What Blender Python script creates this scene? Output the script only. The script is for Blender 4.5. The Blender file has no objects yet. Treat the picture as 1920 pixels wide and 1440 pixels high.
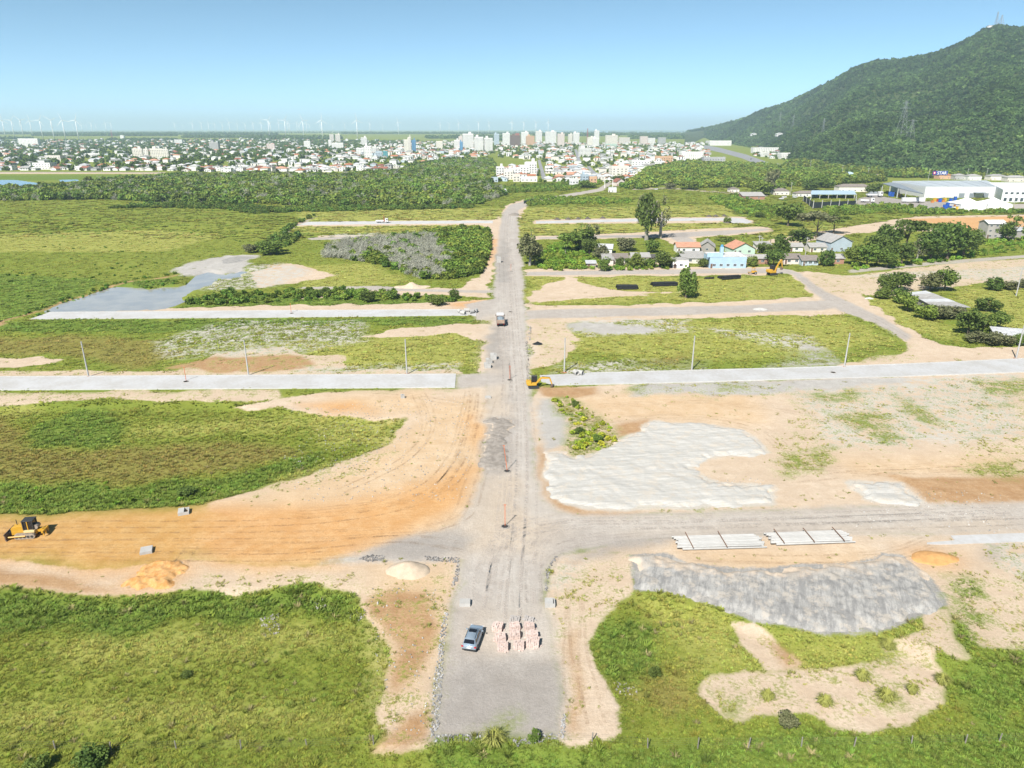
import bpy, bmesh, math, random
import numpy as np
from mathutils import Vector, Matrix, Euler

# ------------------------------------------------------------------ camera, sky, sun, exposure
S = bpy.context.scene
CAM_H = 60.0
FOC = 1331.0                      # focal length in pixels of a 1920 px wide frame
PIT = math.atan((720 - 242) / FOC)
cd = bpy.data.cameras.new('Camera')
cd.sensor_width = 36.0
cd.lens = FOC / 1920 * 36.0
cd.clip_start = 0.5
cd.clip_end = 120000
cam = bpy.data.objects.new('Camera', cd)
S.collection.objects.link(cam)
cam.location = (0, 0, CAM_H)
cam.rotation_euler = (math.pi / 2 - PIT, 0, 0)
S.camera = cam

SUN_EL = math.radians(46)
SUN_AZ = math.radians(28)         # shadows fall away from the camera and to the right
w = bpy.data.worlds.new('World'); S.world = w; w.use_nodes = True
wt = w.node_tree
sky = wt.nodes.new('ShaderNodeTexSky')
sky.sky_type = 'NISHITA'; sky.sun_disc = False
sky.sun_elevation = SUN_EL; sky.sun_rotation = math.pi + SUN_AZ
sky.air_density = 0.3; sky.dust_density = 0.0; sky.ozone_density = 3.0; sky.altitude = 60
hsv = wt.nodes.new('ShaderNodeHueSaturation')
hsv.inputs['Hue'].default_value = 0.472; hsv.inputs['Saturation'].default_value = 0.95
wt.links.new(sky.outputs[0], hsv.inputs['Color'])
wt.links.new(hsv.outputs[0], wt.nodes['Background'].inputs[0])
wt.nodes['Background'].inputs[1].default_value = 0.105
sl = bpy.data.lights.new('sun', 'SUN'); sl.energy = 5.0; sl.angle = math.radians(0.53); sl.color = (1.0, 0.955, 0.89)
so = bpy.data.objects.new('sun', sl); S.collection.objects.link(so)
sd = Vector((math.sin(SUN_AZ) * math.cos(SUN_EL), math.cos(SUN_AZ) * math.cos(SUN_EL), -math.sin(SUN_EL)))
so.rotation_euler = sd.to_track_quat('-Z', 'Y').to_euler()
S.view_settings.view_transform = 'Standard'
S.view_settings.look = 'None'
S.view_settings.exposure = 0.86
S.view_settings.gamma = 1.0
S.view_settings.use_curve_mapping = False
S.render.resolution_x = 1024; S.render.resolution_y = 768
try:
    S.cycles.volume_bounces = 1
    S.cycles.max_bounces = 6
    S.cycles.volume_max_steps = 32
except Exception:
    pass

# ------------------------------------------------------------------ helpers
C = S.collection
rnd = random.Random(7)
RS = np.random.RandomState(11)
R = math.radians

def ramp(d):
    t = np.clip((np.asarray(d, float) - 3000) / 2600, 0, 1)
    return 18 * t * t * (3 - 2 * t)

def ray(px, py):
    u = (px - 960) / FOC; v = (720 - py) / FOC
    return u, math.cos(PIT) + v * math.sin(PIT), -math.sin(PIT) + v * math.cos(PIT)

def G(px, py, z=0.0):
    """ground point seen at a pixel of the 1920x1440 photograph"""
    dx, dy, dz = ray(px, py)
    if dz > -0.0008: dz = -0.0008
    t = (z - CAM_H) / dz
    for _ in range(6):
        t = (z + float(ramp(dy * t)) - CAM_H) / dz
    return dx * t, dy * t

def at_depth(px, py, y):
    """point at pixel with world distance y ahead"""
    dx, dy, dz = ray(px, py)
    t = y / dy
    return dx * t, y, CAM_H + dz * t

def mpp(px, py):
    """metres per photo pixel (across) for ground at a pixel"""
    x, y = G(px, py)
    return (y * math.cos(PIT) + CAM_H * math.sin(PIT)) / FOC

def hash2(ix, iy, s):
    n = (ix * 374761393 + iy * 668265263 + s * 144665) & 0x7fffffff
    n = ((n ^ (n >> 13)) * 1274126177) & 0x7fffffff
    return ((n ^ (n >> 16)) & 0xffff) / 65535.0

def vnoise(x, y, s=0):
    ix = np.floor(x).astype(np.int64); iy = np.floor(y).astype(np.int64)
    fx = x - ix; fy = y - iy
    fx = fx * fx * (3 - 2 * fx); fy = fy * fy * (3 - 2 * fy)
    a = hash2(ix, iy, s); b = hash2(ix + 1, iy, s); c = hash2(ix, iy + 1, s); d = hash2(ix + 1, iy + 1, s)
    return (a * (1 - fx) + b * fx) * (1 - fy) + (c * (1 - fx) + d * fx) * fy

def fbm(x, y, s=0, o=3):
    r = 0; a = 0.5; t = 0
    for k in range(o):
        r = r + a * vnoise(x * 2 ** k + 17 * k, y * 2 ** k - 9 * k, s + k); t += a; a *= 0.5
    return r / t

# --- node helpers
def nd(t, typ, ins=None, **props):
    n = t.nodes.new(typ)
    for k, v in props.items(): setattr(n, k, v)
    for k, v in (ins or {}).items():
        s = n.inputs[k]
        if isinstance(v, bpy.types.NodeSocket): t.links.new(v, s)
        else: s.default_value = v
    return n

def c4(c): return (c[0], c[1], c[2], 1.0)

def mixc(t, f, a, b, bt='MIX'):
    n = t.nodes.new('ShaderNodeMix'); n.data_type = 'RGBA'; n.blend_type = bt
    for i, v in ((0, f), (6, a), (7, b)):
        if isinstance(v, bpy.types.NodeSocket): t.links.new(v, n.inputs[i])
        else: n.inputs[i].default_value = v if i == 0 else c4(v)
    return n.outputs[2]

def mth(t, op, a, b=0.0, c=None):
    n = t.nodes.new('ShaderNodeMath'); n.operation = op
    for i, v in ((0, a), (1, b), (2, c)):
        if v is None: continue
        if isinstance(v, bpy.types.NodeSocket): t.links.new(v, n.inputs[i])
        else: n.inputs[i].default_value = v
    return n.outputs[0]

def mrange(t, v, a, b, c=0.0, d=1.0, smooth=True):
    n = t.nodes.new('ShaderNodeMapRange')
    if smooth: n.interpolation_type = 'SMOOTHSTEP'
    t.links.new(v, n.inputs[0])
    for i, q in ((1, a), (2, b), (3, c), (4, d)): n.inputs[i].default_value = q
    return n.outputs[0]

MATS = {}
def mat(name, col, rough=0.8, var=0.25, scale=1.5, metal=0.0, spec=0.3, col2=None, stretch=None, bump=0.0):
    """procedural material: base colour broken up by two noises"""
    if name in MATS: return MATS[name]
    m = bpy.data.materials.new(name); m.use_nodes = True; t = m.node_tree
    b = t.nodes['Principled BSDF']
    tc = nd(t, 'ShaderNodeTexCoord').outputs['Object']
    if stretch:
        tc = nd(t, 'ShaderNodeMapping', {'Vector': tc, 'Scale': stretch}).outputs[0]
    n1 = nd(t, 'ShaderNodeTexNoise', {'Vector': tc, 'Scale': scale, 'Detail': 5.0}).outputs[0]
    n2 = nd(t, 'ShaderNodeTexNoise', {'Vector': tc, 'Scale': scale * 7.3, 'Detail': 3.0}).outputs[0]
    f = mth(t, 'ADD', mth(t, 'MULTIPLY', n1, 0.6), mth(t, 'MULTIPLY', n2, 0.4))
    f = mrange(t, f, 0.33, 0.67)
    d = col2 if col2 else tuple(c * (1 - var) for c in col)
    oi = nd(t, 'ShaderNodeObjectInfo').outputs['Random']
    k = mixc(t, f, d, tuple(min(1, c * (1 + var * 0.35)) for c in col))
    k = mixc(t, mrange(t, oi, 0, 1, 0, 0.18, False), k, (0.35, 0.33, 0.3), 'MULTIPLY')
    t.links.new(k, b.inputs['Base Color'])
    b.inputs['Roughness'].default_value = rough
    b.inputs['Metallic'].default_value = metal
    b.inputs['Specular IOR Level'].default_value = spec
    if bump:
        bn = nd(t, 'ShaderNodeBump', {'Strength': bump, 'Distance': 0.05, 'Height': n2})
        t.links.new(bn.outputs[0], b.inputs['Normal'])
    MATS[name] = m
    return m

# --- mesh builder
class MB:
    def __init__(s): s.v = []; s.f = []; s.mi = []
    def add(s, vs, fs, mi=0):
        o = len(s.v); s.v += [tuple(p) for p in vs]; s.f += [tuple(i + o for i in f) for f in fs]; s.mi += [mi] * len(fs)
    def box(s, x0, x1, y0, y1, z0, z1, mi=0, tap=0.0, rot=None):
        cx, cy = (x0 + x1) / 2, (y0 + y1) / 2
        k = 1 - tap
        vs = [(x0, y0, z0), (x1, y0, z0), (x1, y1, z0), (x0, y1, z0)]
        vs += [(cx + (x - cx) * k, cy + (y - cy) * k, z1) for x, y, z in vs]
        if rot is not None: vs = [tuple(rot @ Vector(p)) for p in vs]
        s.add(vs, [(0, 3, 2, 1), (4, 5, 6, 7), (0, 1, 5, 4), (1, 2, 6, 5), (2, 3, 7, 6), (3, 0, 4, 7)], mi)
    def tube(s, a, b, r0, r1=None, n=8, mi=0, cap=True):
        r1 = r0 if r1 is None else r1
        a = Vector(a); b = Vector(b); d = (b - a).normalized()
        u = d.orthogonal().normalized(); q = d.cross(u)
        vs = []
        for p, r in ((a, r0), (b, r1)):
            for i in range(n):
                t = 2 * math.pi * i / n
                vs.append(p + u * (r * math.cos(t)) + q * (r * math.sin(t)))
        fs = [(i, (i + 1) % n, n + (i + 1) % n, n + i) for i in range(n)]
        if cap: fs += [tuple(reversed(range(n))), tuple(range(n, 2 * n))]
        s.add(vs, fs, mi)
    def prism(s, prof, x0, x1, mi=0, axis='x'):
        """closed profile [(y,z)] extruded along x (or [(x,z)] along y)"""
        n = len(prof)
        if axis == 'x': vs = [(x0, a, b) for a, b in prof] + [(x1, a, b) for a, b in prof]
        elif axis == 'y': vs = [(a, x0, b) for a, b in prof] + [(a, x1, b) for a, b in prof]
        else: vs = [(a, b, x0) for a, b in prof] + [(a, b, x1) for a, b in prof]
        fs = [(i, (i + 1) % n, n + (i + 1) % n, n + i) for i in range(n)] + [tuple(reversed(range(n))), tuple(range(n, 2 * n))]
        s.add(vs, fs, mi)
    def quad(s, a, b, c, d, mi=0): s.add([a, b, c, d], [(0, 1, 2, 3)], mi)
    def mesh(s, name, mats, smooth=False):
        me = bpy.data.meshes.new(name)
        me.from_pydata(s.v, [], s.f)
        for m in (mats if isinstance(mats, (list, tuple)) else [mats]): me.materials.append(m)
        me.polygons.foreach_set('material_index', s.mi)
        if smooth: me.polygons.foreach_set('use_smooth', [True] * len(s.f))
        bm = bmesh.new(); bm.from_mesh(me)
        bmesh.ops.recalc_face_normals(bm, faces=bm.faces)
        bm.to_mesh(me); bm.free()
        return me
    def build(s, name, mats, parent=None, smooth=False, bevel=0.0):
        return ob(name, s.mesh(name, mats, smooth), parent, bevel)

def ob(name, data, parent=None, bevel=0.0):
    o = bpy.data.objects.new(name, data); C.objects.link(o)
    if parent is not None: o.parent = parent
    if bevel:
        b = o.modifiers.new('bevel', 'BEVEL'); b.width = bevel; b.segments = 2; b.limit_method = 'ANGLE'
    return o

def tag(o, label=None, cat=None, group=None, kind=None):
    if label: o['label'] = label
    if cat: o['category'] = cat
    if group: o['group'] = group
    if kind: o['kind'] = kind
    return o

def thing(name, label, cat, loc=(0, 0, 0), rz=0.0, group=None):
    o = bpy.data.objects.new(name, None); C.objects.link(o)
    o.empty_display_size = 0.5
    o.location = loc; o.rotation_euler = (0, 0, rz)
    return tag(o, label, cat, group)

def copy_tree(o, parent=None):
    c = o.copy(); C.objects.link(c); c.parent = parent
    for ch in o.children: copy_tree(ch, c)
    return c

# --- polygons and signed distances
def W(poly): return np.array([G(*p) for p in poly])

def sdf(P, polys, m=12.0):
    out = np.full(len(P), -m, np.float32)
    for poly in polys:
        lo = poly.min(0) - m; hi = poly.max(0) + m
        idx = np.where((P[:, 0] > lo[0]) & (P[:, 0] < hi[0]) & (P[:, 1] > lo[1]) & (P[:, 1] < hi[1]))[0]
        if len(idx) == 0: continue
        for c0 in range(0, len(idx), 60000):
            ii = idx[c0:c0 + 60000]; Q = P[ii]
            dm = np.full(len(Q), 1e9); ins = np.zeros(len(Q), bool)
            n = len(poly)
            for k in range(n):
                a = poly[k]; b = poly[(k + 1) % n]; e = b - a
                t = np.clip(((Q - a) @ e) / (e @ e + 1e-9), 0, 1)
                r = Q - a - t[:, None] * e
                dm = np.minimum(dm, (r * r).sum(1))
                cr = (a[1] > Q[:, 1]) != (b[1] > Q[:, 1])
                xi = (b[0] - a[0]) * (Q[:, 1] - a[1]) / (b[1] - a[1] + 1e-12) + a[0]
                ins ^= cr & (Q[:, 0] < xi)
            s = np.sqrt(dm) * np.where(ins, 1, -1)
            out[ii] = np.maximum(out[ii], np.clip(s, -m, m))
    return out

def warp(P, k=1.0):
    d = np.clip(P[:, 1] / 110.0, 0.5, 4.0)
    wx = (fbm(P[:, 0] / 6.0, P[:, 1] / 6.0, 3) - 0.5) * 4.0 * k
    wy = (fbm(P[:, 0] / 6.0, P[:, 1] / 6.0, 29) - 0.5) * 4.0 * k
    return P + np.stack([wx, wy], 1) * np.minimum(d, 2.2)[:, None] * 0.8
# ------------------------------------------------------------------ what covers the ground (outlines on the ground plane)
LAY = {}
LAY['sand'] = [
 # left slope between meadow and road, and the junction
 [(430,762),(520,750),(600,736),(760,729),(860,727),(905,722),(925,780),(905,880),(905,1000),(870,1050),(700,1050),(400,960),(392,940),(480,918),(560,898),(640,868),(690,846),(735,832),(752,802),(758,782),(690,784),(600,778),(540,770)],
 [(-120,735),(300,733),(520,731),(520,750),(400,752),(200,750),(60,757),(-120,756)],
 # below the orange road
 [(-120,1050),(0,1050),(160,1065),(245,1065),(350,1050),(560,1060),(680,1045),(875,1040),(862,1080),(845,1130),(832,1200),(816,1290),(806,1390),(790,1403),(742,1413),(700,1402),(725,1385),(692,1340),(725,1300),(738,1240),(720,1200),(692,1150),(665,1110),(600,1092),(480,1102),(440,1113),(330,1108),(255,1116),(100,1108),(0,1104),(-120,1104)],
 # right of the gravel pad
 [(1025,1040),(1080,1035),(1190,1035),(1192,1105),(1160,1122),(1122,1165),(1104,1200),(1113,1240),(1143,1280),(1158,1320),(1165,1372),(1150,1388),(1100,1392),(1070,1395),(1050,1380),(1050,1300),(1040,1230),(1022,1130)],
 # blob with tufts lower right
 [(1315,1290),(1334,1260),(1395,1247),(1448,1251),(1503,1240),(1576,1240),(1614,1240),(1656,1220),(1650,1201),(1687,1196),(1737,1179),(1723,1151),(1748,1146),(1784,1140),(1789,1196),(1817,1218),(1828,1232),(1790,1228),(1760,1212),(1756,1234),(1778,1257),(1781,1284),(1775,1312),(1725,1326),(1695,1348),(1628,1359),(1570,1357),(1528,1329),(1420,1334),(1395,1343),(1365,1337),(1329,1312)],
 [(1365,1150),(1420,1165),(1450,1184),(1470,1207),(1515,1234),(1448,1250),(1412,1222),(1384,1196)],
 # right shoulder
 [(1080,1030),(1270,1008),(1440,1003),(1720,998),(2100,985),(2100,1215),(1900,1218),(1850,1215),(1820,1200),(1790,1150),(1740,1090),(1600,1090),(1480,1100),(1300,1070),(1180,1040)],
 # right middle ground
 [(1005,728),(1180,720),(1500,711),(1700,705),(2100,690),(2100,945),(1720,948),(1500,955),(1330,960),(1190,963),(1080,968),(1040,960),(1005,930),(1000,850),(990,760)],
 # strips and patches between the lanes
 [(320,700),(380,678),(420,660),(530,650),(560,662),(640,668),(650,690),(560,694),(450,700)],
 [(-120,675),(60,672),(118,676),(90,685),(0,692),(-120,694)],
 [(680,632),(740,616),(830,609),(925,606),(915,700),(890,700),(905,640),(860,624),(780,630)],
 [(-120,697),(855,693),(870,703),(-120,708)],
 [(985,600),(1060,600),(1090,640),(1060,670),(1010,690),(990,695)],
 [(985,572),(1100,574),(1300,568),(1540,556),(1580,590),(1300,596),(1100,604),(985,604)],
 [(1000,545),(1020,532),(1070,519),(1100,534),(1160,545),(1230,548),(1290,544),(1200,556),(1080,560),(1000,569)],
 [(1470,505),(1530,515),(1580,530),(1620,560),(1700,615),(1760,645),(1820,652),(2100,650),(2100,680),(1920,678),(1640,690),(1560,690),(1640,668),(1700,658),(1690,632),(1640,605),(1570,585),(1530,560)],
 [(1500,507),(1600,518),(1680,506),(1800,492),(1920,486),(2100,480),(2100,530),(1920,540),(1840,530),(1720,545),(1660,560),(1570,540)],
 [(1420,455),(1500,440),(1640,417),(1720,406),(1920,402),(2100,402),(2100,442),(1850,442),(1700,432),(1600,438),(1500,455)],
 [(1000,443),(1200,436),(1290,430),(1440,424),(1450,436),(1300,446),(1320,462),(1270,462),(1240,446),(1000,450)],
 [(985,505),(1440,500),(1500,508),(1440,516),(985,520)],
 [(100,582),(300,577),(560,572),(800,568),(915,560),(915,582),(600,584),(100,588)],
 [(900,430),(935,405),(945,410),(935,470),(918,530),(900,550),(860,545),(900,520),(915,480)],
 [(940,400),(950,384),(990,372),(1005,372),(985,390),(975,410)],
 [(560,560),(640,548),(740,540),(920,542),(915,556),(700,552)],
 [(600,448),(760,440),(600,441)],
 [(470,510),(540,492),(600,508),(640,515),(560,530),(480,540)],
 [(-100,322),(300,323),(310,326),(-100,326)],
 [(560,416),(930,412),(930,422),(550,425)],[(1000,412),(1390,406),(1420,418),(1000,420)],
 [(1150,480),(1280,500),(1240,504),(1100,504)],
]
LAY['orange'] = [
 [(-120,968),(190,961),(300,950),(367,945),(480,948),(620,944),(740,925),(820,895),(890,870),(880,930),(830,975),(760,1003),(690,1022),(640,1050),(520,1062),(420,1058),(352,1045),(345,1075),(300,1104),(262,1106),(240,1092),(245,1072),(160,1074),(100,1060),(60,1050),(0,1056),(-120,1056)],
 [(868,785),(890,775),(905,800),(900,840),(880,830)],
 [(1705,1030),(1760,1028),(1795,1045),(1785,1062),(1735,1060)],
 [(500,497),(525,494),(532,503),(508,506)],
 [(850,568),(905,560),(912,574),(860,578)],
 [(1700,410),(1920,405),(2100,405),(2100,436),(1850,436),(1720,425)],
 [(560,758),(680,750),(700,772),(620,775)],
 [(918,450),(930,448),(928,480),(915,500)],
]
LAY['tan'] = [
 [(1650,885),(1720,896),(1800,893),(2100,888),(2100,938),(1800,942),(1738,947),(1715,920)],
 [(1000,728),(1050,724),(1110,726),(1122,740),(1080,748),(1020,743)],
 [(1004,840),(1012,830),(1022,850),(1025,900),(1040,935),(1090,953),(1200,957),(1200,962),(1080,966),(1040,955),(1012,925)],
 [(-120,1072),(0,1070),(150,1085),(250,1110),(100,1106),(-120,1102)],
 [(690,1120),(740,1100),(800,1110),(820,1180),(790,1260),(740,1300),(740,1220)],
 [(750,1340),(800,1330),(803,1385),(750,1408),(705,1400)],
 [(1070,1180),(1082,1180),(1080,1240),(1092,1310),(1090,1370),(1075,1370),(1078,1300),(1066,1240)],
 [(1440,1190),(1470,1200),(1512,1233),(1470,1240)],
 [(300,690),(420,668),(560,664),(600,690),(420,698)],
 [(1150,800),(1215,788),(1195,812),(1160,826)],
]
LAY['white'] = [
 [(1022,852),(1060,845),(1082,854),(1120,847),(1150,828),(1195,810),(1215,788),(1300,792),(1390,808),(1420,828),(1445,850),(1400,858),(1330,862),(1300,880),(1340,905),(1450,908),(1454,946),(1330,953),(1200,956),(1100,953),(1060,946),(1032,932),(1022,890)],
 [(1590,902),(1690,905),(1712,925),(1742,952),(1700,953),(1620,940)],
 [(350,640),(380,626),(470,632),(520,616),(640,610),(672,620),(600,634),(460,645),(400,648)],
 [(330,655),(400,654),(392,665),(340,664)],[(440,648),(490,646),(480,656),(445,657)],
 [(1060,692),(1100,680),(1180,674),(1260,680),(1310,690),(1180,698),(1060,702)],
 [(1330,620),(1380,622),(1460,634),(1505,652),(1480,656),(1420,634)],
 [(1200,615),(1250,612),(1290,618),(1240,622)],
 [(372,543),(395,525),(430,521),(460,508),(472,498),(520,492),(555,500),(590,512),(560,520),(520,536),(400,546)],
 [(600,442),(640,438),(720,436),(725,440),(640,446)],
 [(1840,1015),(1920,1010),(2100,1005),(2100,1080),(1920,1085),(1870,1060)],
 [(1600,770),(1660,760),(1700,790),(1650,800)],[(1750,790),(1850,780),(1900,830),(1800,830)],
 [(1560,520),(1700,510),(1920,500),(2100,495),(2100,525),(1920,532),(1760,520)],
 [(1030,1090),(1060,1050),(1075,1052),(1050,1100)],
 [(910,540),(925,535),(925,548),(905,548)],
]
LAY['speck'] = LAY['white'][2:]
LAY['white'] = LAY['white'][:2]
LAY['speck'] += [[(300,640),(420,600),(680,600),(690,640),(560,660),(300,672)],[(1040,680),(1320,672),(1330,694),(1040,700)],[(560,690),(860,680),(860,695),(560,698)],[(1480,720),(1900,700),(1920,820),(1560,840)],[(1090,600),(1300,598),(1290,625),(1090,628)],[(1300,612),(1520,630),(1560,680),(1430,690),(1480,655)]]
LAY['palegrey'] = [
 [(1008,752),(1036,750),(1052,770),(1066,830),(1022,850),(1012,800)],
 [(330,500),(360,490),(420,477),(490,478),(470,490),(462,506),(420,512),(385,512),(345,517),(326,508)],
 [(1180,720),(1400,714),(1480,712),(1490,735),(1400,742),(1300,738),(1180,742)],
 [(1060,605),(1130,604),(1240,617),(1200,628),(1080,623)],
 [(1490,640),(1560,660),(1580,685),(1420,690),(1500,672)],
 [(1440,712),(1700,706),(1700,716),(1500,732)],
 [(605,1050),(690,1030),(860,1020),(865,1045),(700,1048)],
]
LAY['clay'] = [
 [(1182,1042),(1215,1036),(1250,1036),(1290,1055),(1350,1064),(1400,1068),(1480,1064),(1580,1052),(1630,1042),(1640,1034),(1690,1038),(1745,1080),(1783,1133),(1740,1150),(1700,1166),(1660,1184),(1600,1191),(1540,1187),(1480,1173),(1400,1156),(1365,1141),(1310,1129),(1245,1106),(1190,1103)],
 [(1040,752),(1050,756),(1060,800),(1050,780)],
 [(420,480),(480,482),(460,490),(420,494)],
]
LAY['gravel'] = [
 [(808,1383),(818,1290),(834,1200),(842,1130),(858,1080),(864,1048),(720,1046),(690,1030),(780,1004),(850,990),(880,950),(907,890),(916,800),(908,720),(908,690),(918,620),(925,560),(930,480),(936,430),(942,400),(956,384),(990,376),(1056,365),(1120,354),(1143,340),(1150,343),(1130,358),(1060,370),(1000,381),(972,394),(974,440),(980,500),(986,600),(992,700),(994,760),(1002,850),(1006,905),(1016,935),(1042,956),(1085,966),(1190,962),(1330,958),(1500,952),(1720,946),(2100,936),(2100,990),(1920,996),(1780,1003),(1720,1002),(1420,1007),(1270,1012),(1160,1024),(1085,1032),(1042,1048),(1026,1070),(1022,1130),(1036,1170),(1046,1240),(1056,1310),(1058,1378)],
 [(985,582),(1050,580),(1200,577),(1400,572),(1545,563),(1590,572),(1540,581),(1300,590),(1100,595),(988,598)],
 [(985,510),(1200,506),(1440,503),(1482,505),(1500,514),(1440,512),(1200,514),(985,517)],
 [(1005,445),(1100,442),(1200,440),(1290,435),(1400,430),(1440,428),(1440,432),(1350,441),(1290,444),(1312,458),(1280,460),(1255,444),(1010,448)],
 [(1478,508),(1500,512),(1545,545),(1600,570),(1660,598),(1710,630),(1700,640),(1640,606),(1570,582),(1520,545)],
 [(1590,506),(1750,491),(1920,478),(2100,470),(2100,476),(1920,484),(1750,497),(1595,512)],
 [(855,702),(920,700),(920,726),(853,728)],
 [(570,538),(700,536),(800,542),(925,545),(925,550),(800,547),(560,541)],
 [(575,446),(640,444),(720,442),(640,449),(580,450)],
 [(870,570),(930,560),(930,600),(890,600),(890,590)],
 [(1610,372),(1640,366),(1700,376),(1800,380),(1810,397),(1640,390),(1600,386)],
 [(1900,382),(2100,386),(2100,397),(1900,396)],
 [(525,435),(590,406),(598,404),(560,424),(535,440)],
]
LAY['lightgravel'] = [
 [(955,700),(960,640),(968,560),(962,500),(952,450),(955,400),(963,400),(960,450),(972,500),(982,600),(990,700),(994,760),(1000,850),(1004,905),(1014,938),(1042,960),(1000,985),(980,940),(972,880),(965,800)],
 [(1010,968),(1080,972),(1200,970),(1500,958),(1720,954),(2100,945),(2100,962),(1720,980),(1400,985),(1200,998),(1080,990)],
 [(880,1060),(895,1040),(905,1080),(890,1140),(870,1130)],[(940,1040),(980,1040),(1010,1100),(1000,1150),(930,1150)],
 [(905,1160),(940,1150),(1030,1150),(1030,1230),(990,1260),(950,1240)],
 [(925,560),(940,545),(955,565),(945,590),(928,590)],
]
LAY['darkgravel'] = [
 [(912,795),(930,782),(955,785),(963,800),(958,830),(955,860),(945,890),(925,885),(905,890),(898,870),(905,840)],
 [(700,1030),(760,1005),(860,995),(900,1000),(880,1030),(780,1042)],
 [(1085,1032),(1160,1020),(1270,1010),(1260,1022),(1160,1035),(1060,1050)],
 [(820,1290),(860,1230),(1045,1240),(1054,1310),(1056,1375),(815,1378)],
 [(908,640),(925,610),(940,610),(940,690),(915,690)],[(930,480),(945,440),(955,470),(955,530),(930,530)],
 [(1070,443),(1200,441),(1290,436),(1290,444),(1200,446)],
 [(1840,1032),(1865,1022),(1860,1045),(1840,1044)],
 [(1610,372),(1640,366),(1700,376),(1800,380),(1810,397),(1640,390),(1600,386)],
]
LAY['lush'] = [
 [(40,815),(60,795),(150,765),(200,765),(240,790),(235,825),(180,832),(60,825)],
 [(-120,900),(0,905),(140,900),(240,905),(340,890),(400,895),(480,878),(560,850),(620,835),(600,870),(540,895),(480,915),(400,935),(250,950),(100,962),(-120,965)],
 [(-120,1110),(100,1112),(250,1118),(420,1112),(590,1095),(660,1110),(680,1150),(560,1140),(430,1160),(340,1150),(220,1190),(100,1170),(-120,1200)],
 [(1770,1085),(1800,1082),(1840,1110),(1840,1126),(1790,1124)],
 [(1790,1140),(1830,1135),(1855,1160),(1840,1185),(1850,1215),(1820,1225),(1800,1205),(1790,1180)],
 [(1800,1250),(1830,1225),(1920,1220),(2100,1215),(2100,1320),(1920,1330),(1880,1380),(1840,1360),(1830,1310),(1790,1300)],
 [(-120,602),(160,600),(500,598),(860,594),(900,600),(850,610),(640,606),(480,612),(350,625),(150,622),(-120,622)],
 [(1110,1165),(1180,1150),(1230,1170),(1240,1230),(1200,1262),(1140,1260),(1118,1225)],
 [(-120,500),(60,515),(160,520),(200,530),(140,550),(60,590),(-60,620),(-120,600)],
 [(230,530),(300,520),(350,520),(330,532),(270,540),(245,537)],
 [(340,575),(420,548),(560,552),(700,555),(850,562),(880,565),(850,572),(560,572)],
 [(-200,330),(330,328),(330,340),(100,338),(-200,342)],
 [(1690,820),(1640,830),(1680,860)],
 [(1500,360),(1440,390),(1360,375),(1380,400),(1430,408)],
 [(800,1385),(1000,1390),(1150,1400),(1400,1375),(1500,1360),(1700,1365),(2100,1330),(2100,1500),(800,1500)],
 [(1080,850),(1065,830),(1065,800),(1045,770),(1060,760),(1090,790),(1120,830)],
]
LAY['dry'] = [
 [(-120,780),(30,775),(40,825),(150,838),(320,830),(520,830),(560,845),(450,875),(340,885),(240,900),(0,898),(-120,900)],
 [(-120,640),(150,628),(300,640),(330,665),(250,690),(100,668),(-120,668)],
 [(1230,1240),(1300,1250),(1330,1320),(1250,1330),(1180,1290)],
 [(1180,680),(1300,660),(1290,685)],
 [(1040,755),(1090,755),(1145,800),(1155,825),(1110,820),(1070,780)],
]
LAY['tan'] += [[(598,403),(560,420),(530,437),(500,452),(498,450),(528,434),(556,418)],[(330,516),(240,529),(205,540),(160,552),(110,568),(60,590),(0,610),(-100,640),(-100,634),(0,605),(60,585),(110,564),(160,549),(205,536),(240,526),(330,513)]]
LAY['yellow'] = [[(-120,760),(60,757),(60,775),(-120,782)],[(250,790),(560,780),(560,800),(260,815)],[(-120,440),(300,430),(420,440),(300,470),(-120,470)],[(100,1200),(420,1170),(640,1160),(660,1200),(400,1230),(120,1260)],[(-120,1320),(300,1300),(640,1330),(640,1360),(200,1350),(-120,1380)],
 [(940,610),(1300,600),(1560,590),(1640,610),(1690,640),(1560,660),(1380,680),(1200,670),(1100,660)],
 [(985,515),(1300,520),(1500,520),(1540,555),(1300,566),(1100,570),(985,570)],
 [(380,650),(640,640),(880,610),(900,690),(640,690),(560,655)],
 [(500,500),(700,495),(760,530),(600,545)],[(560,395),(1380,385),(1380,432),(940,442),(560,437)],
 [(1420,440),(1560,420),(1600,430),(1500,452)],[(560,770),(740,780),(740,830),(620,830),(560,800)],
 [(1185,1105),(1365,1145),(1380,1200),(1440,1245),(1300,1260),(1240,1180)],[(1440,1180),(1660,1190),(1700,1210),(1600,1240),(1500,1230)],
 [(1700,560),(1760,600),(1800,640),(1700,620),(1600,560)],[(1780,540),(2100,545),(2100,650),(1900,640)],
]
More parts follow.
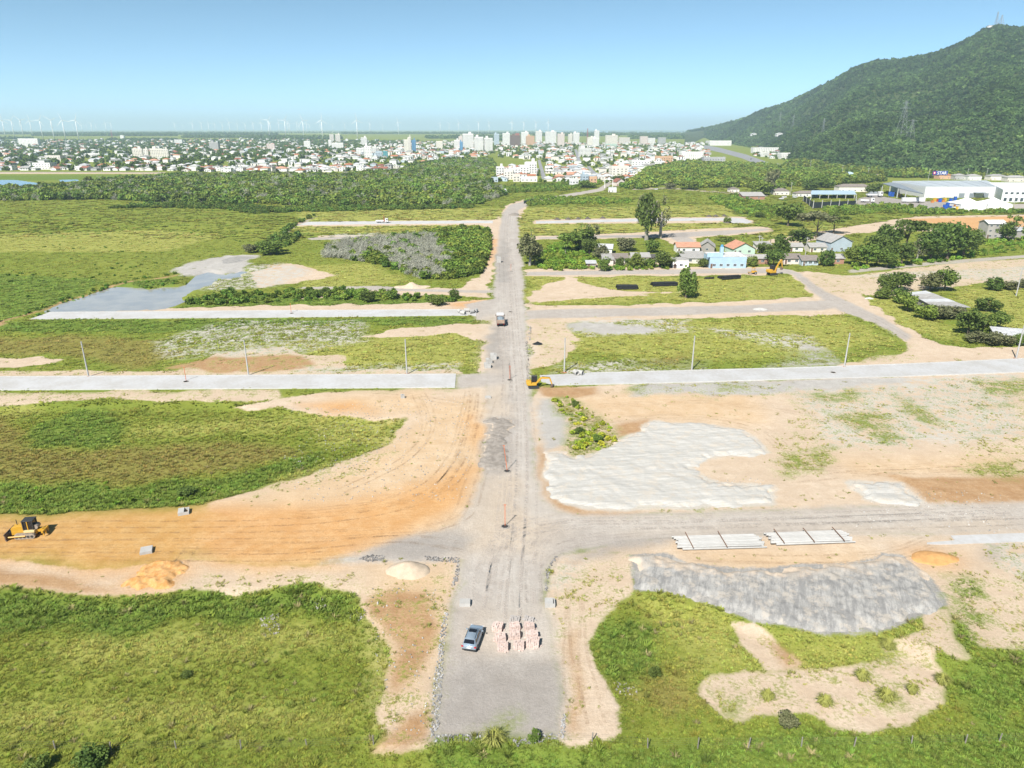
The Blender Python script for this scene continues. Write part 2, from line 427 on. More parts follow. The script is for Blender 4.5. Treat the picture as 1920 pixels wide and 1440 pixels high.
# sparse tufts of grass over bare soil
LAY['sparse'] = [
 [(665,1100),(740,1090),(850,1060),(838,1130),(815,1290),(800,1395),(700,1400),(692,1300),(720,1200)],
 [(1180,722),(1400,716),(1480,720),(1480,742),(1180,745)],
 [(1480,735),(1520,728),(1700,725),(1800,800),(1700,835),(1560,850),(1540,890),(1450,885),(1440,840),(1500,790)],
 [(1760,712),(2100,700),(2100,890),(1800,890),(1790,820),(1700,760)],
 [(1340,1262),(1760,1220),(1780,1300),(1560,1345),(1330,1315)],
 [(1400,1190),(1780,1150),(1760,1235),(1500,1245)],
 [(1760,1090),(2100,1070),(2100,1215),(1830,1215)],
 [(-120,735),(520,731),(520,752),(-120,757)],
 [(1045,1160),(1062,1300),(1068,1385),(1082,1380),(1075,1280),(1058,1200),(1042,1130)],
 [(1030,1060),(1180,1040),(1180,1110),(1100,1180),(1040,1120)],
 [(1000,600),(1100,600),(1100,690),(1000,695)],[(1560,655),(1700,640),(1700,670),(1540,690)],
 [(1500,490),(2100,480),(2100,540),(1550,550)],[(320,645),(640,640),(640,700),(300,700)],
 [(-120,694),(855,690),(855,703),(-120,708)],[(1190,955),(1500,946),(1500,957),(1190,963)],
 [(480,900),(640,860),(740,820),(760,850),(640,900),(480,930)],[(240,1090),(660,1070),(640,1100),(300,1112)],
 [(1840,1015),(2100,1010),(2100,1090),(1880,1090)],
]
LAY['greenpatch'] = [   # thicker grass inside the bare ground
 [(1510,740),(1600,728),(1620,750),(1560,752)],[(1560,780),(1640,770),(1690,820),(1660,828),(1600,800)],
 [(1680,740),(1770,790),(1760,800),(1690,770)],[(1840,715),(2100,700),(2100,735),(1850,740)],[(1820,765),(1920,755),(1900,765)],
 [(1480,850),(1560,840),(1540,880),(1460,890)],[(1810,880),(1900,860),(1900,895),(1850,890)],
 [(1180,725),(1210,722),(1200,735),(1170,735)],[(1350,720),(1390,722),(1385,732),(1350,730)],
 [(1040,752),(1060,742),(1092,756),(1118,776),(1147,800),(1160,822),(1142,840),(1115,848),(1080,853),(1065,830),(1066,800),(1048,772)],
 [(1600,1210),(1660,1200),(1690,1235),(1640,1250)],[(1650,1290),(1690,1280),(1690,1310),(1655,1305)],[(1340,1290),(1390,1300),(1380,1330),(1350,1325)],
 [(1150,690),(1300,660),(1680,650),(1640,672),(1480,688),(1320,690)],
 [(900,1390),(960,1350),(950,1390)],
 [(0,732),(855,727),(853,730),(0,737)],
] + LAY['lush'][3:6]
LAY['warm'] = [[(395,948),(480,925),(600,890),(700,850),(770,800),(800,760),(880,745),(912,760),(912,900),(905,990),(690,1042),(520,1070),(350,1052)],[(1060,745),(1160,735),(1420,740),(1440,790),(1400,800),(1250,785),(1180,790),(1140,790)],[(1560,860),(1900,850),(1900,890),(1600,890)],[(1280,1030),(1600,1030),(1640,1050),(1480,1080),(1330,1060)],[(600,742),(800,732),(840,780),(700,778)],[(690,1060),(850,1055),(820,1180),(780,1300),(730,1320),(735,1220)]]
LAY['dust'] = [[(870,970),(912,900),(960,880),(1000,890),(1012,950),(1060,985),(1000,1040),(880,1040),(820,1010)],[(900,725),(960,722),(960,780),(905,790)],[(1100,970),(1300,968),(1600,960),(1900,950),(1900,975),(1500,985),(1200,1000)],[(900,1150),(1040,1150),(1040,1240),(960,1260),(900,1220)],[(905,600),(930,590),(925,700),(905,700)],[(1500,980),(1900,965),(1900,1000),(1600,1005)]]
NAT = ['sand', 'warm', 'dust', 'orange', 'tan', 'white', 'speck', 'palegrey', 'clay', 'gravel', 'lightgravel', 'darkgravel', 'lush', 'dry', 'yellow', 'sparse', 'greenpatch']
WL = {k: [W(p) for p in LAY[k]] for k in NAT}

POND = W([(84,590),(92,580),(115,568),(160,554),(210,538),(240,531),(280,540),(310,535),(345,532),(362,516),(390,508),(430,512),(455,504),(468,506),(442,520),(400,525),(376,541),(350,555),(332,570),(300,578),(180,583),(110,588)])
LAKE = W([(-500,336),(30,337),(60,341),(95,346),(104,350),(60,351),(40,353),(0,355),(-500,358)])
LAKE2 = W([(108,337),(145,336),(150,339),(115,341)])
ROADS = {
 'left': W([(-420,711),(0,707),(855,702),(853,727),(0,732),(-420,735)]),
 'right': W([(1012,704),(1100,700),(1300,695),(1500,690),(1700,683),(1920,673),(2250,657),(2250,682),(1920,698),(1700,706),(1500,711),(1300,717),(1180,720),(1040,723),(1015,716)]),
 'midleft': W([(92,586),(480,583),(860,581),(893,582),(893,592),(850,592),(480,596),(55,599)]),
 'farleft': W([(578,416),(750,415),(924,414),(924,418.5),(750,420),(560,422)]),
 'farright': W([(1005,415),(1190,410.5),(1375,408.5),(1395,410),(1411,416),(1400,420),(1370,418),(1365,413.5),(1190,415.5),(1005,419)]),
}
LOW = W([(-400,1104),(0,1104),(250,1116),(600,1092),(665,1110),(720,1200),(738,1240),(690,1340),(742,1413),(800,1400),(1060,1395),(1150,1388),(1165,1370),(1143,1280),(1104,1200),(1192,1105),(1300,1128),(1540,1187),(1660,1184),(1780,1230),(2300,1215),(2300,1600),(-400,1600)])
PADSL = W([(808,1383),(834,1200),(842,1130),(864,1048),(1026,1070),(1022,1130),(1046,1240),(1058,1378)])
BANK = W([(-400,757),(60,757),(400,753),(600,778),(690,784),(758,782),(735,832),(640,868),(480,918),(392,940),(190,960),(-400,968)])
FAR1 = W([(-400,400),(500,430),(560,440),(330,520),(230,532),(80,590),(-400,640)])

def sstep(v, a, b):
    t = np.clip((v - a) / (b - a), 0, 1); return t * t * (3 - 2 * t)

def ground_z(P, full=True):
    """height of the open ground"""
    P = np.asarray(P, float).reshape(-1, 2)
    z = ramp(P[:, 1])
    Q = warp(P, 0.6)
    z = z - 0.9 * sstep(sdf(Q, [LOW]), -0.5, 3.0)
    z = z - 0.7 * sstep(sdf(Q, [BANK]), -0.5, 2.5)
    z = z - 0.6 * sstep(sdf(Q, [FAR1]), -1, 4)
    z = z - 1.6 * sstep(sdf(warp(P, 1.1), [POND]), -2.0, 2.5)
    z = z - 0.8 * sstep(sdf(P, [LAKE, LAKE2]), -2.0, 6.0)
    return z

def gz(x, y): return float(ground_z(np.array([[x, y]]))[0])

# --- ground sheet: one mesh, finer near the site, to the horizon
ys = list(np.arange(-220, 10, 12.0)) + list(np.arange(10, 60, 0.55))
d = 60.0
while d < 70000: ys.append(d); d *= 1.0105
ys = np.array(ys)
us = np.linspace(-1, 1, 351)
ext = np.array([1.08, 1.2, 1.4, 1.7, 2.2, 3.0, 4.2, 6.0])
us = np.concatenate([-ext[::-1], us, ext])
YY, UU = np.meshgrid(ys, us, indexing='ij')
XX = UU * (62 + 0.93 * np.maximum(YY, 0))
GP = np.stack([XX.ravel(), YY.ravel()], 1)
GWP = warp(GP)
gs = {}
for k in NAT:
    if k in ('gravel',): gs[k] = sdf(warp(GP, 0.25), WL[k])
    elif k in ('lush', 'dry', 'yellow', 'sparse'): gs[k] = sdf(warp(GP, 1.6), WL[k])
    else: gs[k] = sdf(GWP, WL[k])
SOILS = ('sand', 'warm', 'orange', 'tan', 'white', 'speck', 'palegrey', 'clay', 'gravel', 'lightgravel', 'darkgravel')
def surf_z(P, g=None):
    """height of the ground sheet with its small relief"""
    if g is None:
        Q = warp(P); g = {k: sdf(warp(P, .25) if k == 'gravel' else Q, WL[k]) for k in SOILS}
    x, y = P[:, 0], P[:, 1]
    soil = np.max([g[k] for k in SOILS], 0); rd = sdf(P, list(ROADS.values()))
    z = ground_z(P)
    near = np.clip(1 - (y - 500) / 600, 0, 1)
    off = sstep(-rd, 0, 1)
    z = z + ((fbm(x / 4, y / 4, 91, 3) - 0.5) * 0.55 + (fbm(x / 18, y / 18, 5, 2) - 0.5) * 0.7) * near * sstep(-soil, 0.0, 3.0) * sstep(-rd, 0, 3.0)
    z = z + (fbm(x / 2.2, y / 2.2, 41, 3) - 0.5) * 0.34 * near * sstep(np.maximum(g['clay'], np.maximum(g['white'], g['tan'])), 0, 2.0) * off
    z = z + (fbm(x / 3, y / 3, 47, 3) - 0.5) * 0.22 * near * sstep(soil, 0, 2) * sstep(-g['gravel'], 0, 2) * off
    return z
zz = surf_z(GP, gs)
nr, nc = YY.shape
ii = np.arange(nr * nc).reshape(nr, nc)
FQ = np.stack([ii[:-1, :-1], ii[:-1, 1:], ii[1:, 1:], ii[1:, :-1]], -1).reshape(-1, 4)
gm = bpy.data.meshes.new('ground')
gm.vertices.add(nr * nc); gm.vertices.foreach_set('co', np.stack([GP[:, 0], GP[:, 1], zz], 1).astype(np.float32).ravel())
gm.loops.add(FQ.size); gm.loops.foreach_set('vertex_index', FQ.ravel().astype(np.int32))
gm.polygons.add(len(FQ)); gm.polygons.foreach_set('loop_start', (np.arange(len(FQ)) * 4).astype(np.int32))
gm.polygons.foreach_set('use_smooth', np.ones(len(FQ), bool))
gm.update(calc_edges=True)
for k in NAT:
    a = gm.attributes.new(k, 'FLOAT', 'POINT'); a.data.foreach_set('value', gs[k].astype(np.float32))

gmat = bpy.data.materials.new('ground_cover'); gmat.use_nodes = True
t = gmat.node_tree; bs = t.nodes['Principled BSDF']
pos = nd(t, 'ShaderNodeNewGeometry').outputs['Position']
def noise(scale, detail=4.0, rough=0.55, vec=None, m=None):
    v = vec or pos
    if m: v = nd(t, 'ShaderNodeMapping', {'Vector': v, 'Scale': m}).outputs[0]
    return nd(t, 'ShaderNodeTexNoise', {'Vector': v, 'Scale': scale, 'Detail': detail, 'Roughness': rough}).outputs[0]
nf = noise(2.6, 6.0, 0.75); nm = noise(0.36, 9.0, 0.74); nl = noise(0.06, 8.0, 0.7); nvl = noise(0.008, 6.0); nff = noise(9.0, 3.0, 0.7)
nsx = noise(1.0, 7.0, 0.75, m=(0.08, 1.9, 1.0)); nsy = noise(1.0, 7.0, 0.75, m=(1.9, 0.10, 1.0))
nsr = noise(1.0, 7.0, 0.75, vec=nd(t, 'ShaderNodeMapping', {'Vector': pos, 'Rotation': (0, 0, 0.35)}).outputs[0], m=(1.5, 0.07, 1.0))
edge = mth(t, 'ADD', mth(t, 'MULTIPLY', nm, 0.6), mth(t, 'MULTIPLY', nf, 0.4))
edge = mth(t, 'SUBTRACT', edge, 0.5)
def A(k): return nd(t, 'ShaderNodeAttribute', attribute_name=k).outputs['Fac']
def mask(k, amp, wd):
    return mrange(t, mth(t, 'ADD', A(k), mth(t, 'MULTIPLY', edge, amp)), -wd, wd)
def var(n, a, b, lo=0.35, hi=0.65): return mixc(t, mrange(t, n, lo, hi), a, b)
# grass
g1 = var(nm, (0.150, 0.188, 0.026), (0.265, 0.285, 0.054))
g1 = mixc(t, mrange(t, nl, 0.38, 0.62, 0, 0.75), g1, (0.165, 0.220, 0.036))
g1 = mixc(t, mrange(t, nvl, 0.4, 0.65, 0, 0.6), g1, (0.225, 0.245, 0.048))
lush = var(nm, (0.078, 0.135, 0.024), (0.150, 0.225, 0.040))
dry = var(nm, (0.185, 0.155, 0.042), (0.275, 0.235, 0.072))
yel = var(nm, (0.265, 0.275, 0.055), (0.385, 0.37, 0.110))
grass = mixc(t, mth(t, 'MULTIPLY', mask('yellow', 5.0, 4.0), 0.85), g1, yel)
grass = mixc(t, mth(t, 'MULTIPLY', mask('dry', 5.0, 3.0), 0.8), grass, dry)
grass = mixc(t, mth(t, 'MULTIPLY', mask('lush', 6.0, 2.0), 0.7), grass, lush)
grass = mixc(t, mrange(t, nff, 0.25, 0.75, 0.0, 0.35), grass, (0.030, 0.045, 0.010))
# soils
def soilc(a, b, streak=None, k=0.5):
    c = var(nm, a, b)
    c = mixc(t, mrange(t, nf, 0.35, 0.65, 0.0, 0.42), c, tuple(q * 0.78 for q in a))
    c = mixc(t, mrange(t, nl, 0.40, 0.62, 0.0, 0.40), c, tuple(q * z for q, z in zip(a, (0.86, 0.84, 0.82))))
    c = mixc(t, mrange(t, nff, 0.60, 0.72, 0.0, 0.35), c, tuple(q * 0.6 for q in a))
    if streak is not None: c = mixc(t, mrange(t, streak, 0.42, 0.66, 0.0, k), c, tuple(q * 0.80 for q in a))
    return c
col = grass
SO = [
 ('sand', 3.6, 0.4, soilc((0.48, 0.375, 0.275), (0.57, 0.468, 0.36), nsx, 0.30)),
 ('warm', 9.0, 5.0, soilc((0.51, 0.36, 0.215), (0.57, 0.44, 0.30), nsx, 0.3)),
 ('orange', 9.0, 4.0, soilc((0.50, 0.262, 0.095), (0.58, 0.36, 0.17), nsx, 0.35)),
 ('tan', 5.0, 1.2, soilc((0.34, 0.205, 0.105), (0.46, 0.315, 0.185), nsx, 0.4)),
 ('speck', 6.0, 2.5, soilc((0.42, 0.395, 0.35), (0.50, 0.475, 0.43), nsx, 0.4)),
 ('white', 5.0, 0.7, soilc((0.45, 0.42, 0.37), (0.52, 0.485, 0.43), nsx, 0.45)),
 ('palegrey', 5.5, 1.5, soilc((0.36, 0.34, 0.315), (0.47, 0.45, 0.42), nsx, 0.4)),
 ('clay', 3.6, 0.35, soilc((0.255, 0.248, 0.238), (0.43, 0.405, 0.37), nsr, 0.75)),
 ('gravel', 4.6, 1.1, soilc((0.358, 0.322, 0.288), (0.43, 0.392, 0.355), nsy, 0.30)),
 ('dust', 9.0, 5.0, soilc((0.44, 0.365, 0.285), (0.52, 0.445, 0.36), nsy, 0.3)),
 ('lightgravel', 4.0, 2.2, soilc((0.42, 0.385, 0.345), (0.49, 0.455, 0.415), nsy, 0.45)),
 ('darkgravel', 2.6, 1.8, soilc((0.275, 0.253, 0.23), (0.34, 0.313, 0.287))),
]
for k, amp, wd, c in SO:
    f = mask(k, amp, wd)
    if k == 'speck': f = mth(t, 'MULTIPLY', f, mrange(t, mth(t, 'ADD', mth(t, 'MULTIPLY', nm, 0.65), mth(t, 'MULTIPLY', nf, 0.35)), 0.45, 0.53))
    if k in ('lightgravel', 'darkgravel', 'orange', 'warm', 'dust'): f = mth(t, 'MULTIPLY', f, 0.85)
    col = mixc(t, f, col, c)
sp = mth(t, 'MULTIPLY', mask('sparse', 3.0, 2.0), mrange(t, mth(t, 'ADD', mth(t, 'MULTIPLY', nm, 0.55), mth(t, 'MULTIPLY', nf, 0.45)), 0.50, 0.60))
col = mixc(t, mth(t, 'MULTIPLY', sp, 0.85), col, mixc(t, 0.5, grass, (0.20, 0.22, 0.04)))
gp = mth(t, 'MULTIPLY', mask('greenpatch', 9.0, 2.6), mrange(t, mth(t, 'ADD', mth(t, 'MULTIPLY', nm, 0.6), mth(t, 'MULTIPLY', nf, 0.4)), 0.43, 0.53))
col = mixc(t, mth(t, 'MULTIPLY', gp, 0.9), col, mixc(t, 0.4, grass, (0.14, 0.19, 0.035)))
t.links.new(col, bs.inputs['Base Color'])
bs.inputs['Roughness'].default_value = 1.0
bs.inputs['Specular IOR Level'].default_value = 0.05
bh = mth(t, 'ADD', mth(t, 'MULTIPLY', nm, 0.5), mth(t, 'ADD', mth(t, 'MULTIPLY', nf, 0.35), mth(t, 'MULTIPLY', nff, 0.15)))
bn = nd(t, 'ShaderNodeBump', {'Strength': 0.8, 'Distance': 0.35, 'Height': bh})
t.links.new(bn.outputs[0], bs.inputs['Normal'])
gm.materials.append(gmat)
tag(ob('ground', gm), kind='structure')

# --- concrete block roads with raised kerbs
cm = mat('concrete_paving', (0.46, 0.462, 0.468), 0.9, 0.10, 0.16, col2=(0.40, 0.39, 0.375))
km = mat('kerb_concrete', (0.48, 0.475, 0.46), 0.9, 0.12, 1.0)
def road_strip(name, poly, kerb=True):
    mb = MB(); p = [(a, b) for a, b in poly]; n = len(p)
    mb.add([(x, y, 0.10) for x, y in p] + [(x, y, -0.5) for x, y in p],
           [tuple(range(n))] + [(i, (i + 1) % n, n + (i + 1) % n, n + i) for i in range(n)])
    o = tag(mb.build(name, cm), kind='structure')
    if kerb:
        for i in range(n):
            a = np.array(p[i]); b = np.array(p[(i + 1) % n]); L = np.linalg.norm(b - a)
            if L < 14 or abs(b[0] - a[0]) < abs(b[1] - a[1]): continue
            e = (b - a) / L; q = np.array([-e[1], e[0]])
            k = MB(); m = int(L // 12) + 1
            for j in range(m):
                s0 = a + e * (L * j / m + 0.02); s1 = a + e * (L * (j + 1) / m - 0.02)
                c = [s0 - q * .14, s1 - q * .14, s1 + q * .14, s0 + q * .14]
                k.add([(v[0], v[1], -0.3) for v in c] + [(v[0], v[1], 0.22) for v in c],
                      [(4, 5, 6, 7), (0, 1, 5, 4), (1, 2, 6, 5), (2, 3, 7, 6), (3, 0, 4, 7)])
            k.build('kerb', km, o)
    return o
for nm_, po in ROADS.items(): road_strip('paved_road', po, nm_ in ('left', 'right', 'midleft'))
slab = W([(1782,1005),(1920,1000),(2100,994),(2100,1010),(1920,1016),(1790,1021),(1738,1021),(1738,1018),(1790,1014)])
road_strip('paved_road', slab, False)
asph = mat('asphalt', (0.17, 0.175, 0.185), 0.9, 0.2, 0.2)

# --- water
wm = bpy.data.materials.new('muddy_water'); wm.use_nodes = True
wb = wm.node_tree.nodes['Principled BSDF']
wt2 = wm.node_tree
wn = nd(wt2, 'ShaderNodeTexNoise', {'Vector': nd(wt2, 'ShaderNodeNewGeometry').outputs['Position'], 'Scale': 0.12, 'Detail': 4.0}).outputs[0]
wt2.links.new(mixc(wt2, mrange(wt2, wn, 0.35, 0.65), (0.26, 0.262, 0.258), (0.33, 0.322, 0.30)), wb.inputs['Base Color'])
wb.inputs['Roughness'].default_value = 0.08
wr = nd(wt2, 'ShaderNodeTexNoise', {'Vector': nd(wt2, 'ShaderNodeNewGeometry').outputs['Position'], 'Scale': 1.4, 'Detail': 2.0}).outputs[0]
wt2.links.new(nd(wt2, 'ShaderNodeBump', {'Strength': 0.12, 'Distance': 0.05, 'Height': wr}).outputs[0], wb.inputs['Normal'])
wm2 = wm.copy(); wm2.name = 'lake_water'
for l in list(wm2.node_tree.links):
    if l.to_socket.name == 'Base Color': wm2.node_tree.links.remove(l)
wm2.node_tree.nodes['Principled BSDF'].inputs['Base Color'].default_value = (0.06, 0.12, 0.18, 1)
def water(name, poly, z, m):
    c = poly.mean(0); q = c + (poly - c) * 1.0
    mb = MB(); mb.add([(x, y, z) for x, y in q], [tuple(range(len(q)))])
    return tag(mb.build(name, m), kind='structure')
grow = POND.mean(0) + (POND - POND.mean(0)) * 1.08
water('pond_water', grow, -0.74, wm)
water('lake_water', LAKE, -0.22, wm2); water('lake_water', LAKE2, -0.22, wm2)
lg = []
for px in range(1010, 1345, 30): lg.append((at_depth(px, 246, 9800)[0], 9800.0))
for px in range(1345, 1010, -30): lg.append((at_depth(px, 246, 14500)[0], 14500.0))
water('lagoon_water', np.array(lg), 18.9, wm2)
# ------------------------------------------------------------------ foliage meshes
def leafmat(name, a, b, trans=0.25, inst=False, seedscale=0.7):
    if name in MATS: return MATS[name]
    m = bpy.data.materials.new(name); m.use_nodes = True; t = m.node_tree
    p = t.nodes['Principled BSDF']; out = t.nodes['Material Output']
    po = nd(t, 'ShaderNodeNewGeometry').outputs['Position']
    n = nd(t, 'ShaderNodeTexNoise', {'Vector': po, 'Scale': seedscale, 'Detail': 3.0}).outputs[0]
    rp = nd(t, 'ShaderNodeNewGeometry').outputs['Random Per Island']
    f = mth(t, 'ADD', mth(t, 'MULTIPLY', n, 0.6), mth(t, 'MULTIPLY', rp, 0.4))
    c = mixc(t, mrange(t, f, 0.3, 0.7), a, b)
    if inst:
        at = nd(t, 'ShaderNodeAttribute', attribute_name='tint', attribute_type='INSTANCER').outputs['Color']
        c = mixc(t, 1.0, c, at, 'MULTIPLY')
        c = mixc(t, 1.0, c, (2.0, 2.0, 2.0), 'MULTIPLY')
        for nn in t.nodes:
            if nn.bl_idname == 'ShaderNodeMix': nn.clamp_result = False; nn.clamp_factor = True
    else:
        oi = nd(t, 'ShaderNodeObjectInfo').outputs['Random']
        c = mixc(t, mrange(t, oi, 0, 1, 0.0, 0.5, False), c, (0.115, 0.125, 0.030))
    t.links.new(c, p.inputs['Base Color'])
    p.inputs['Roughness'].default_value = 0.7
    p.inputs['Specular IOR Level'].default_value = 0.2
    tr = nd(t, 'ShaderNodeBsdfTranslucent', {'Color': c}).outputs[0]
    mx = nd(t, 'ShaderNodeMixShader', {0: trans, 1: p.outputs[0], 2: tr}).outputs[0]
    t.links.new(mx, out.inputs['Surface'])
    MATS[name] = m
    return m

def crown(seed, rx=1.0, rz=0.8, n=900, size=0.10, lobes=14, thin=1.0, base=0.0, spread=0.62, lob=(0.28, 0.48), fill=0.25, cone=0.0):
    """leaf sprays on the shells of many overlapping lobes; unit crown centred on z=0"""
    r = np.random.RandomState(seed)
    cs = []
    for _ in range(lobes):
        v = r.normal(size=3); v /= np.linalg.norm(v); v *= spread * r.uniform(0.35, 1) ** 0.6
        cs.append((v, r.uniform(*lob)))
    V = []; F = []
    k = 0
    while k < n:
        c, q = cs[r.randint(lobes)]
        v = r.normal(size=3); v /= np.linalg.norm(v)
        rad = q * (r.uniform(0.8, 1.06) if r.rand() > fill else r.uniform(0.2, 0.8))
        p = c + v * rad
        if p[2] < -0.75 + base: continue
        s = size * r.uniform(0.6, 1.4)
        nn = v * 0.9 + r.normal(size=3) * 0.55; nn /= np.linalg.norm(nn)
        a = np.cross(nn, r.normal(size=3)); a /= np.linalg.norm(a); b = np.cross(nn, a)
        tz = (p[2] + 1) / 2
        w_ = 1 - cone * tz
        P = p * np.array([rx * w_, rx * w_, rz])
        o = len(V)
        q1 = s * r.uniform(0.7, 1.2); q2 = s * thin * r.uniform(0.6, 1.0)
        V += [P - a * q1, P - b * q2 + nn * s * 0.15, P + a * q1 - nn * s * 0.1, P + b * q2]
        F.append((o, o + 1, o + 2, o + 3)); k += 1
    return np.array(V), F

def tuft(seed, n=10, h=0.4, r0=0.10, r1=0.32, wd=0.035):
    r = np.random.RandomState(seed); V = []; F = []
    for _ in range(n):
        a = r.uniform(0, 6.283); q = r.uniform(0, r0); l = r.uniform(0.4, 1) * r1; hh = h * r.uniform(0.55, 1)
        d = np.array([math.cos(a), math.sin(a), 0]); s = np.array([-d[1], d[0], 0]) * wd * r.uniform(0.7, 1.4)
        p0 = d * q; p1 = d * (q + l * 0.45) + np.array([0, 0, hh * 0.75]); p2 = d * (q + l) + np.array([0, 0, hh])
        o = len(V); V += [p0 - s, p0 + s, p1 + s * 0.9, p1 - s * 0.9, p2]
        F += [(o, o + 1, o + 2, o + 3), (o + 3, o + 2, o + 4)]
    return np.array(V), F

def scatter(name, protos, mats, pts, scl, rot, pick, tint, kind='stuff'):
    """one object: loose points plus a few source shapes; its node tree stands a shape on every point"""
    n = len(pts)
    V = [np.asarray(pts, float)]; F = []; pid = [np.full(n, -1)]; MI = []
    o = n
    for k, (v, f) in enumerate(protos):
        V.append(v); pid.append(np.full(len(v), k)); F += [tuple(i + o for i in q) for q in f]; MI += [k % len(mats)] * len(f); o += len(v)
    V = np.concatenate(V); pid = np.concatenate(pid).astype(np.int32)
    me = bpy.data.meshes.new(name); me.from_pydata(V.tolist(), [], F)
    for m in mats: me.materials.append(m)
    me.polygons.foreach_set('material_index', MI)
    N = len(V)
    def att(nm, typ, arr, key):
        a = me.attributes.new(nm, typ, 'POINT'); a.data.foreach_set(key, arr.ravel())
    pad = lambda a, w=1: np.concatenate([np.asarray(a, np.float32).reshape(n, -1), np.ones((N - n, w), np.float32)])
    att('pid', 'INT', pid, 'value')
    att('pick', 'INT', np.concatenate([np.asarray(pick, np.int32), np.full(N - n, -1, np.int32)]), 'value')
    att('scl', 'FLOAT_VECTOR', pad(scl, 3), 'vector')
    att('rot', 'FLOAT', pad(rot), 'value')
    att('tint', 'FLOAT_COLOR', np.concatenate([pad(tint, 3), np.ones((N, 1), np.float32)], 1), 'color')
    o_ = ob(name, me)
    ng = bpy.data.node_groups.new(name, 'GeometryNodeTree')
    ng.interface.new_socket('Geometry', in_out='INPUT', socket_type='NodeSocketGeometry')
    ng.interface.new_socket('Geometry', in_out='OUTPUT', socket_type='NodeSocketGeometry')
    gi = ng.nodes.new('NodeGroupInput'); go = ng.nodes.new('NodeGroupOutput')
    def na(nm, dt):
        q = ng.nodes.new('GeometryNodeInputNamedAttribute'); q.data_type = dt; q.inputs['Name'].default_value = nm
        return q.outputs[0]
    def sep(attr, val):
        c = ng.nodes.new('FunctionNodeCompare'); c.data_type = 'INT'; c.operation = 'EQUAL'
        ng.links.new(na(attr, 'INT'), c.inputs[2]); c.inputs[3].default_value = val
        s = ng.nodes.new('GeometryNodeSeparateGeometry'); s.domain = 'POINT'
        ng.links.new(gi.outputs[0], s.inputs[0]); ng.links.new(c.outputs[0], s.inputs[1])
        return s.outputs[0]
    j = ng.nodes.new('GeometryNodeJoinGeometry')
    cx = ng.nodes.new('ShaderNodeCombineXYZ'); ng.links.new(na('rot', 'FLOAT'), cx.inputs[2])
    for k in range(len(protos)):
        ip = ng.nodes.new('GeometryNodeInstanceOnPoints')
        ng.links.new(sep('pick', k), ip.inputs['Points'])
        ng.links.new(sep('pid', k), ip.inputs['Instance'])
        ng.links.new(cx.outputs[0], ip.inputs['Rotation'])
        ng.links.new(na('scl', 'FLOAT_VECTOR'), ip.inputs['Scale'])
        ng.links.new(ip.outputs[0], j.inputs[0])
    ng.links.new(j.outputs[0], go.inputs[0])
    md = o_.modifiers.new('stand', 'NODES'); md.node_group = ng
    return o_

LM = [leafmat('scatter_leaf', (0.056, 0.088, 0.020), (0.130, 0.172, 0.044), 0.2, True),
      leafmat('scatter_twig', (0.30, 0.29, 0.265), (0.46, 0.44, 0.405), 0.1, True)]
GM = leafmat('scatter_grass', (0.46, 0.46, 0.46), (0.54, 0.54, 0.54), 0.4, True)
BUSH = [crown(50 + i, 1.0, 0.9, 240, 0.20, 12) for i in range(4)]
FARB = [crown(70 + i, 1.0, 0.9, 110, 0.30, 8) for i in range(4)]

def inpoly(polyW, n, rs, margin=0.0):
    """random points inside a ground outline"""
    lo = polyW.min(0); hi = polyW.max(0); out = []
    got = 0
    while got < n:
        p = rs.uniform(lo, hi, (max(4 * n, 64), 2)); p = p[sdf(p, [polyW], 3.0) > margin]
        out.append(p); got += len(p)
        if len(p) == 0: break
    return np.concatenate(out)[:n]

def area(p): return 0.5 * abs(np.dot(p[:, 0], np.roll(p[:, 1], 1)) - np.dot(p[:, 1], np.roll(p[:, 0], 1)))

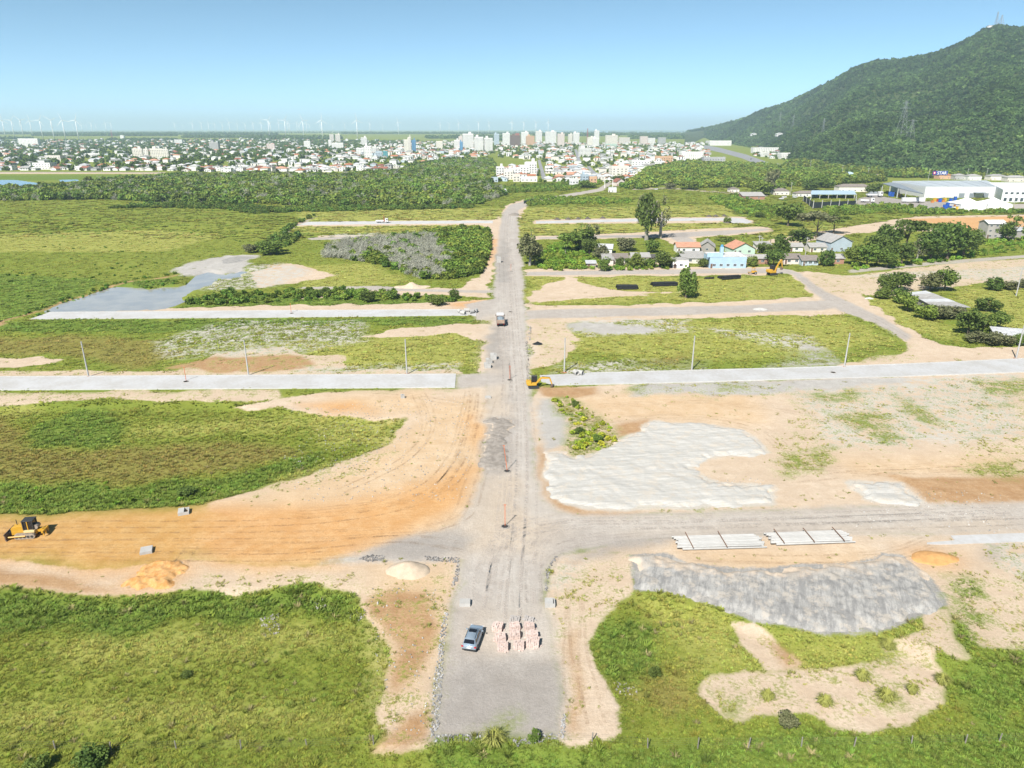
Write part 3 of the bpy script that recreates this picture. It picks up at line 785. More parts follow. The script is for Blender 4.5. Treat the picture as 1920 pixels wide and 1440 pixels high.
# ------------------------------------------------------------------ grass (uncountable)
def grass_field(name, y0, y1, per_m2, hs, protos, seed, con=(0.72, 1.25), straw=0.0):
    rs = np.random.RandomState(seed)
    A_ = (y1 - y0) * ((0.78 * (y0 + y1) / 2 + 34) * 2)
    n = int(A_ * per_m2)
    y = y0 + (y1 - y0) * rs.rand(n); x = rs.uniform(-1, 1, n) * (0.78 * y + 34)
    P = np.stack([x, y], 1)
    Q = warp(P)
    so_ = np.full(n, -12.0)
    for k in ('sand', 'orange', 'tan', 'white', 'palegrey', 'clay'): so_ = np.maximum(so_, sdf(Q, WL[k]))
    for k in ('gravel',): so_ = np.maximum(so_, sdf(warp(P, .25), WL[k]))
    rd = np.maximum(sdf(P, list(ROADS.values())), sdf(P, [grow, slab, LAKE, LAKE2]))
    gpt = sdf(Q, WL['greenpatch']); spa = sdf(warp(P, 1.6), WL['sparse']); gv = sdf(P, WL['gravel'])
    sparse_ok = (gv < 0) & (((spa > 0) & (fbm(x / 1.5, y / 1.5, 77) > 0.60)) | (fbm(x / 1.1, y / 1.1, 78) > 0.755)) & (sdf(Q, WL['white']) < 0) & (sdf(Q, WL['clay']) < 0) & (sdf(Q, WL['orange']) < 0)
    keep = ((so_ < -0.2) | (gpt > 0.2) | sparse_ok) & (rd < -0.3)
    keep &= (rs.rand(n) < 0.35 + 1.3 * fbm(x / 2.5, y / 2.5, 15))
    P = P[keep]; x = P[:, 0]; y = P[:, 1]; n = len(P)
    Q2 = warp(P, 1.6)
    lu = sstep(sdf(Q2, WL['lush']), -1, 1.5); dr = sstep(sdf(Q2, WL['dry']), -2, 3); ye = sstep(sdf(Q2, WL['yellow']), -2, 3)
    ye = np.maximum(ye, 0.7 * ((sdf(Q2, WL['sparse']) > 0) & (lu < 0.5)))
    nz = fbm(x / 3.0, y / 3.0, 21)[:, None]; nz2 = fbm(x / 11.0, y / 11.0, 33)[:, None]
    c = (1 - nz) * np.array([0.132, 0.178, 0.024]) + nz * np.array([0.238, 0.258, 0.048])
    c = c * (1 - 0.5 * nz2) + 0.5 * nz2 * np.array([0.205, 0.208, 0.040])
    c = c * (1 - ye[:, None] * .8) + ye[:, None] * .8 * np.array([0.315, 0.315, 0.085])
    c = c * (1 - dr[:, None] * .75) + dr[:, None] * .75 * np.array([0.235, 0.190, 0.060])
    c = c * (1 - lu[:, None] * .6) + lu[:, None] * .6 * np.array([0.125, 0.205, 0.038])
    c = c * 1.32 * rs.uniform(con[0], con[1], (n, 1)) * (1 + rs.uniform(-.12, .12, (n, 3)))
    sb = so_[keep] > 0; c[sb] = c[sb] * .75 + np.array([.30, .27, .12]) * .3
    if straw: q_ = rs.rand(n) < straw; c[q_] = np.array([0.42, 0.36, 0.17]) * rs.uniform(.6, 1.1, (q_.sum(), 1))
    s = hs * rs.uniform(0.6, 1.5, n) * (1 + 0.3 * lu) * (0.7 + 0.8 * nz[:, 0]) * np.where(so_[keep] > 0, .62, 1)
    sc = np.stack([s, s, s * rs.uniform(0.7, 1.2, n)], 1)
    z = surf_z(P) - 0.04 if y1 < 500 else ground_z(P)
    o = scatter(name, protos, [GM], np.column_stack([P, z]), sc, rs.uniform(0, 6.28, n), rs.randint(0, len(protos), n), c)
    return o
TU = [tuft(i, 12, 0.34, 0.22, 0.42, 0.045) for i in range(4)]
TUF = [tuft(20 + i, 10, 0.20, 0.5, 0.75, 0.11) for i in range(3)]
tag(grass_field('meadow_grass', 40, 78, 13.0, 0.52, TU, 1), 'tall green meadow grass covering the ground nearest the camera', 'grass', kind='stuff')
tag(grass_field('meadow_grass', 78, 150, 3.6, 0.85, TU, 2), 'green and yellow grass either side of the near dirt roads', 'grass', kind='stuff')
tag(grass_field('meadow_grass', 150, 420, 0.45, 0.95, TUF, 3), 'yellow green grass on the lots between the paved lanes', 'grass', kind='stuff')

tag(grass_field('weed_clumps', 40, 130, 0.35, 0.8, [tuft(60 + i, 26, 0.5, 0.25, 0.42, 0.022) for i in range(4)], 6, (0.6, 1.25), 0.14), 'scattered taller weeds and dry stalks in the near meadow', 'grass', kind='stuff')
TUX = [tuft(40 + i, 12, 0.28, 1.0, 1.6, 0.3) for i in range(3)]
tag(grass_field('meadow_grass', 420, 880, 0.05, 1.3, TUX, 4), 'rough grass of the wide meadow beyond the lots', 'grass', kind='stuff')
# ------------------------------------------------------------------ hill
RIDGE = [(1285,245,5600),(1330,239,4700),(1380,226,4200),(1420,213,3900),(1480,190,3500),(1560,150,3050),(1600,126,2850),(1640,113,2750),(1700,109,2650),(1760,96,2500),(1810,76,2380),(1845,54,2280),(1872,47,2230),(1920,51,2200),(2000,66,2180),(2150,110,2150),(2400,170,2100),(2800,215,2100)]
FOOT = [(1285,248),(1330,262),(1380,272),(1420,279),(1480,300),(1560,316),(1600,322),(1640,326),(1700,330),(1760,332),(1810,334),(1845,335),(1872,336),(1920,337),(2000,340),(2150,342),(2400,345),(2800,350)]
hx = [p[0] for p in RIDGE]
HYR = np.array([at_depth(p[0], p[1] + 3, p[2]) for p in RIDGE]); HYF = np.array([G(*p) for p in FOOT])
def hill_pts(px, v):
    """v=0 foot, 1 ridge, >1 far side"""
    px = np.asarray(px, float); v = np.asarray(v, float)
    rx, ry, rz = [np.interp(px, hx, HYR[:, k]) for k in range(3)]
    fx, fy = [np.interp(px, hx, HYF[:, k]) for k in range(2)]
    fz = ramp(fy) - 4
    a = np.minimum(v, 1)
    x = fx + (rx - fx) * v; y = fy + (ry - fy) * v
    z = fz + (rz - fz) * (0.72 * a + 0.28 * a * a * (3 - 2 * a))
    b = np.clip((v - 1) / 0.7, 0, None) ** 1.3
    z = z + (-12 - rz) * b
    z += np.sin(a * math.pi) ** .7 * (120 * (fbm(x / 420.0, y / 420.0, 61, 2) - 0.5) + 45 * (fbm(x / 130.0, y / 130.0, 62, 2) - 0.5)) * np.minimum(1, rz / 120)
    return np.stack([x, y, z], 1)
hp = np.concatenate([np.linspace(1285, 1920, 160), np.linspace(1935, 2800, 30)])
hv = np.concatenate([np.linspace(0, 1, 70), np.linspace(1.05, 1.7, 9)])
mb = MB()
HV = hill_pts(np.repeat(hp, len(hv)), np.tile(hv, len(hp))).tolist()
nv = len(hv)
mb.add(HV, [(i * nv + j, i * nv + j + 1, (i + 1) * nv + j + 1, (i + 1) * nv + j) for i in range(len(hp) - 1) for j in range(nv - 1)])
hm = mat('hill_undergrowth', (0.060, 0.085, 0.022), 1.0, 0.4, 0.02)
tag(mb.build('hill', hm, smooth=True), kind='structure')
rs = np.random.RandomState(5)
px = rs.uniform(1290, 2080, 150000); v = rs.uniform(0.0, 1.05, 150000)
dd = np.interp(px, hx, [p[2] for p in RIDGE])
ok = (rs.rand(150000) < (dd / 5600) * (0.5 + 0.5 * v) * 1.2) | (rs.rand(150000) < 0.2)
HP = hill_pts(px[ok], v[ok])[:46000]
n = len(HP)
s = (3.0 + 5.5 * rs.rand(n) ** 2.2) * np.clip(HP[:, 1] / 2600, 0.8, 1.5)
bigp = fbm(HP[:, 0] / 210, HP[:, 1] / 210, 88, 3)
HP[:, 2] += s * 0.55
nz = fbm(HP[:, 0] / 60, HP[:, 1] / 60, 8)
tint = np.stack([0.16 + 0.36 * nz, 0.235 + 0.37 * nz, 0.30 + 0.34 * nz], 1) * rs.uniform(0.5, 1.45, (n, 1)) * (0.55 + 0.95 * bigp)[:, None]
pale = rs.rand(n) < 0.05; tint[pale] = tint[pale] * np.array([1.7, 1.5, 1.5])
tag(scatter('hill_forest', FARB, [LM[0]], HP, np.stack([s, s, s * rs.uniform(0.7, 1.15, n)], 1), rs.uniform(0, 6.28, n), rs.randint(0, 4, n), tint),
    'dense green forest covering the whole hillside at the right', 'forest', kind='stuff')

# ------------------------------------------------------------------ woods that read as one mass
def wood(name, label, polys, per, smin, smax, seed, grey=0.0, tone=(0.6, 0.6, 0.5), protos=None, yk=0.75, gpoly=None):
    rs = np.random.RandomState(seed); pts = []
    for p in polys:
        w_ = W(p) if not isinstance(p, np.ndarray) else p
        pts.append(inpoly(w_, int(area(w_) / per) + 1, rs))
    P = np.concatenate(pts); n = len(P)
    s = rs.uniform(smin, smax, n) * (0.75 + 0.6 * fbm(P[:, 0] / 25, P[:, 1] / 25, 4))
    sz = s * rs.uniform(0.65, 1.0, n) * yk / 0.75
    z = ground_z(P) + sz * 0.55
    nz = fbm(P[:, 0] / 14, P[:, 1] / 14, 19)
    tint = np.array(tone)[None] * (0.55 + 0.6 * nz + 0.55 * fbm(P[:, 0] / 70, P[:, 1] / 70, 20))[:, None] * rs.uniform(0.7, 1.3, (n, 1))
    tint[:, 0] *= rs.uniform(0.85, 1.3, n)
    pick = rs.randint(0, 4, n)
    pr = (protos or BUSH)[:4]
    if grey > 0:
        pr = pr + TWIG
        gmask = rs.rand(n) < grey * sstep(fbm(P[:, 0] / 9, P[:, 1] / 9, 66), 0.40, 0.56)
        if gpoly is not None: gmask = (rs.rand(n) < 0.93) & (sdf(warp(P, 1.5), [W(q) for q in gpoly]) > 0)
        pick[gmask] = rs.randint(4, 7, gmask.sum()); tint[gmask] = np.array([0.44, 0.46, 0.40]) * rs.uniform(0.75, 1.2, (gmask.sum(), 1))
    mats = [LM[0]] * 4 + [LM[1]] * 3 if grey > 0 else [LM[0]]
    o = scatter(name, pr, mats, np.column_stack([P, z]), np.stack([s, s, sz], 1), rs.uniform(0, 6.28, n), pick, tint)
    return tag(o, label, 'wood', kind='stuff')
TWIG = [crown(90 + i, 1.0, 0.95, 330, 0.20, 12, 0.09, fill=0.5) for i in range(3)]
wood('scrub_wood', 'wide belt of scrub trees between the meadow and the town', [
 [(-260,360),(0,358),(60,359),(110,353),(200,342),(330,331),(500,329),(620,331),(720,326),(780,318),(830,305),(920,300),(935,328),(918,350),(945,366),(890,386),(600,388),(480,381),(420,386),(200,374),(-260,381)]],
 17, 1.9, 6.2, 31, 0.3, (0.62, 0.68, 0.48))
wood('scrub_wood', 'dark shrubs fringing the meadow in front of the wood', [
 [(190,392),(260,384),(430,381),(520,392),(560,388),(890,386),(885,391),(560,398),(470,402),(420,392),(260,390)],
 [(470,470),(490,455),(530,440),(560,445),(545,460),(500,475)],[(530,432),(580,408),(592,404),(560,420),(540,434)]], 9, 1.4, 2.6, 32, 0, (0.5, 0.58, 0.4))
wood('grove', 'dense grove with bare grey trees beside the gravel road', [
 [(605,482),(612,466),(650,456),(740,446),(850,434),(915,434),(918,460),(908,490),(902,512),(860,524),(790,524),(740,505),(690,492),(640,486)]],
 5.5, 1.7, 3.2, 33, 0.5, (0.66, 0.72, 0.45), gpoly=[[(600,486),(610,460),(720,446),(810,442),(840,480),(835,522),(760,522),(740,500),(700,475),(680,496)]])
wood('hedge_scrub', 'low green scrub along the path above the paved lane', [
 [(350,572),(430,545),(520,550),(560,545),(620,543),(700,547),(740,550),(860,560),(850,566),(700,564),(560,566),(400,572)]], 8, 0.8, 2.1, 34, 0.0, (0.62, 0.75, 0.45))
wood('roadside_wood', 'green wood between the town and the highway at right', [
 [(1165,352),(1200,335),(1215,318),(1290,306),(1430,312),(1560,330),(1640,334),(1660,340),(1560,348),(1480,349),(1440,362),(1400,350),(1360,352),(1300,352),(1250,345),(1200,356)]],
 26, 3.4, 6.5, 35, 0.0, (0.72, 0.75, 0.5))
wood('roadside_wood', 'trees along the foot of the hill behind the warehouse', [
 [(1470,312),(1530,296),(1580,285),(1700,300),(1920,300),(2200,300),(2200,338),(1920,336),(1700,334),(1580,330),(1520,325)]], 42, 4.0, 7.5, 36, 0.0, (0.66, 0.68, 0.46))
wood('roadside_scrub', 'green thicket along the asphalt road up to the town gate', [
 [(985,378),(1010,370),(1080,372),(1185,376),(1180,382),(1040,384),(990,386)],[(930,352),(1010,346),(1130,340),(1125,346),(1060,358),(950,362),(940,370)],
 [(1330,372),(1380,366),(1430,385),(1470,395),(1440,412),(1400,404),(1350,385)],[(1540,392),(1660,385),(1800,398),(1780,402),(1640,400),(1560,406)],
 [(1700,395),(1920,397),(1920,400),(1700,402)]], 13, 1.1, 2.8, 37, 0.0, (0.75, 0.85, 0.5))
wood('garden_scrub', 'rank green garden growth beside the left village houses', [
 [(1010,490),(1030,462),(1060,450),(1110,470),(1130,490),(1115,505),(1040,508),(1010,504)],[(1140,500),(1260,495),(1255,506),(1130,508)]], 6, 0.7, 1.7, 38, 0.0, (0.85, 1.0, 0.5))
wood('garden_scrub', 'bushes along the bank left of the tall unfinished house', [
 [(1595,500),(1660,497),(1840,470),(1920,455),(1990,450),(1990,462),(1920,470),(1840,482),(1700,500),(1600,507)],[(1830,452),(1990,442),(1990,452),(1850,462)]], 11, 0.8, 1.9, 39, 0.0, (0.8, 0.95, 0.5))
wood('pit_scrub', 'bushy scrub in the hollow beside the white clay', [
 [(1035,748),(1060,744),(1092,756),(1118,776),(1147,800),(1158,822),(1140,840),(1112,847),(1082,850),(1068,830),(1068,800),(1048,768)]], 3.6, 0.35, 0.95, 40, 0.0, (1.35, 1.2, 0.5))
wood('reed_scrub', 'dark tussocks along the ditch of the left meadow', [
 [(-100,905),(140,900),(340,892),(400,895),(380,930),(250,946),(100,958),(-100,962)],[(340,905),(385,890),(390,930),(350,935)]], 26, 0.3, 0.7, 41, 0.0, (0.95, 1.1, 0.5))
# far tree belts on the plain
FB = []
for px0, px1, yy, dep, hh in [(-150,60,4200,160,16),(60,330,5200,300,18),(200,330,3900,150,15),(-150,330,6500,400,20),(330,520,6000,300,18),(340,560,4600,250,16),(470,640,4300,300,20),(640,900,7000,400,18),(800,960,4400,260,20),(900,960,3900,150,18),(1000,1160,5200,300,18),(1180,1300,4300,250,20),(1120,1330,5600,300,16),(1240,1400,4600,200,18),(-150,1400,9000,900,18),(900,1250,6500,300,14)]:
    k = int((px1 - px0) * yy / 1331 * dep / 330)
    for _ in range(min(k, 1500)):
        px = rs.uniform(px0, px1); y = yy + rs.uniform(-0.5, 0.5) * dep
        FB.append((at_depth(px, 250, y)[0], y, float(ramp(y)), hh * rs.uniform(0.4, 0.7)))
FB = np.array(FB); n = len(FB)
FB[:, 2] += FB[:, 3] * 0.6
tint = np.array([0.5, 0.58, 0.5])[None] * rs.uniform(0.7, 1.25, (n, 1))
tag(scatter('distant_woods', FARB, [LM[0]], FB[:, :3], np.stack([FB[:, 3] * 1.1, FB[:, 3] * 1.1, FB[:, 3]], 1), rs.uniform(0, 6.28, n), rs.randint(0, 4, n), tint),
    'hazy tree belts on the plain below the wind turbines', 'wood', kind='stuff')

rs = np.random.RandomState(45)
P = inpoly(W([(-300,395),(190,395),(420,395),(500,425),(330,515),(230,528),(100,560),(-300,560)]), 900, rs); n = len(P); s_ = rs.uniform(.35, 1.1, n)
keepd = fbm(P[:, 0] / 30, P[:, 1] / 30, 12) > .5; P = P[keepd]; s_ = s_[keepd]; n = len(P)
tag(scatter('meadow_tussocks', FARB, [LM[0]], np.column_stack([P, ground_z(P) + s_ * .2]), np.stack([s_ * 1.3, s_, s_ * .7], 1), rs.uniform(0, 6.28, n), rs.randint(0, 4, n), np.array([.7, .85, .4])[None] * rs.uniform(.6, 1.2, (n, 1))), 'dark tussocks dotted over the left meadow', 'grass', kind='stuff')
# ------------------------------------------------------------------ wheel tracks pressed into the soil
def trackmat(name, col, amax):
    m = bpy.data.materials.new(name); m.use_nodes = True; t = m.node_tree; b = t.nodes['Principled BSDF']
    po = nd(t, 'ShaderNodeNewGeometry').outputs['Position']
    n1 = nd(t, 'ShaderNodeTexNoise', {'Vector': po, 'Scale': 0.5, 'Detail': 6.0, 'Roughness': .7}).outputs[0]
    n2 = nd(t, 'ShaderNodeTexNoise', {'Vector': po, 'Scale': 4.0, 'Detail': 3.0}).outputs[0]
    t.links.new(mixc(t, n2, tuple(c * .8 for c in col), col), b.inputs['Base Color']); b.inputs['Roughness'].default_value = 1; b.inputs['Specular IOR Level'].default_value = 0.05
    t.links.new(mth(t, 'MULTIPLY', mrange(t, n1, .40, .62), mrange(t, n2, .3, .6, amax * .4, amax)), b.inputs['Alpha'])
    return m
TKD = trackmat('pressed_soil_dark', (0.34, 0.22, 0.12), .18); TKL = trackmat('pressed_soil_light', (0.56, 0.50, 0.445), .34); TKG = trackmat('pressed_gravel', (0.27, 0.235, 0.20), .13)
def spline(p, step=1.1):
    p = np.array(p); out = []
    for i in range(len(p) - 1):
        a = p[max(i - 1, 0)]; b = p[i]; c = p[i + 1]; d_ = p[min(i + 2, len(p) - 1)]
        n = max(2, int(np.linalg.norm(c - b) / step))
        for k in range(n):
            t_ = k / n; out.append(.5 * (2 * b + (c - a) * t_ + (2 * a - 5 * b + 4 * c - d_) * t_ ** 2 + (3 * b - a - 3 * c + d_) * t_ ** 3))
    return np.array(out)
def wheel_tracks(lines, m, label, gauge=1.9, wd=.42, reps=1, seed=0):
    rs = np.random.RandomState(seed); V_ = []; F_ = []
    for ln in lines:
        base = spline([G(*q) for q in ln])
        if len(base) < 4: continue
        for rp in range(reps):
            c = base + (0 if rp == 0 else 1) * (rs.uniform(-1.6, 1.6, 2) + np.stack([np.sin(np.linspace(0, 3 + rp, len(base)) + rp) * .8] * 2, 1))
            tg = np.gradient(c, axis=0); tg /= np.linalg.norm(tg, axis=1)[:, None] + 1e-9; nn = np.stack([-tg[:, 1], tg[:, 0]], 1)
            for s in (-1, 1):
                A_ = c + nn * (s * gauge / 2 - wd / 2); B_ = c + nn * (s * gauge / 2 + wd / 2)
                zA = surf_z(A_) + .055 + .006 * (rp + (s > 0)); zB = surf_z(B_) + .055 + .006 * (rp + (s > 0)); o = len(V_)
                for a, za, b, zb in zip(A_, zA, B_, zB): V_ += [(a[0], a[1], za), (b[0], b[1], zb)]
                F_ += [(o + 2 * i, o + 2 * i + 1, o + 2 * i + 3, o + 2 * i + 2) for i in range(len(c) - 1)]
    me = bpy.data.meshes.new('wheel_tracks'); me.from_pydata(V_, [], F_); me.materials.append(m)
    return tag(ob('wheel_tracks', me), label, 'tracks', kind='stuff')
wheel_tracks([[(-60,985),(200,984),(450,982),(650,970),(790,938),(870,880),(905,800),(925,740)],[(-60,1008),(250,1006),(500,1003),(700,996),(860,975),(900,900),(915,850)],[(-60,1030),(300,1028),(560,1025),(760,1010),(900,1030)],[(-60,1042),(220,1044),(480,1046),(640,1040)],[(330,1040),(310,1070),(280,1100)],[(350,1035),(335,1065),(310,1095)]], TKD, 'dark wheel tracks along the orange road', reps=2, seed=1)
wheel_tracks([[(880,735),(870,780),(850,850),(800,910),(700,945),(560,960)],[(890,740),(885,800),(870,870),(830,930)],[(780,740),(800,800),(760,860),(640,920)],[(700,740),(780,745),(880,760)],[(1120,762),(1300,752),(1480,768),(1620,810)],[(1110,790),(1280,780),(1420,800),(1480,850)],[(1460,870),(1600,880),(1800,870)],[(1480,900),(1700,880),(1900,880)],[(1300,1045),(1450,1050),(1650,1040),(1750,1010)],[(1080,1130),(1085,1220),(1105,1300),(1120,1370)],[(1010,560),(1100,556),(1240,552),(1380,545),(1470,520)]], TKD, 'brown wheel tracks across the bare sand', reps=2, seed=2)
wheel_tracks([[(960,1180),(965,1080),(972,1000),(978,900),(978,800),(974,720),(966,620),(960,520),(952,450),(956,400)],[(930,1150),(940,1080),(955,1000),(965,900),(968,800),(966,720),(955,620)],[(985,1140),(985,1060),(1010,1010),(1080,985),(1300,982),(1600,972),(2000,962)],[(900,1120),(910,1060),(960,1000),(1060,980),(1250,976),(1500,968),(1900,956)]], TKL, 'pale wheel tracks worn into the gravel roads', reps=3, seed=3, wd=.5)
wheel_tracks([[(1000,1150),(1000,1070),(1040,1030),(1150,1010),(1400,996),(1700,985),(2000,975)],[(990,600),(1200,590),(1400,582),(1560,575)],[(945,760),(950,700),(940,640),(940,560),(940,480)],[(1500,520),(1560,560),(1650,600),(1720,640)]], TKG, 'grey wheel tracks over the gravel roads', reps=2, seed=4)

# ------------------------------------------------------------------ spread banks of fill with their own relief
def fillmat(name, a, b, dusty, m, rot):
    mt = bpy.data.materials.new(name); mt.use_nodes = True; t = mt.node_tree; bs = t.nodes['Principled BSDF']
    po = nd(t, 'ShaderNodeNewGeometry').outputs['Position']
    v = nd(t, 'ShaderNodeMapping', {'Vector': nd(t, 'ShaderNodeMapping', {'Vector': po, 'Rotation': (0, 0, rot)}).outputs[0], 'Scale': m}).outputs[0]
    st = nd(t, 'ShaderNodeTexNoise', {'Vector': v, 'Scale': 1.0, 'Detail': 8.0, 'Roughness': .72}).outputs[0]
    n1 = nd(t, 'ShaderNodeTexNoise', {'Vector': po, 'Scale': .45, 'Detail': 9.0, 'Roughness': .75}).outputs[0]
    n2 = nd(t, 'ShaderNodeTexNoise', {'Vector': po, 'Scale': 5.0, 'Detail': 4.0, 'Roughness': .7}).outputs[0]
    c = mixc(t, mrange(t, st, .40, .62), a, b)
    c = mixc(t, mrange(t, n1, .50, .60, 0, .75), c, dusty)
    c = mixc(t, mrange(t, n2, .52, .66, 0, .4), c, tuple(q * .6 for q in a))
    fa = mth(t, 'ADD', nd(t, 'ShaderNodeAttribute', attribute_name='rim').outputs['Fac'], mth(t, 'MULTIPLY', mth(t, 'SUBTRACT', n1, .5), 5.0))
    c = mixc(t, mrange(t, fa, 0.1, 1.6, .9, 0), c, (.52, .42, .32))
    t.links.new(c, bs.inputs['Base Color']); bs.inputs['Roughness'].default_value = 1; bs.inputs['Specular IOR Level'].default_value = .05
    h = mth(t, 'ADD', mth(t, 'MULTIPLY', st, .6), mth(t, 'MULTIPLY', n2, .4))
    t.links.new(nd(t, 'ShaderNodeBump', {'Strength': .6, 'Distance': .25, 'Height': h}).outputs[0], bs.inputs['Normal'])
    return mt
def bank(name, label, poly, m, hfun, res=.3, wk=.7, fade=1.0):
    lo = poly.min(0) - 3; hi = poly.max(0) + 3
    gx, gy = np.meshgrid(np.arange(lo[0], hi[0], res), np.arange(lo[1], hi[1], res), indexing='ij'); P = np.stack([gx.ravel(), gy.ravel()], 1)
    d_ = sdf(warp(P, wk), [poly], 8.0) + (fbm(P[:, 0] / 2.2, P[:, 1] / 2.2, 51, 4) - .5) * 4.0
    z = surf_z(P) + hfun(P, d_)
    nx, ny = gx.shape; idx = np.arange(nx * ny).reshape(nx, ny)
    q = np.stack([idx[:-1, :-1], idx[1:, :-1], idx[1:, 1:], idx[:-1, 1:]], -1).reshape(-1, 4); q = q[d_[q].max(1) > -.05]
    u, inv = np.unique(q, return_inverse=True)
    me = bpy.data.meshes.new(name); me.from_pydata(np.column_stack([P[u], z[u]]).tolist(), [], inv.reshape(-1, 4).tolist()); me.materials.append(m)
    me.polygons.foreach_set('use_smooth', np.ones(len(me.polygons), bool))
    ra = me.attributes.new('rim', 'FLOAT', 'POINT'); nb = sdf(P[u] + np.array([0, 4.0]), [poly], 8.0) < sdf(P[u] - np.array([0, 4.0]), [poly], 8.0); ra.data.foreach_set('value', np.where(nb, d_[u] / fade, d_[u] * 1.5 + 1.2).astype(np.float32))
    return tag(ob(name, me), label, 'heap')
def h_clay(P, d_):
    c, s = math.cos(.35), math.sin(.35); u = P[:, 0] * c + P[:, 1] * s; v = -P[:, 0] * s + P[:, 1] * c
    rid = np.abs(fbm(u / 1.5, v / 9, 52, 2) - .5) * 2
    return (.55 * sstep(d_, -.1, 2.4) - .08) + (rid * .20 + (fbm(P[:, 0] / .6, P[:, 1] / .6, 53, 2) - .5) * .26) * sstep(d_, 0, 1.5)
def h_white(P, d_):
    c, s = math.cos(-.12), math.sin(-.12); u = P[:, 0] * c + P[:, 1] * s; v = -P[:, 0] * s + P[:, 1] * c
    rid = np.abs(fbm(u / 12, v / 1.1, 54, 2) - .5) * 2
    return (.42 * sstep(d_, -.1, 2.2) - .08) + (rid * .06 + (fbm(P[:, 0] / .7, P[:, 1] / .7, 55, 2) - .5) * .10) * sstep(d_, 0, 1.5)
bank('clay_bank', 'ridged grey clay bank spread at the lower right', WL['clay'][0], fillmat('grey_clay_fill', (.225, .221, .214), (.345, .335, .317), (.40, .36, .31), (1.3, .22, 1), .35), h_clay, fade=2.6)
bank('white_clay_heap', 'broad white clay heap right of the main road', WL['white'][0], fillmat('white_clay_fill', (.38, .368, .34), (.465, .452, .424), (.46, .415, .355), (.08, 2.6, 1), -.12), h_white)
bank('white_clay_heap', 'small white clay heap near the right gravel road', WL['white'][1], MATS.get('x') or bpy.data.materials['white_clay_fill'], h_white)

def h_spoil(P, d_): return (.5 * sstep(d_, -.1, 1.8) - .06) + (fbm(P[:, 0] / .7, P[:, 1] / .7, 58, 3) - .5) * .5 * sstep(d_, 0, 1)
def h_low(P, d_): return (.32 * sstep(d_, -.1, 1.6) - .05) + (fbm(P[:, 0] / 1.0, P[:, 1] / 1.0, 59, 3) - .5) * .25 * sstep(d_, 0, 1)
bank('soil_heap', 'ragged orange spoil tongue spilled below the orange road', W([(318,1046),(350,1050),(347,1075),(305,1104),(262,1106),(238,1092),(255,1072),(290,1052)]), fillmat('orange_spoil', (.47, .235, .08), (.56, .34, .15), (.52, .31, .14), (1.2, .6, 1), .3), h_spoil, .2, .5, .4)
bank('gravel_heap', 'low strip of dark gravel along the left of the road', WL['darkgravel'][0], fillmat('gravel_strip', (.22, .195, .17), (.30, .27, .24), (.31, .275, .24), (1.2, 1.0, 1), 0), h_low, .25, .6, .6)
wood('reed_scrub', 'dark reeds along the left bank of the muddy pond', [[(60,596),(84,582),(115,564),(165,548),(212,532),(236,527),(240,531),(205,541),(160,556),(115,570),(90,584),(64,600)],[(240,530),(290,528),(345,522),(350,530),(310,534),(280,539)]], 7, .35, 1.0, 46, 0.0, (.6, .8, .4))

wood('ditch_reeds', 'dark reeds lining the diagonal ditch of the left meadow', [[(600,402),(560,418),(530,434),(498,450),(494,447),(526,431),(556,415)],[(330,512),(240,525),(205,535),(160,548),(110,563),(60,584),(0,604),(-100,632),(-100,626),(0,599),(60,580),(110,559),(160,545),(205,532),(240,522),(330,509)]], 9, .4, 1.1, 48, 0.0, (.5, .65, .38))
# ------------------------------------------------------------------ town
WALLS = {'white': (0.72, 0.71, 0.69), 'cream': (0.70, 0.66, 0.59), 'beige': (0.64, 0.60, 0.55), 'pale blue': (0.42, 0.50, 0.57), 'pink': (0.67, 0.58, 0.54), 'grey': (0.40, 0.40, 0.40), 'peach': (0.60, 0.38, 0.24), 'brown': (0.16, 0.11, 0.09), 'blue': (0.10, 0.25, 0.42), 'teal': (0.10, 0.32, 0.36), 'red': (0.36, 0.09, 0.06), 'mint': (0.45, 0.58, 0.50)}
ROOFS = {'terracotta': (0.42, 0.17, 0.09), 'red brown': (0.27, 0.11, 0.075), 'grey': (0.30, 0.295, 0.285), 'pale metal': (0.50, 0.51, 0.52), 'dark': (0.11, 0.105, 0.10), 'salmon': (0.52, 0.27, 0.18), 'white': (0.60, 0.60, 0.59)}
def wmat(k): return mat('wall_' + k.replace(' ', '_'), WALLS[k], 0.85, 0.12, 0.4)
def rmat(k): return mat('roof_' + k.replace(' ', '_'), ROOFS[k], 0.85, 0.3, 0.5, stretch=(1, 4, 1))
winm = mat('window_glass_far', (0.055, 0.065, 0.08), 0.25, 0.3, 0.5, spec=0.5)
streetm = mat('street_asphalt', (0.25, 0.25, 0.255), 0.9, 0.2, 0.1)

def windows(mb, w, d, h, z0, fl, cw, faces=('f', 'l', 'r'), wh=1.3, ww=1.5, mi=0, proud=0.06):
    nf_ = max(1, int(h // fl))
    for f in faces:
        L = w if f == 'f' else d
        nc_ = max(1, int(L // cw))
        for i in range(nf_):
            zc = z0 + fl * (i + 0.5)
            for j in range(nc_):
                c = -L / 2 + L * (j + 0.5) / nc_
                a, b, y0, y1 = c - ww / 2, c + ww / 2, zc - wh / 2, zc + wh / 2
                if f == 'f': mb.box(a, b, -d / 2 - proud, -d / 2 + 0.02, y0, y1, mi)
                elif f == 'l': mb.box(-w / 2 - proud, -w / 2 + 0.02, a, b, y0, y1, mi)
                else: mb.box(w / 2 - 0.02, w / 2 + proud, a, b, y0, y1, mi)

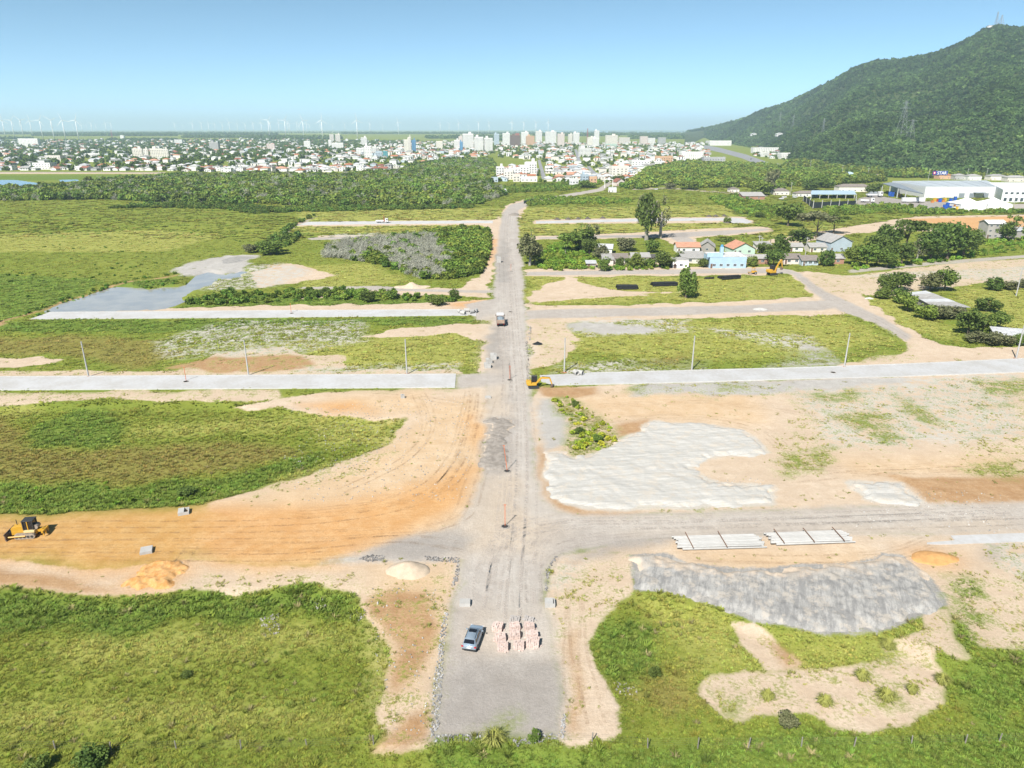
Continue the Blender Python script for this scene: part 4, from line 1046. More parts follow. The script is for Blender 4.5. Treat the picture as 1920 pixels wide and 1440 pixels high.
def block(px0, px1, ytop, ybase, wall, label, rz=0.14, dep=None, tank=True, cat='building', name='apartment_block', fl=3.0, cw=3.2, group=None, trim=None, win=True):
    cx = (px0 + px1) / 2
    x, y = G(cx, ybase); m = mpp(cx, ybase)
    w_ = (px1 - px0) * m * 0.96; d_ = dep or max(9, min(18, w_ * 0.7))
    z0 = float(ramp(y)); h = at_depth(cx, ytop, y)[2] - z0
    t_ = thing(name, label, cat, (x, y + d_ / 2, z0), rz, group)
    mb = MB(); mb.box(-w_ / 2, w_ / 2, -d_ / 2, d_ / 2, -1.5, h)
    for a in ((-w_ / 2, -w_ / 2 + .3, -d_ / 2, d_ / 2), (w_ / 2 - .3, w_ / 2, -d_ / 2, d_ / 2), (-w_ / 2 + .3, w_ / 2 - .3, -d_ / 2, -d_ / 2 + .3)): mb.box(*a, h - 0.01, h + 0.8)
    mb.build('wall', wmat(wall), t_)
    if tank:
        k = MB(); s = 1 if rnd.random() < .5 else -1
        k.box(s * w_ * .18 - w_ * .13, s * w_ * .18 + w_ * .13, -d_ * .2, d_ * .25, h - 0.1, h + min(6, 0.14 * h + 2)); k.build('water_tank_house', wmat(trim or wall), t_)
    if win:
        q = MB(); windows(q, w_, d_, h - 0.6, 0.6, fl, cw); o = q.build('windows', winm, t_); o['kind'] = 'stuff'
    return t_
BL = [
 (36,72,260,275,'white','long white slab block with a tall stair tower at far left',0.1),
 (249,267,279,297,'cream','left half of the left pair of white apartment blocks',0.22),
 (270,278,280,298,'cream','narrow right wing of the left white apartment block',0.22),
 (282,304,279,298,'cream','left half of the right pair of white apartment blocks',0.22),
 (305,316,280,298,'cream','narrow right wing of the right white apartment block',0.22),
 (393,410,267,283,'grey','grey stepped block with a tower on its right',0.1),
 (327,342,262,271,'white','low white block with salmon base behind the trees',0.1),
 (226,233,254,262,'white','white water tower building beside the purple mast',0.0),
 (618,626,252,267,'beige','left one of two slim beige towers on the skyline',0.2),
 (629,638,252,268,'beige','right one of two slim beige towers on the skyline',0.2),
 (500,515,270,283,'pink','pinkish four storey block among red roofs',0.15),
 (570,582,265,279,'white','plain white block left of the long white school',0.1),
 (616,622,263,277,'white','slim white block against the long white school',0.1),
 (622,644,268,281,'white','long white school building with red stripe',0.1),
 (677,688,258,275,'white','slim white block with a dark blue side',0.25),
 (668,682,278,292,'white','left wing of the white hospital complex',0.15),
 (683,697,274,299,'white','tall middle wing of the white hospital complex',0.15),
 (698,706,275,292,'white','stair tower of the white hospital complex',0.15),
 (704,717,284,298,'pale blue','front wing of the white hospital complex',0.15),
 (718,727,284,296,'teal','teal glazed end of the white hospital complex',0.1),
 (757,771,262,285,'cream','cream tower with balconies beside the dark blue tower',0.12),
 (766,771,257,285,'beige','tall stair core behind the cream tower',0.12),
 (772,780,263,284,'blue','dark blue glazed tower beside the cream tower',0.12),
 (817,830,265,279,'cream','cream block at the edge of the park trees',0.1),
 (851,861,263,280,'white','white block left of the blue slab',0.1),
 (862,868,266,284,'blue','bright blue narrow slab in front of white towers',0.0),
 (860,867,256,274,'pink','pink strip tower left of the largest white tower',0.0),
 (867,888,251,279,'white','largest white tower at the left of the town centre',0.1),
 (889,906,257,284,'white','white tower with blank front in the town centre',0.12),
 (908,923,259,284,'white','white tower with a blue shaded flank',0.3),
 (926,936,251,272,'pale blue','pale blue tower behind the white centre towers',0.1),
 (942,956,250,272,'white','white tower left of the dark brown block',0.1),
 (956,976,254,274,'brown','dark brown office block in the town centre',0.1),
 (966,974,250,262,'red','small red topped tower behind the brown block',0.0),
 (977,991,248,270,'white','stepped white tower right of the brown block',0.1),
 (986,1002,255,272,'peach','salmon brick block with dark window grid',0.1),
 (1004,1016,246,268,'white','slim white tower right of the salmon block',0.15),
 (1022,1043,247,270,'white','tallest white tower with dark glass stripe',0.12),
 (1045,1058,251,274,'pink','pink striped tower right of the tallest tower',0.1),
 (1065,1073,252,270,'cream','left one of two joined cream towers',0.1),
 (1074,1086,249,270,'white','right one of two joined cream towers',0.1),
 (1101,1113,258,275,'cream','cream block below the slim white tower',0.1),
 (1114,1123,245,268,'white','slim tall white tower right of the red mast',0.1),
 (1110,1123,259,275,'white','white block at the foot of the slim tower',0.1),
 (1135,1158,254,273,'cream','cream apartment slab with a peach tower',0.1),
 (1136,1156,270,276,'mint','mint green podium under the cream slab',0.1),
 (1160,1181,258,270,'beige','long low office block with red band',0.05),
 (1200,1214,256,271,'pink','pinkish block with white top floor',0.1),
 (1214,1228,259,271,'white','white block right of the pinkish block',0.1),
 (1234,1248,258,270,'grey','grey block before the dark woods',0.1),
 (1086,1108,278,294,'white','white four storey apartment house beside the street',0.2),
 (1144,1176,312,334,'cream','large cream apartment block nearest the town gate',0.18),
 (1182,1218,301,314,'white','wide white villa with dark upper windows',0.1),
 (1231,1260,293,306,'peach','peach coloured hall with pale gable',0.25),
 (1276,1319,285,299,'white','blank white warehouse beside the highway',0.05),
 (1318,1360,295,308,'grey','long grey shed in front of the highway',0.0),
 (1329,1372,264,273,'white','white dealership building behind the junction',0.05),
 (1410,1475,277,287,'white','long white building at the foot of the hill',0.05),
 (1502,1525,274,287,'grey','grey house group at the edge of the hill forest',0.1),
 (1428,1442,285,294,'white','white gabled house across the highway',0.3),
 (1462,1488,287,298,'white','white workshop beside the highway trees',0.1),
 (930,945,313,333,'white','left white row house at the wood edge',0.1),
 (944,962,318,337,'cream','cream row house with parapet at the wood edge',0.1),
 (958,976,316,336,'white','white row house with flat grey roof at the wood edge',0.1),
 (974,992,310,332,'white','tall white row house behind the wood edge',0.1),
 (986,1006,304,330,'white','white terrace nearest the straight street',0.1),
 (920,934,333,342,'pale blue','small vaulted blue hall at the wood edge',0.0),
 (962,975,327,341,'beige','square beige house front at the wood edge',0.0),
 (976,1008,332,341,'white','low white wall house below the terrace',0.0),
 (1070,1083,336,351,'white','white house with dark roof near the gate',0.3),
 (1090,1102,328,346,'pale blue','pale blue house near the gate',0.2),
 (1104,1118,332,346,'peach','peach house near the gate',0.2),
 (62,96,306,318,'white','long white hall with square windows at far left',0.0),
 (164,188,288,295,'white','low white hall among trees at left',0.0),
 (85,115,292,303,'beige','beige hall with light blue canopy at left',0.0),
]
for a in BL:
    big = a[1] - a[0] > 28 or (a[3] - a[2]) < 9
    block(*a[:6], rz=a[6], tank=(a[3] - a[2] > 15 and a[1] - a[0] < 34), cw=4.5 if big else 3.2)

SHAPES = [(9, 11, 3.0, 'gable', 1.9), (11, 9, 3.0, 'hip', 1.8), (13, 9, 3.1, 'gable', 2.1), (9, 9, 6.0, 'hip', 1.7), (10, 13, 3.2, 'hip', 2.2), (12, 10, 6.2, 'flat', 0.5)]
HCACHE = {}
def house_meshes(si, wall, roof):
    key = ('w', si, wall)
    w_, d_, h, kind, rh = SHAPES[si]
    if key not in HCACHE:
        mb = MB(); mb.box(-w_ / 2, w_ / 2, -d_ / 2, d_ / 2, -0.5, h)
        if kind == 'gable': mb.prism([(-w_ / 2, h - .01), (w_ / 2, h - .01), (0, h + rh)], -d_ / 2 + .02, d_ / 2 - .02, 0, 'y')
        windows(mb, w_, d_, h, 0.3, 3.0, 3.4, mi=1, wh=1.2, ww=1.4)
        mb.box(-0.2, 0.8, -d_ / 2 - 0.07, -d_ / 2 + .02, 0, 2.1, 1)
        HCACHE[key] = mb.mesh('house', [wmat(wall), winm])
    k2 = ('r', si, roof)
    if k2 not in HCACHE:
        mb = MB(); e = 0.55; X = w_ / 2 + e; Y = d_ / 2 + e; z0 = h + 0.02; k = rh
        if kind == 'gable':
            q = rh * e / (w_ / 2)
            for s in (-1, 1):
                mb.add([(s * X, -Y, h - q + .03), (s * X, Y, h - q + .03), (0, Y, h + rh + .03), (0, -Y, h + rh + .03), (s * X, -Y, h - q + .18), (s * X, Y, h - q + .18), (0, Y, h + rh + .2), (0, -Y, h + rh + .2)],
                       [(0, 1, 2, 3), (4, 5, 6, 7), (0, 1, 5, 4), (1, 2, 6, 5), (3, 0, 4, 7)])
        elif kind == 'hip':
            r_ = max(0.2, (Y - X) if Y > X else 0.2); rx_ = max(0.2, X - Y)
            mb.add([(-X, -Y, z0), (X, -Y, z0), (X, Y, z0), (-X, Y, z0), (-rx_, -r_, z0 + k), (rx_, -r_, z0 + k), (rx_, r_, z0 + k), (-rx_, r_, z0 + k)],
                   [(0, 3, 2, 1), (4, 5, 6, 7), (0, 1, 5, 4), (1, 2, 6, 5), (2, 3, 7, 6), (3, 0, 4, 7)])
        else:
            mb.box(-X + .3, X - .3, -Y + .3, Y - .3, h + .01, h + .45); mb.box(-1, 1.2, -1, 1, h + .4, h + 1.9)
        HCACHE[k2] = mb.mesh('roof', rmat(roof))
    return HCACHE[key], HCACHE[k2]

TOWN = [([(-150,321),(260,320),(480,325),(480,262),(-150,264)], 0.72), ([(480,326),(700,321),(850,316),(862,300),(935,288),(935,266),(480,262)], 0.95),
        ([(1005,346),(1180,346),(1200,316),(1330,304),(1330,268),(935,268),(935,296),(1000,300)], 0.9),
        ([(926,344),(1008,342),(1012,316),(985,310),(930,322)], 0.9), ([(1412,292),(1480,302),(1528,294),(1522,276),(1410,277)], 0.6),
        ([(780,320),(862,302),(850,298),(760,312)], 0.0)]
TP = [(W(p), q) for p, q in TOWN]
STREETS = [W([(1008,300),(1013,300),(1025,336),(1016,336)]), W([(1077,280),(1082,280),(1090,304),(1083,304)]), W([(1100,312),(1106,312),(1126,332),(1115,333)]),
           W([(1320,272),(1345,276),(1400,290),(1447,307),(1500,322),(1490,324),(1435,314),(1391,297),(1355,287),(1320,279)]), W([(1455,306),(1480,312),(1535,321),(1530,325),(1475,317)]),
           W([(1185,352),(1260,352),(1440,366),(1440,369),(1260,355),(1185,356)]), W([(-200,322),(310,323.2),(310,324.4),(-200,323.4)])]
for i, p in enumerate(STREETS):
    mb = MB(); mb.add([(x, y, 0.12 + float(ramp(y))) for x, y in p], [tuple(range(len(p)))])
    tag(mb.build('street' if i not in (3, 4) else 'highway', streetm if i < 5 else mat('dirt_lane', (0.42, 0.36, 0.28), 1, 0.2, 0.1)), kind='structure')
cand = []
rs = np.random.RandomState(77)
SX, SY = 12.5, 17.0
ca, sa = math.cos(-0.05), math.sin(-0.05)
for ix in range(-210, 130):
    for iy in range(44, 250):
        bx = ix * SX + (ix // 7) * 9; by = iy * SY + (iy // 2) * 7
        x = bx * ca - by * sa; y = bx * sa + by * ca
        if y < 880 or y > 4300 or abs(x) > 0.85 * y + 60: continue
        cand.append((x + rs.uniform(-2, 2), y + rs.uniform(-2, 2)))
cand = np.array(cand)
dens = np.zeros(len(cand))
for p, q in TP: dens = np.where(sdf(cand, [p], 2.0) > 0, q, dens)
dens *= np.clip((1500 / cand[:, 1]), 0, 1) ** 1.1
dens[sdf(cand, STREETS, 9.0) > -7] = 0
bx_ = np.array([(o.location.x, o.location.y) for o in C.objects if o.get('category') == 'building'])
keep = rs.rand(len(cand)) < dens
dd2 = ((cand[:, None] - bx_[None]) ** 2).sum(2).min(1)
keep &= dd2 > 15 ** 2
cand = cand[keep]; cand = cand[np.argsort(cand[:, 1])]
if len(cand) > 3500: cand = np.concatenate([cand[:300], cand[300:][np.sort(rs.permutation(len(cand) - 300)[:2000])]])
wk = ['white', 'white', 'white', 'white', 'cream', 'beige', 'pale blue', 'white', 'grey', 'white']
rk = ['terracotta', 'white', 'salmon', 'red brown', 'grey', 'grey', 'pale metal', 'pale metal', 'white', 'white', 'pale metal']
def where(px, py):
    if px < 250: return 'at the far left of town'
    if px < 480: return 'among trees at the left of town'
    if px < 700: return 'in the rows left of the hospital'
    if px < 925: return 'right of the hospital'
    if px < 1012: return 'at the wood edge'
    if px < 1090: return 'between the straight streets'
    if px < 1200: return 'around the large cream block'
    if px < 1340: return 'before the highway junction'
    return 'across the highway'
def proj(x, y, z=0.0):
    cy = y * math.cos(PIT) - (z - CAM_H) * math.sin(PIT); cz = y * math.sin(PIT) + (z - CAM_H) * math.cos(PIT)
    return 960 + FOC * x / cy, 720 - FOC * cz / cy
far = MB(); FW = [wmat(k) for k in ('white', 'cream', 'beige', 'pale blue', 'pink', 'grey')] + [rmat(k) for k in ('terracotta', 'salmon', 'red brown', 'grey', 'pale metal', 'dark', 'white')] + [winm]
fwk = ['white', 'cream', 'beige', 'pale blue', 'pink', 'grey']; frk = ['terracotta', 'salmon', 'red brown', 'grey', 'pale metal', 'dark', 'white']
SZ = {3: 'two storey', 5: 'flat'}
for i, (x, y) in enumerate(cand):
    si = int(rs.choice([0, 1, 2, 3, 4, 5], p=[.24, .2, .2, .12, .12, .12])); wl = wk[rs.randint(10)]; rf = rk[rs.randint(11)]
    rz = -0.05 + rs.choice([0, 1.5708, 3.1416]) + rs.uniform(-.06, .06) * 2; s = rs.uniform(0.85, 1.3); z = float(ramp(y))
    if i < 300:
        wm_, rm_ = house_meshes(si, wl, rf)
        o = ob('house', wm_); o.location = (x, y, z); o.rotation_euler.z = rz; o.scale = (s, s, s)
        px, py = proj(x, y)
        tag(o, '%s%s house with %s roof %s' % (('' if si not in SZ else SZ[si] + ' '), wl, rf, where(px, py)), 'house', 'houses of the town nearest the site')
        ob('roof', rm_, o)
    else:
        w_, d_, h, kind, rh = SHAPES[si]; s *= 1.1
        M = Matrix.Translation((x, y, z)) @ Matrix.Rotation(rz, 4, 'Z') @ Matrix.Scale(s, 4)
        a = w_ / 2; b = d_ / 2
        V_ = [(-a, -b, -.5), (a, -b, -.5), (a, b, -.5), (-a, b, -.5), (-a, -b, h), (a, -b, h), (a, b, h), (-a, b, h)]
        far.add([M @ Vector(p) for p in V_], [(4, 5, 6, 7), (0, 1, 5, 4), (1, 2, 6, 5), (2, 3, 7, 6), (3, 0, 4, 7)], fwk.index(wl) if wl in fwk else 0)
        X = a + .5; Y = b + .5; k = rh if kind != 'flat' else .4; q = .9 if kind == 'gable' else .3
        if kind == 'flat': q = .95
        V_ = [(-X, -Y, h), (X, -Y, h), (X, Y, h), (-X, Y, h), (-.1 if q < .95 else -X, -Y * q, h + k), (.1 if q < .95 else X, -Y * q, h + k), (.1 if q < .95 else X, Y * q, h + k), (-.1 if q < .95 else -X, Y * q, h + k)]
        far.add([M @ Vector(p) for p in V_], [(4, 5, 6, 7), (0, 1, 5, 4), (1, 2, 6, 5), (2, 3, 7, 6), (3, 0, 4, 7), (0, 3, 2, 1)], 6 + frk.index(rf))
        for j in (-1, 1):
            far.add([M @ Vector(p) for p in ((j * a * .5 - .8, -b - .05, .9), (j * a * .5 + .8, -b - .05, .9), (j * a * .5 + .8, -b - .05, h - .8), (j * a * .5 - .8, -b - .05, h - .8))], [(0, 1, 2, 3)], 13)
tag(far.build('distant_houses', FW), 'far small houses of the town with red, grey and white roofs', 'houses', kind='stuff')
# trees standing between the houses
pts = []
for (p, q), k in zip(TP, (180, 400, 400, 600, 200, 40)):
    a = area(p); m = inpoly(p, min(int(a / k), 5200), rs); pts.append(m)
P = np.concatenate(pts)
P = P[rs.rand(len(P)) < np.clip(1800 / P[:, 1], .25, 1)]
P = P[sdf(P, STREETS, 6.0) < -3]; n = len(P)
hh = rs.uniform(2.6, 5.4, n) * (0.7 + 0.5 * (P[:, 0] < -450))
tint = np.array([0.62, 0.68, 0.46])[None] * rs.uniform(0.6, 1.2, (n, 1))
tag(scatter('town_trees', FARB, [LM[0]], np.column_stack([P, ramp(P[:, 1]) + hh * .8]), np.stack([hh, hh, hh * rs.uniform(.8, 1.3, n)], 1), rs.uniform(0, 6.28, n), rs.randint(0, 4, n), tint),
    'green trees crowding between the roofs of the town', 'trees', kind='stuff')

# ------------------------------------------------------------------ wind turbines
tm = mat('turbine_white', (0.74, 0.75, 0.76), 0.5, 0.06, 0.1)
def turbine_proto():
    root = thing('wind_turbine', 'x', 'wind turbine', group='wind turbines on the plain')
    mb = MB(); mb.tube((0, 0, -2), (0, 0, 97), 2.4, 1.4, 14); mb.build('tower', tm, root, True)
    mb = MB(); mb.tube((0, -3, 98.2), (0, 6, 98.2), 2.0, 1.5, 10); nac = mb.build('nacelle', tm, root, True)
    mb = MB(); mb.tube((0, -5.2, 98.2), (0, -3, 98.2), 0.7, 1.9, 10); mb.build('hub', tm, root, True)
    for k in range(3):
        a = k * 2.0944; c, s = math.cos(a), math.sin(a)
        P_ = lambda r, t_, y: (r * s + t_ * c, y, 98.2 + r * c - t_ * s)
        mb = MB()
        prof = [(1.2, 0.9, 0.5), (8, 1.9, 0.5), (22, 1.3, 0.3), (35, 0.7, 0.15), (40, 0.25, 0.06)]
        V_ = []
        for r_, t_, q in prof: V_ += [P_(r_, -t_ * .4, -4 - q), P_(r_, t_ * .9, -4), P_(r_, -t_ * .4, -4 + q)]
        F_ = [(i * 3 + j, i * 3 + (j + 1) % 3, i * 3 + 3 + (j + 1) % 3, i * 3 + 3 + j) for i in range(4) for j in range(3)] + [(0, 2, 1), (12, 13, 14)]
        mb.add(V_, F_); mb.build('blade', tm, root)
    return root
TUR = [(3,224),(20,225),(37,224),(55,226),(73,223),(94,222),(115,221),(140,221),(136,234),(152,232),(161,234),(170,231),(179,234),(197,232),(207,231),(327,232),(342,235),(360,231),(377,231),(390,231),(402,232),(416,231),(429,230),(444,232),(459,232),(474,231),
 (489,230),(502,224),(506,230),(522,230),(533,224),(539,229),(542,231),(556,231),(560,232),(567,224),(574,231),(580,234),(600,232),(602,222),(623,234),(646,232),(668,222),(693,231),(717,234),(746,229),(825,231),(842,232),(860,231),(879,235),(897,230),(917,231),(960,229),(982,230),(1005,230),(1028,229)]
ordn = ['leftmost', 'second', 'third', 'fourth', 'fifth', 'sixth', 'seventh', 'eighth']
LBL = {502: 'large wind turbine left of the tower pair on the skyline', 533: 'large wind turbine with a small one close at its right', 567: 'large wind turbine standing in the thickest cluster', 602: 'large wind turbine with spread blades right of the cluster', 668: 'large lone wind turbine above the white hospital'}
proto = None
for i, (px, hy) in enumerate(TUR):
    dist = 56 * FOC * (1 + math.tan(PIT) ** 2) / (242 - hy) * 0.97
    x, y, _ = at_depth(px, hy, dist)
    o = turbine_proto() if proto is None else copy_tree(proto)
    proto = proto or o
    o.location = (x, y, float(ramp(y))); o.rotation_euler.z = R(12 + (i * 7) % 9)
    for ch in o.children: ch.rotation_euler = (0, 0, 0)
    a = (i * 37) % 120
    for ch in o.children:
        if ch.name.startswith(('blade', 'hub')):
            ch.matrix_parent_inverse = Matrix.Identity(4)
            ch.matrix_basis = Matrix.Translation((0, 0, 98.2)) @ Matrix.Rotation(R(a), 4, 'Y') @ Matrix.Translation((0, 0, -98.2))
    if i < 8: o['label'] = '%s of the eight large wind turbines at the far left' % ordn[i]
    elif px in LBL: o['label'] = LBL[px]
    elif px < 210: o['label'] = 'small faint wind turbine just right of the eight large ones'
    elif px < 480: o['label'] = 'small wind turbine in the evenly spaced row above the left town'
    elif px < 760: o['label'] = 'small wind turbine among the larger ones left of centre'
    else: o['label'] = 'small faint wind turbine behind the tall town buildings'
# masts
def lattice(name, label, loc, h, b, tw, n=7, r=0.12, arms=(), cat='mast', m=None, group=None):
    o = thing(name, label, cat, loc, 0.3, group); m = m or mat('mast_steel', (0.42, 0.43, 0.44), 0.5, 0.15, 1, metal=0.4)
    mb = MB(); lv = [(h * k / n, b + (tw - b) * min(1, (k / n) * 1.15)) for k in range(n + 1)]
    for k in range(n):
        (z0, a), (z1, c) = lv[k], lv[k + 1]
        A_ = [(-a, -a, z0), (a, -a, z0), (a, a, z0), (-a, a, z0)]; B_ = [(-c, -c, z1), (c, -c, z1), (c, c, z1), (-c, c, z1)]
        for q in range(4):
            mb.tube(A_[q], B_[q], r, None, 4); mb.tube(A_[q], B_[(q + 1) % 4], r * .7, None, 4); mb.tube(B_[q], B_[(q + 1) % 4], r * .6, None, 4)
    mb.build('lattice', m, o)
    for z, L in arms:
        mb = MB(); mb.tube((-L, 0, z), (L, 0, z + .3), r * 1.2, None, 4); mb.tube((-L, 0, z), (0, 0, z + 2), r, None, 4); mb.tube((L, 0, z), (0, 0, z + 2), r, None, 4); mb.build('cross_arm', m, o)
    return o
# ------------------------------------------------------------------ single trees
barkm = mat('bark', (0.16, 0.125, 0.095), 0.95, 0.35, 2.0, stretch=(1, 1, .3))
barkp = mat('pale_bark', (0.36, 0.33, 0.29), 0.95, 0.3, 2.0)
LEAF = {'dark': leafmat('leaf_dark', (0.052, 0.100, 0.020), (0.135, 0.205, 0.042)), 'mid': leafmat('leaf_mid', (0.085, 0.150, 0.025), (0.185, 0.265, 0.052)),
        'yellow': leafmat('leaf_yellow', (0.130, 0.195, 0.030), (0.250, 0.320, 0.062)), 'grey': leafmat('leaf_grey', (0.110, 0.125, 0.058), (0.215, 0.215, 0.115))}
CR = {}
CSPEC = {'round': dict(rx=1, rz=0.95, n=1500, size=0.082, lobes=22, lob=(.24, .42), spread=.66), 'flat': dict(rx=1.1, rz=0.42, n=950, size=0.085, lobes=20, lob=(.22, .36), spread=.75, fill=.15),
         'tall': dict(rx=1, rz=1.0, n=1300, size=0.085, lobes=26, lob=(.20, .36), spread=.72), 'cone': dict(rx=1.15, rz=1.05, n=1600, size=0.08, lobes=26, lob=(.24, .40), spread=.68, cone=.5),
         'sparse': dict(rx=1, rz=1.0, n=420, size=0.075, lobes=18, lob=(.14, .26), spread=.78)}
def crown_mesh(kind, leaf, var_):
    k = (kind, leaf, var_)
    if k not in CR:
        v, f = crown(200 + var_ * 7 + len(kind), **CSPEC[kind])
        me = bpy.data.meshes.new('crown'); me.from_pydata(v.tolist(), [], f); me.materials.append(LEAF[leaf]); CR[k] = me
    return CR[k]
TK = {}
def trunk_mesh(var_, pale):
    if (var_, pale) not in TK:
        r = random.Random(var_); mb = MB()
        p = Vector((0, 0, -0.03)); q = Vector((r.uniform(-.03, .03), r.uniform(-.03, .03), .30))
        mb.tube(p, q, .042, .028, 7); top = q + Vector((r.uniform(-.05, .05), r.uniform(-.05, .05), .30)); mb.tube(q, top, .028, .012, 6)
        for i in range(5):
            a = i * 1.257 + r.uniform(-.4, .4); z = r.uniform(.22, .5); b = Vector((q.x * z / .3, q.y * z / .3, z))
            e = b + Vector((math.cos(a) * .2, math.sin(a) * .2, r.uniform(.12, .28))); mb.tube(b, e, .017, .006, 5)
        TK[(var_, pale)] = mb.mesh('trunk', barkp if pale else barkm)
    return TK[(var_, pale)]
ntree = [0]
def tree(px, py, hp, wp, kind, leaf, label, group=None, cat='tree', low=0.0, name='tree'):
    x, y = G(px, py); m = mpp(px, py); H = hp * m * 1.04; Wd = wp * m * 1.22
    z = gz(x, y); ntree[0] += 1; v = ntree[0] % 4
    o = thing(name, label, cat, (x, y, z), (ntree[0] * 1.7) % 6.28, group)
    t_ = ob('trunk', trunk_mesh(v, kind in ('tall', 'sparse')), o); t_.scale = (H, H, H)
    c = ob('crown', crown_mesh(kind, leaf, v), o)
    fr = {'round': .46, 'flat': .36, 'tall': .48, 'cone': .52, 'sparse': .44}[kind]
    ch = H * fr; zc = H - ch * 0.98
    if kind == 'flat': ch = H * .5; zc = H * .74
    if low: zc = H * .48; ch = H * .55
    c.location = (0, 0, zc); c.scale = (Wd / 2, Wd / 2, ch)
    return o
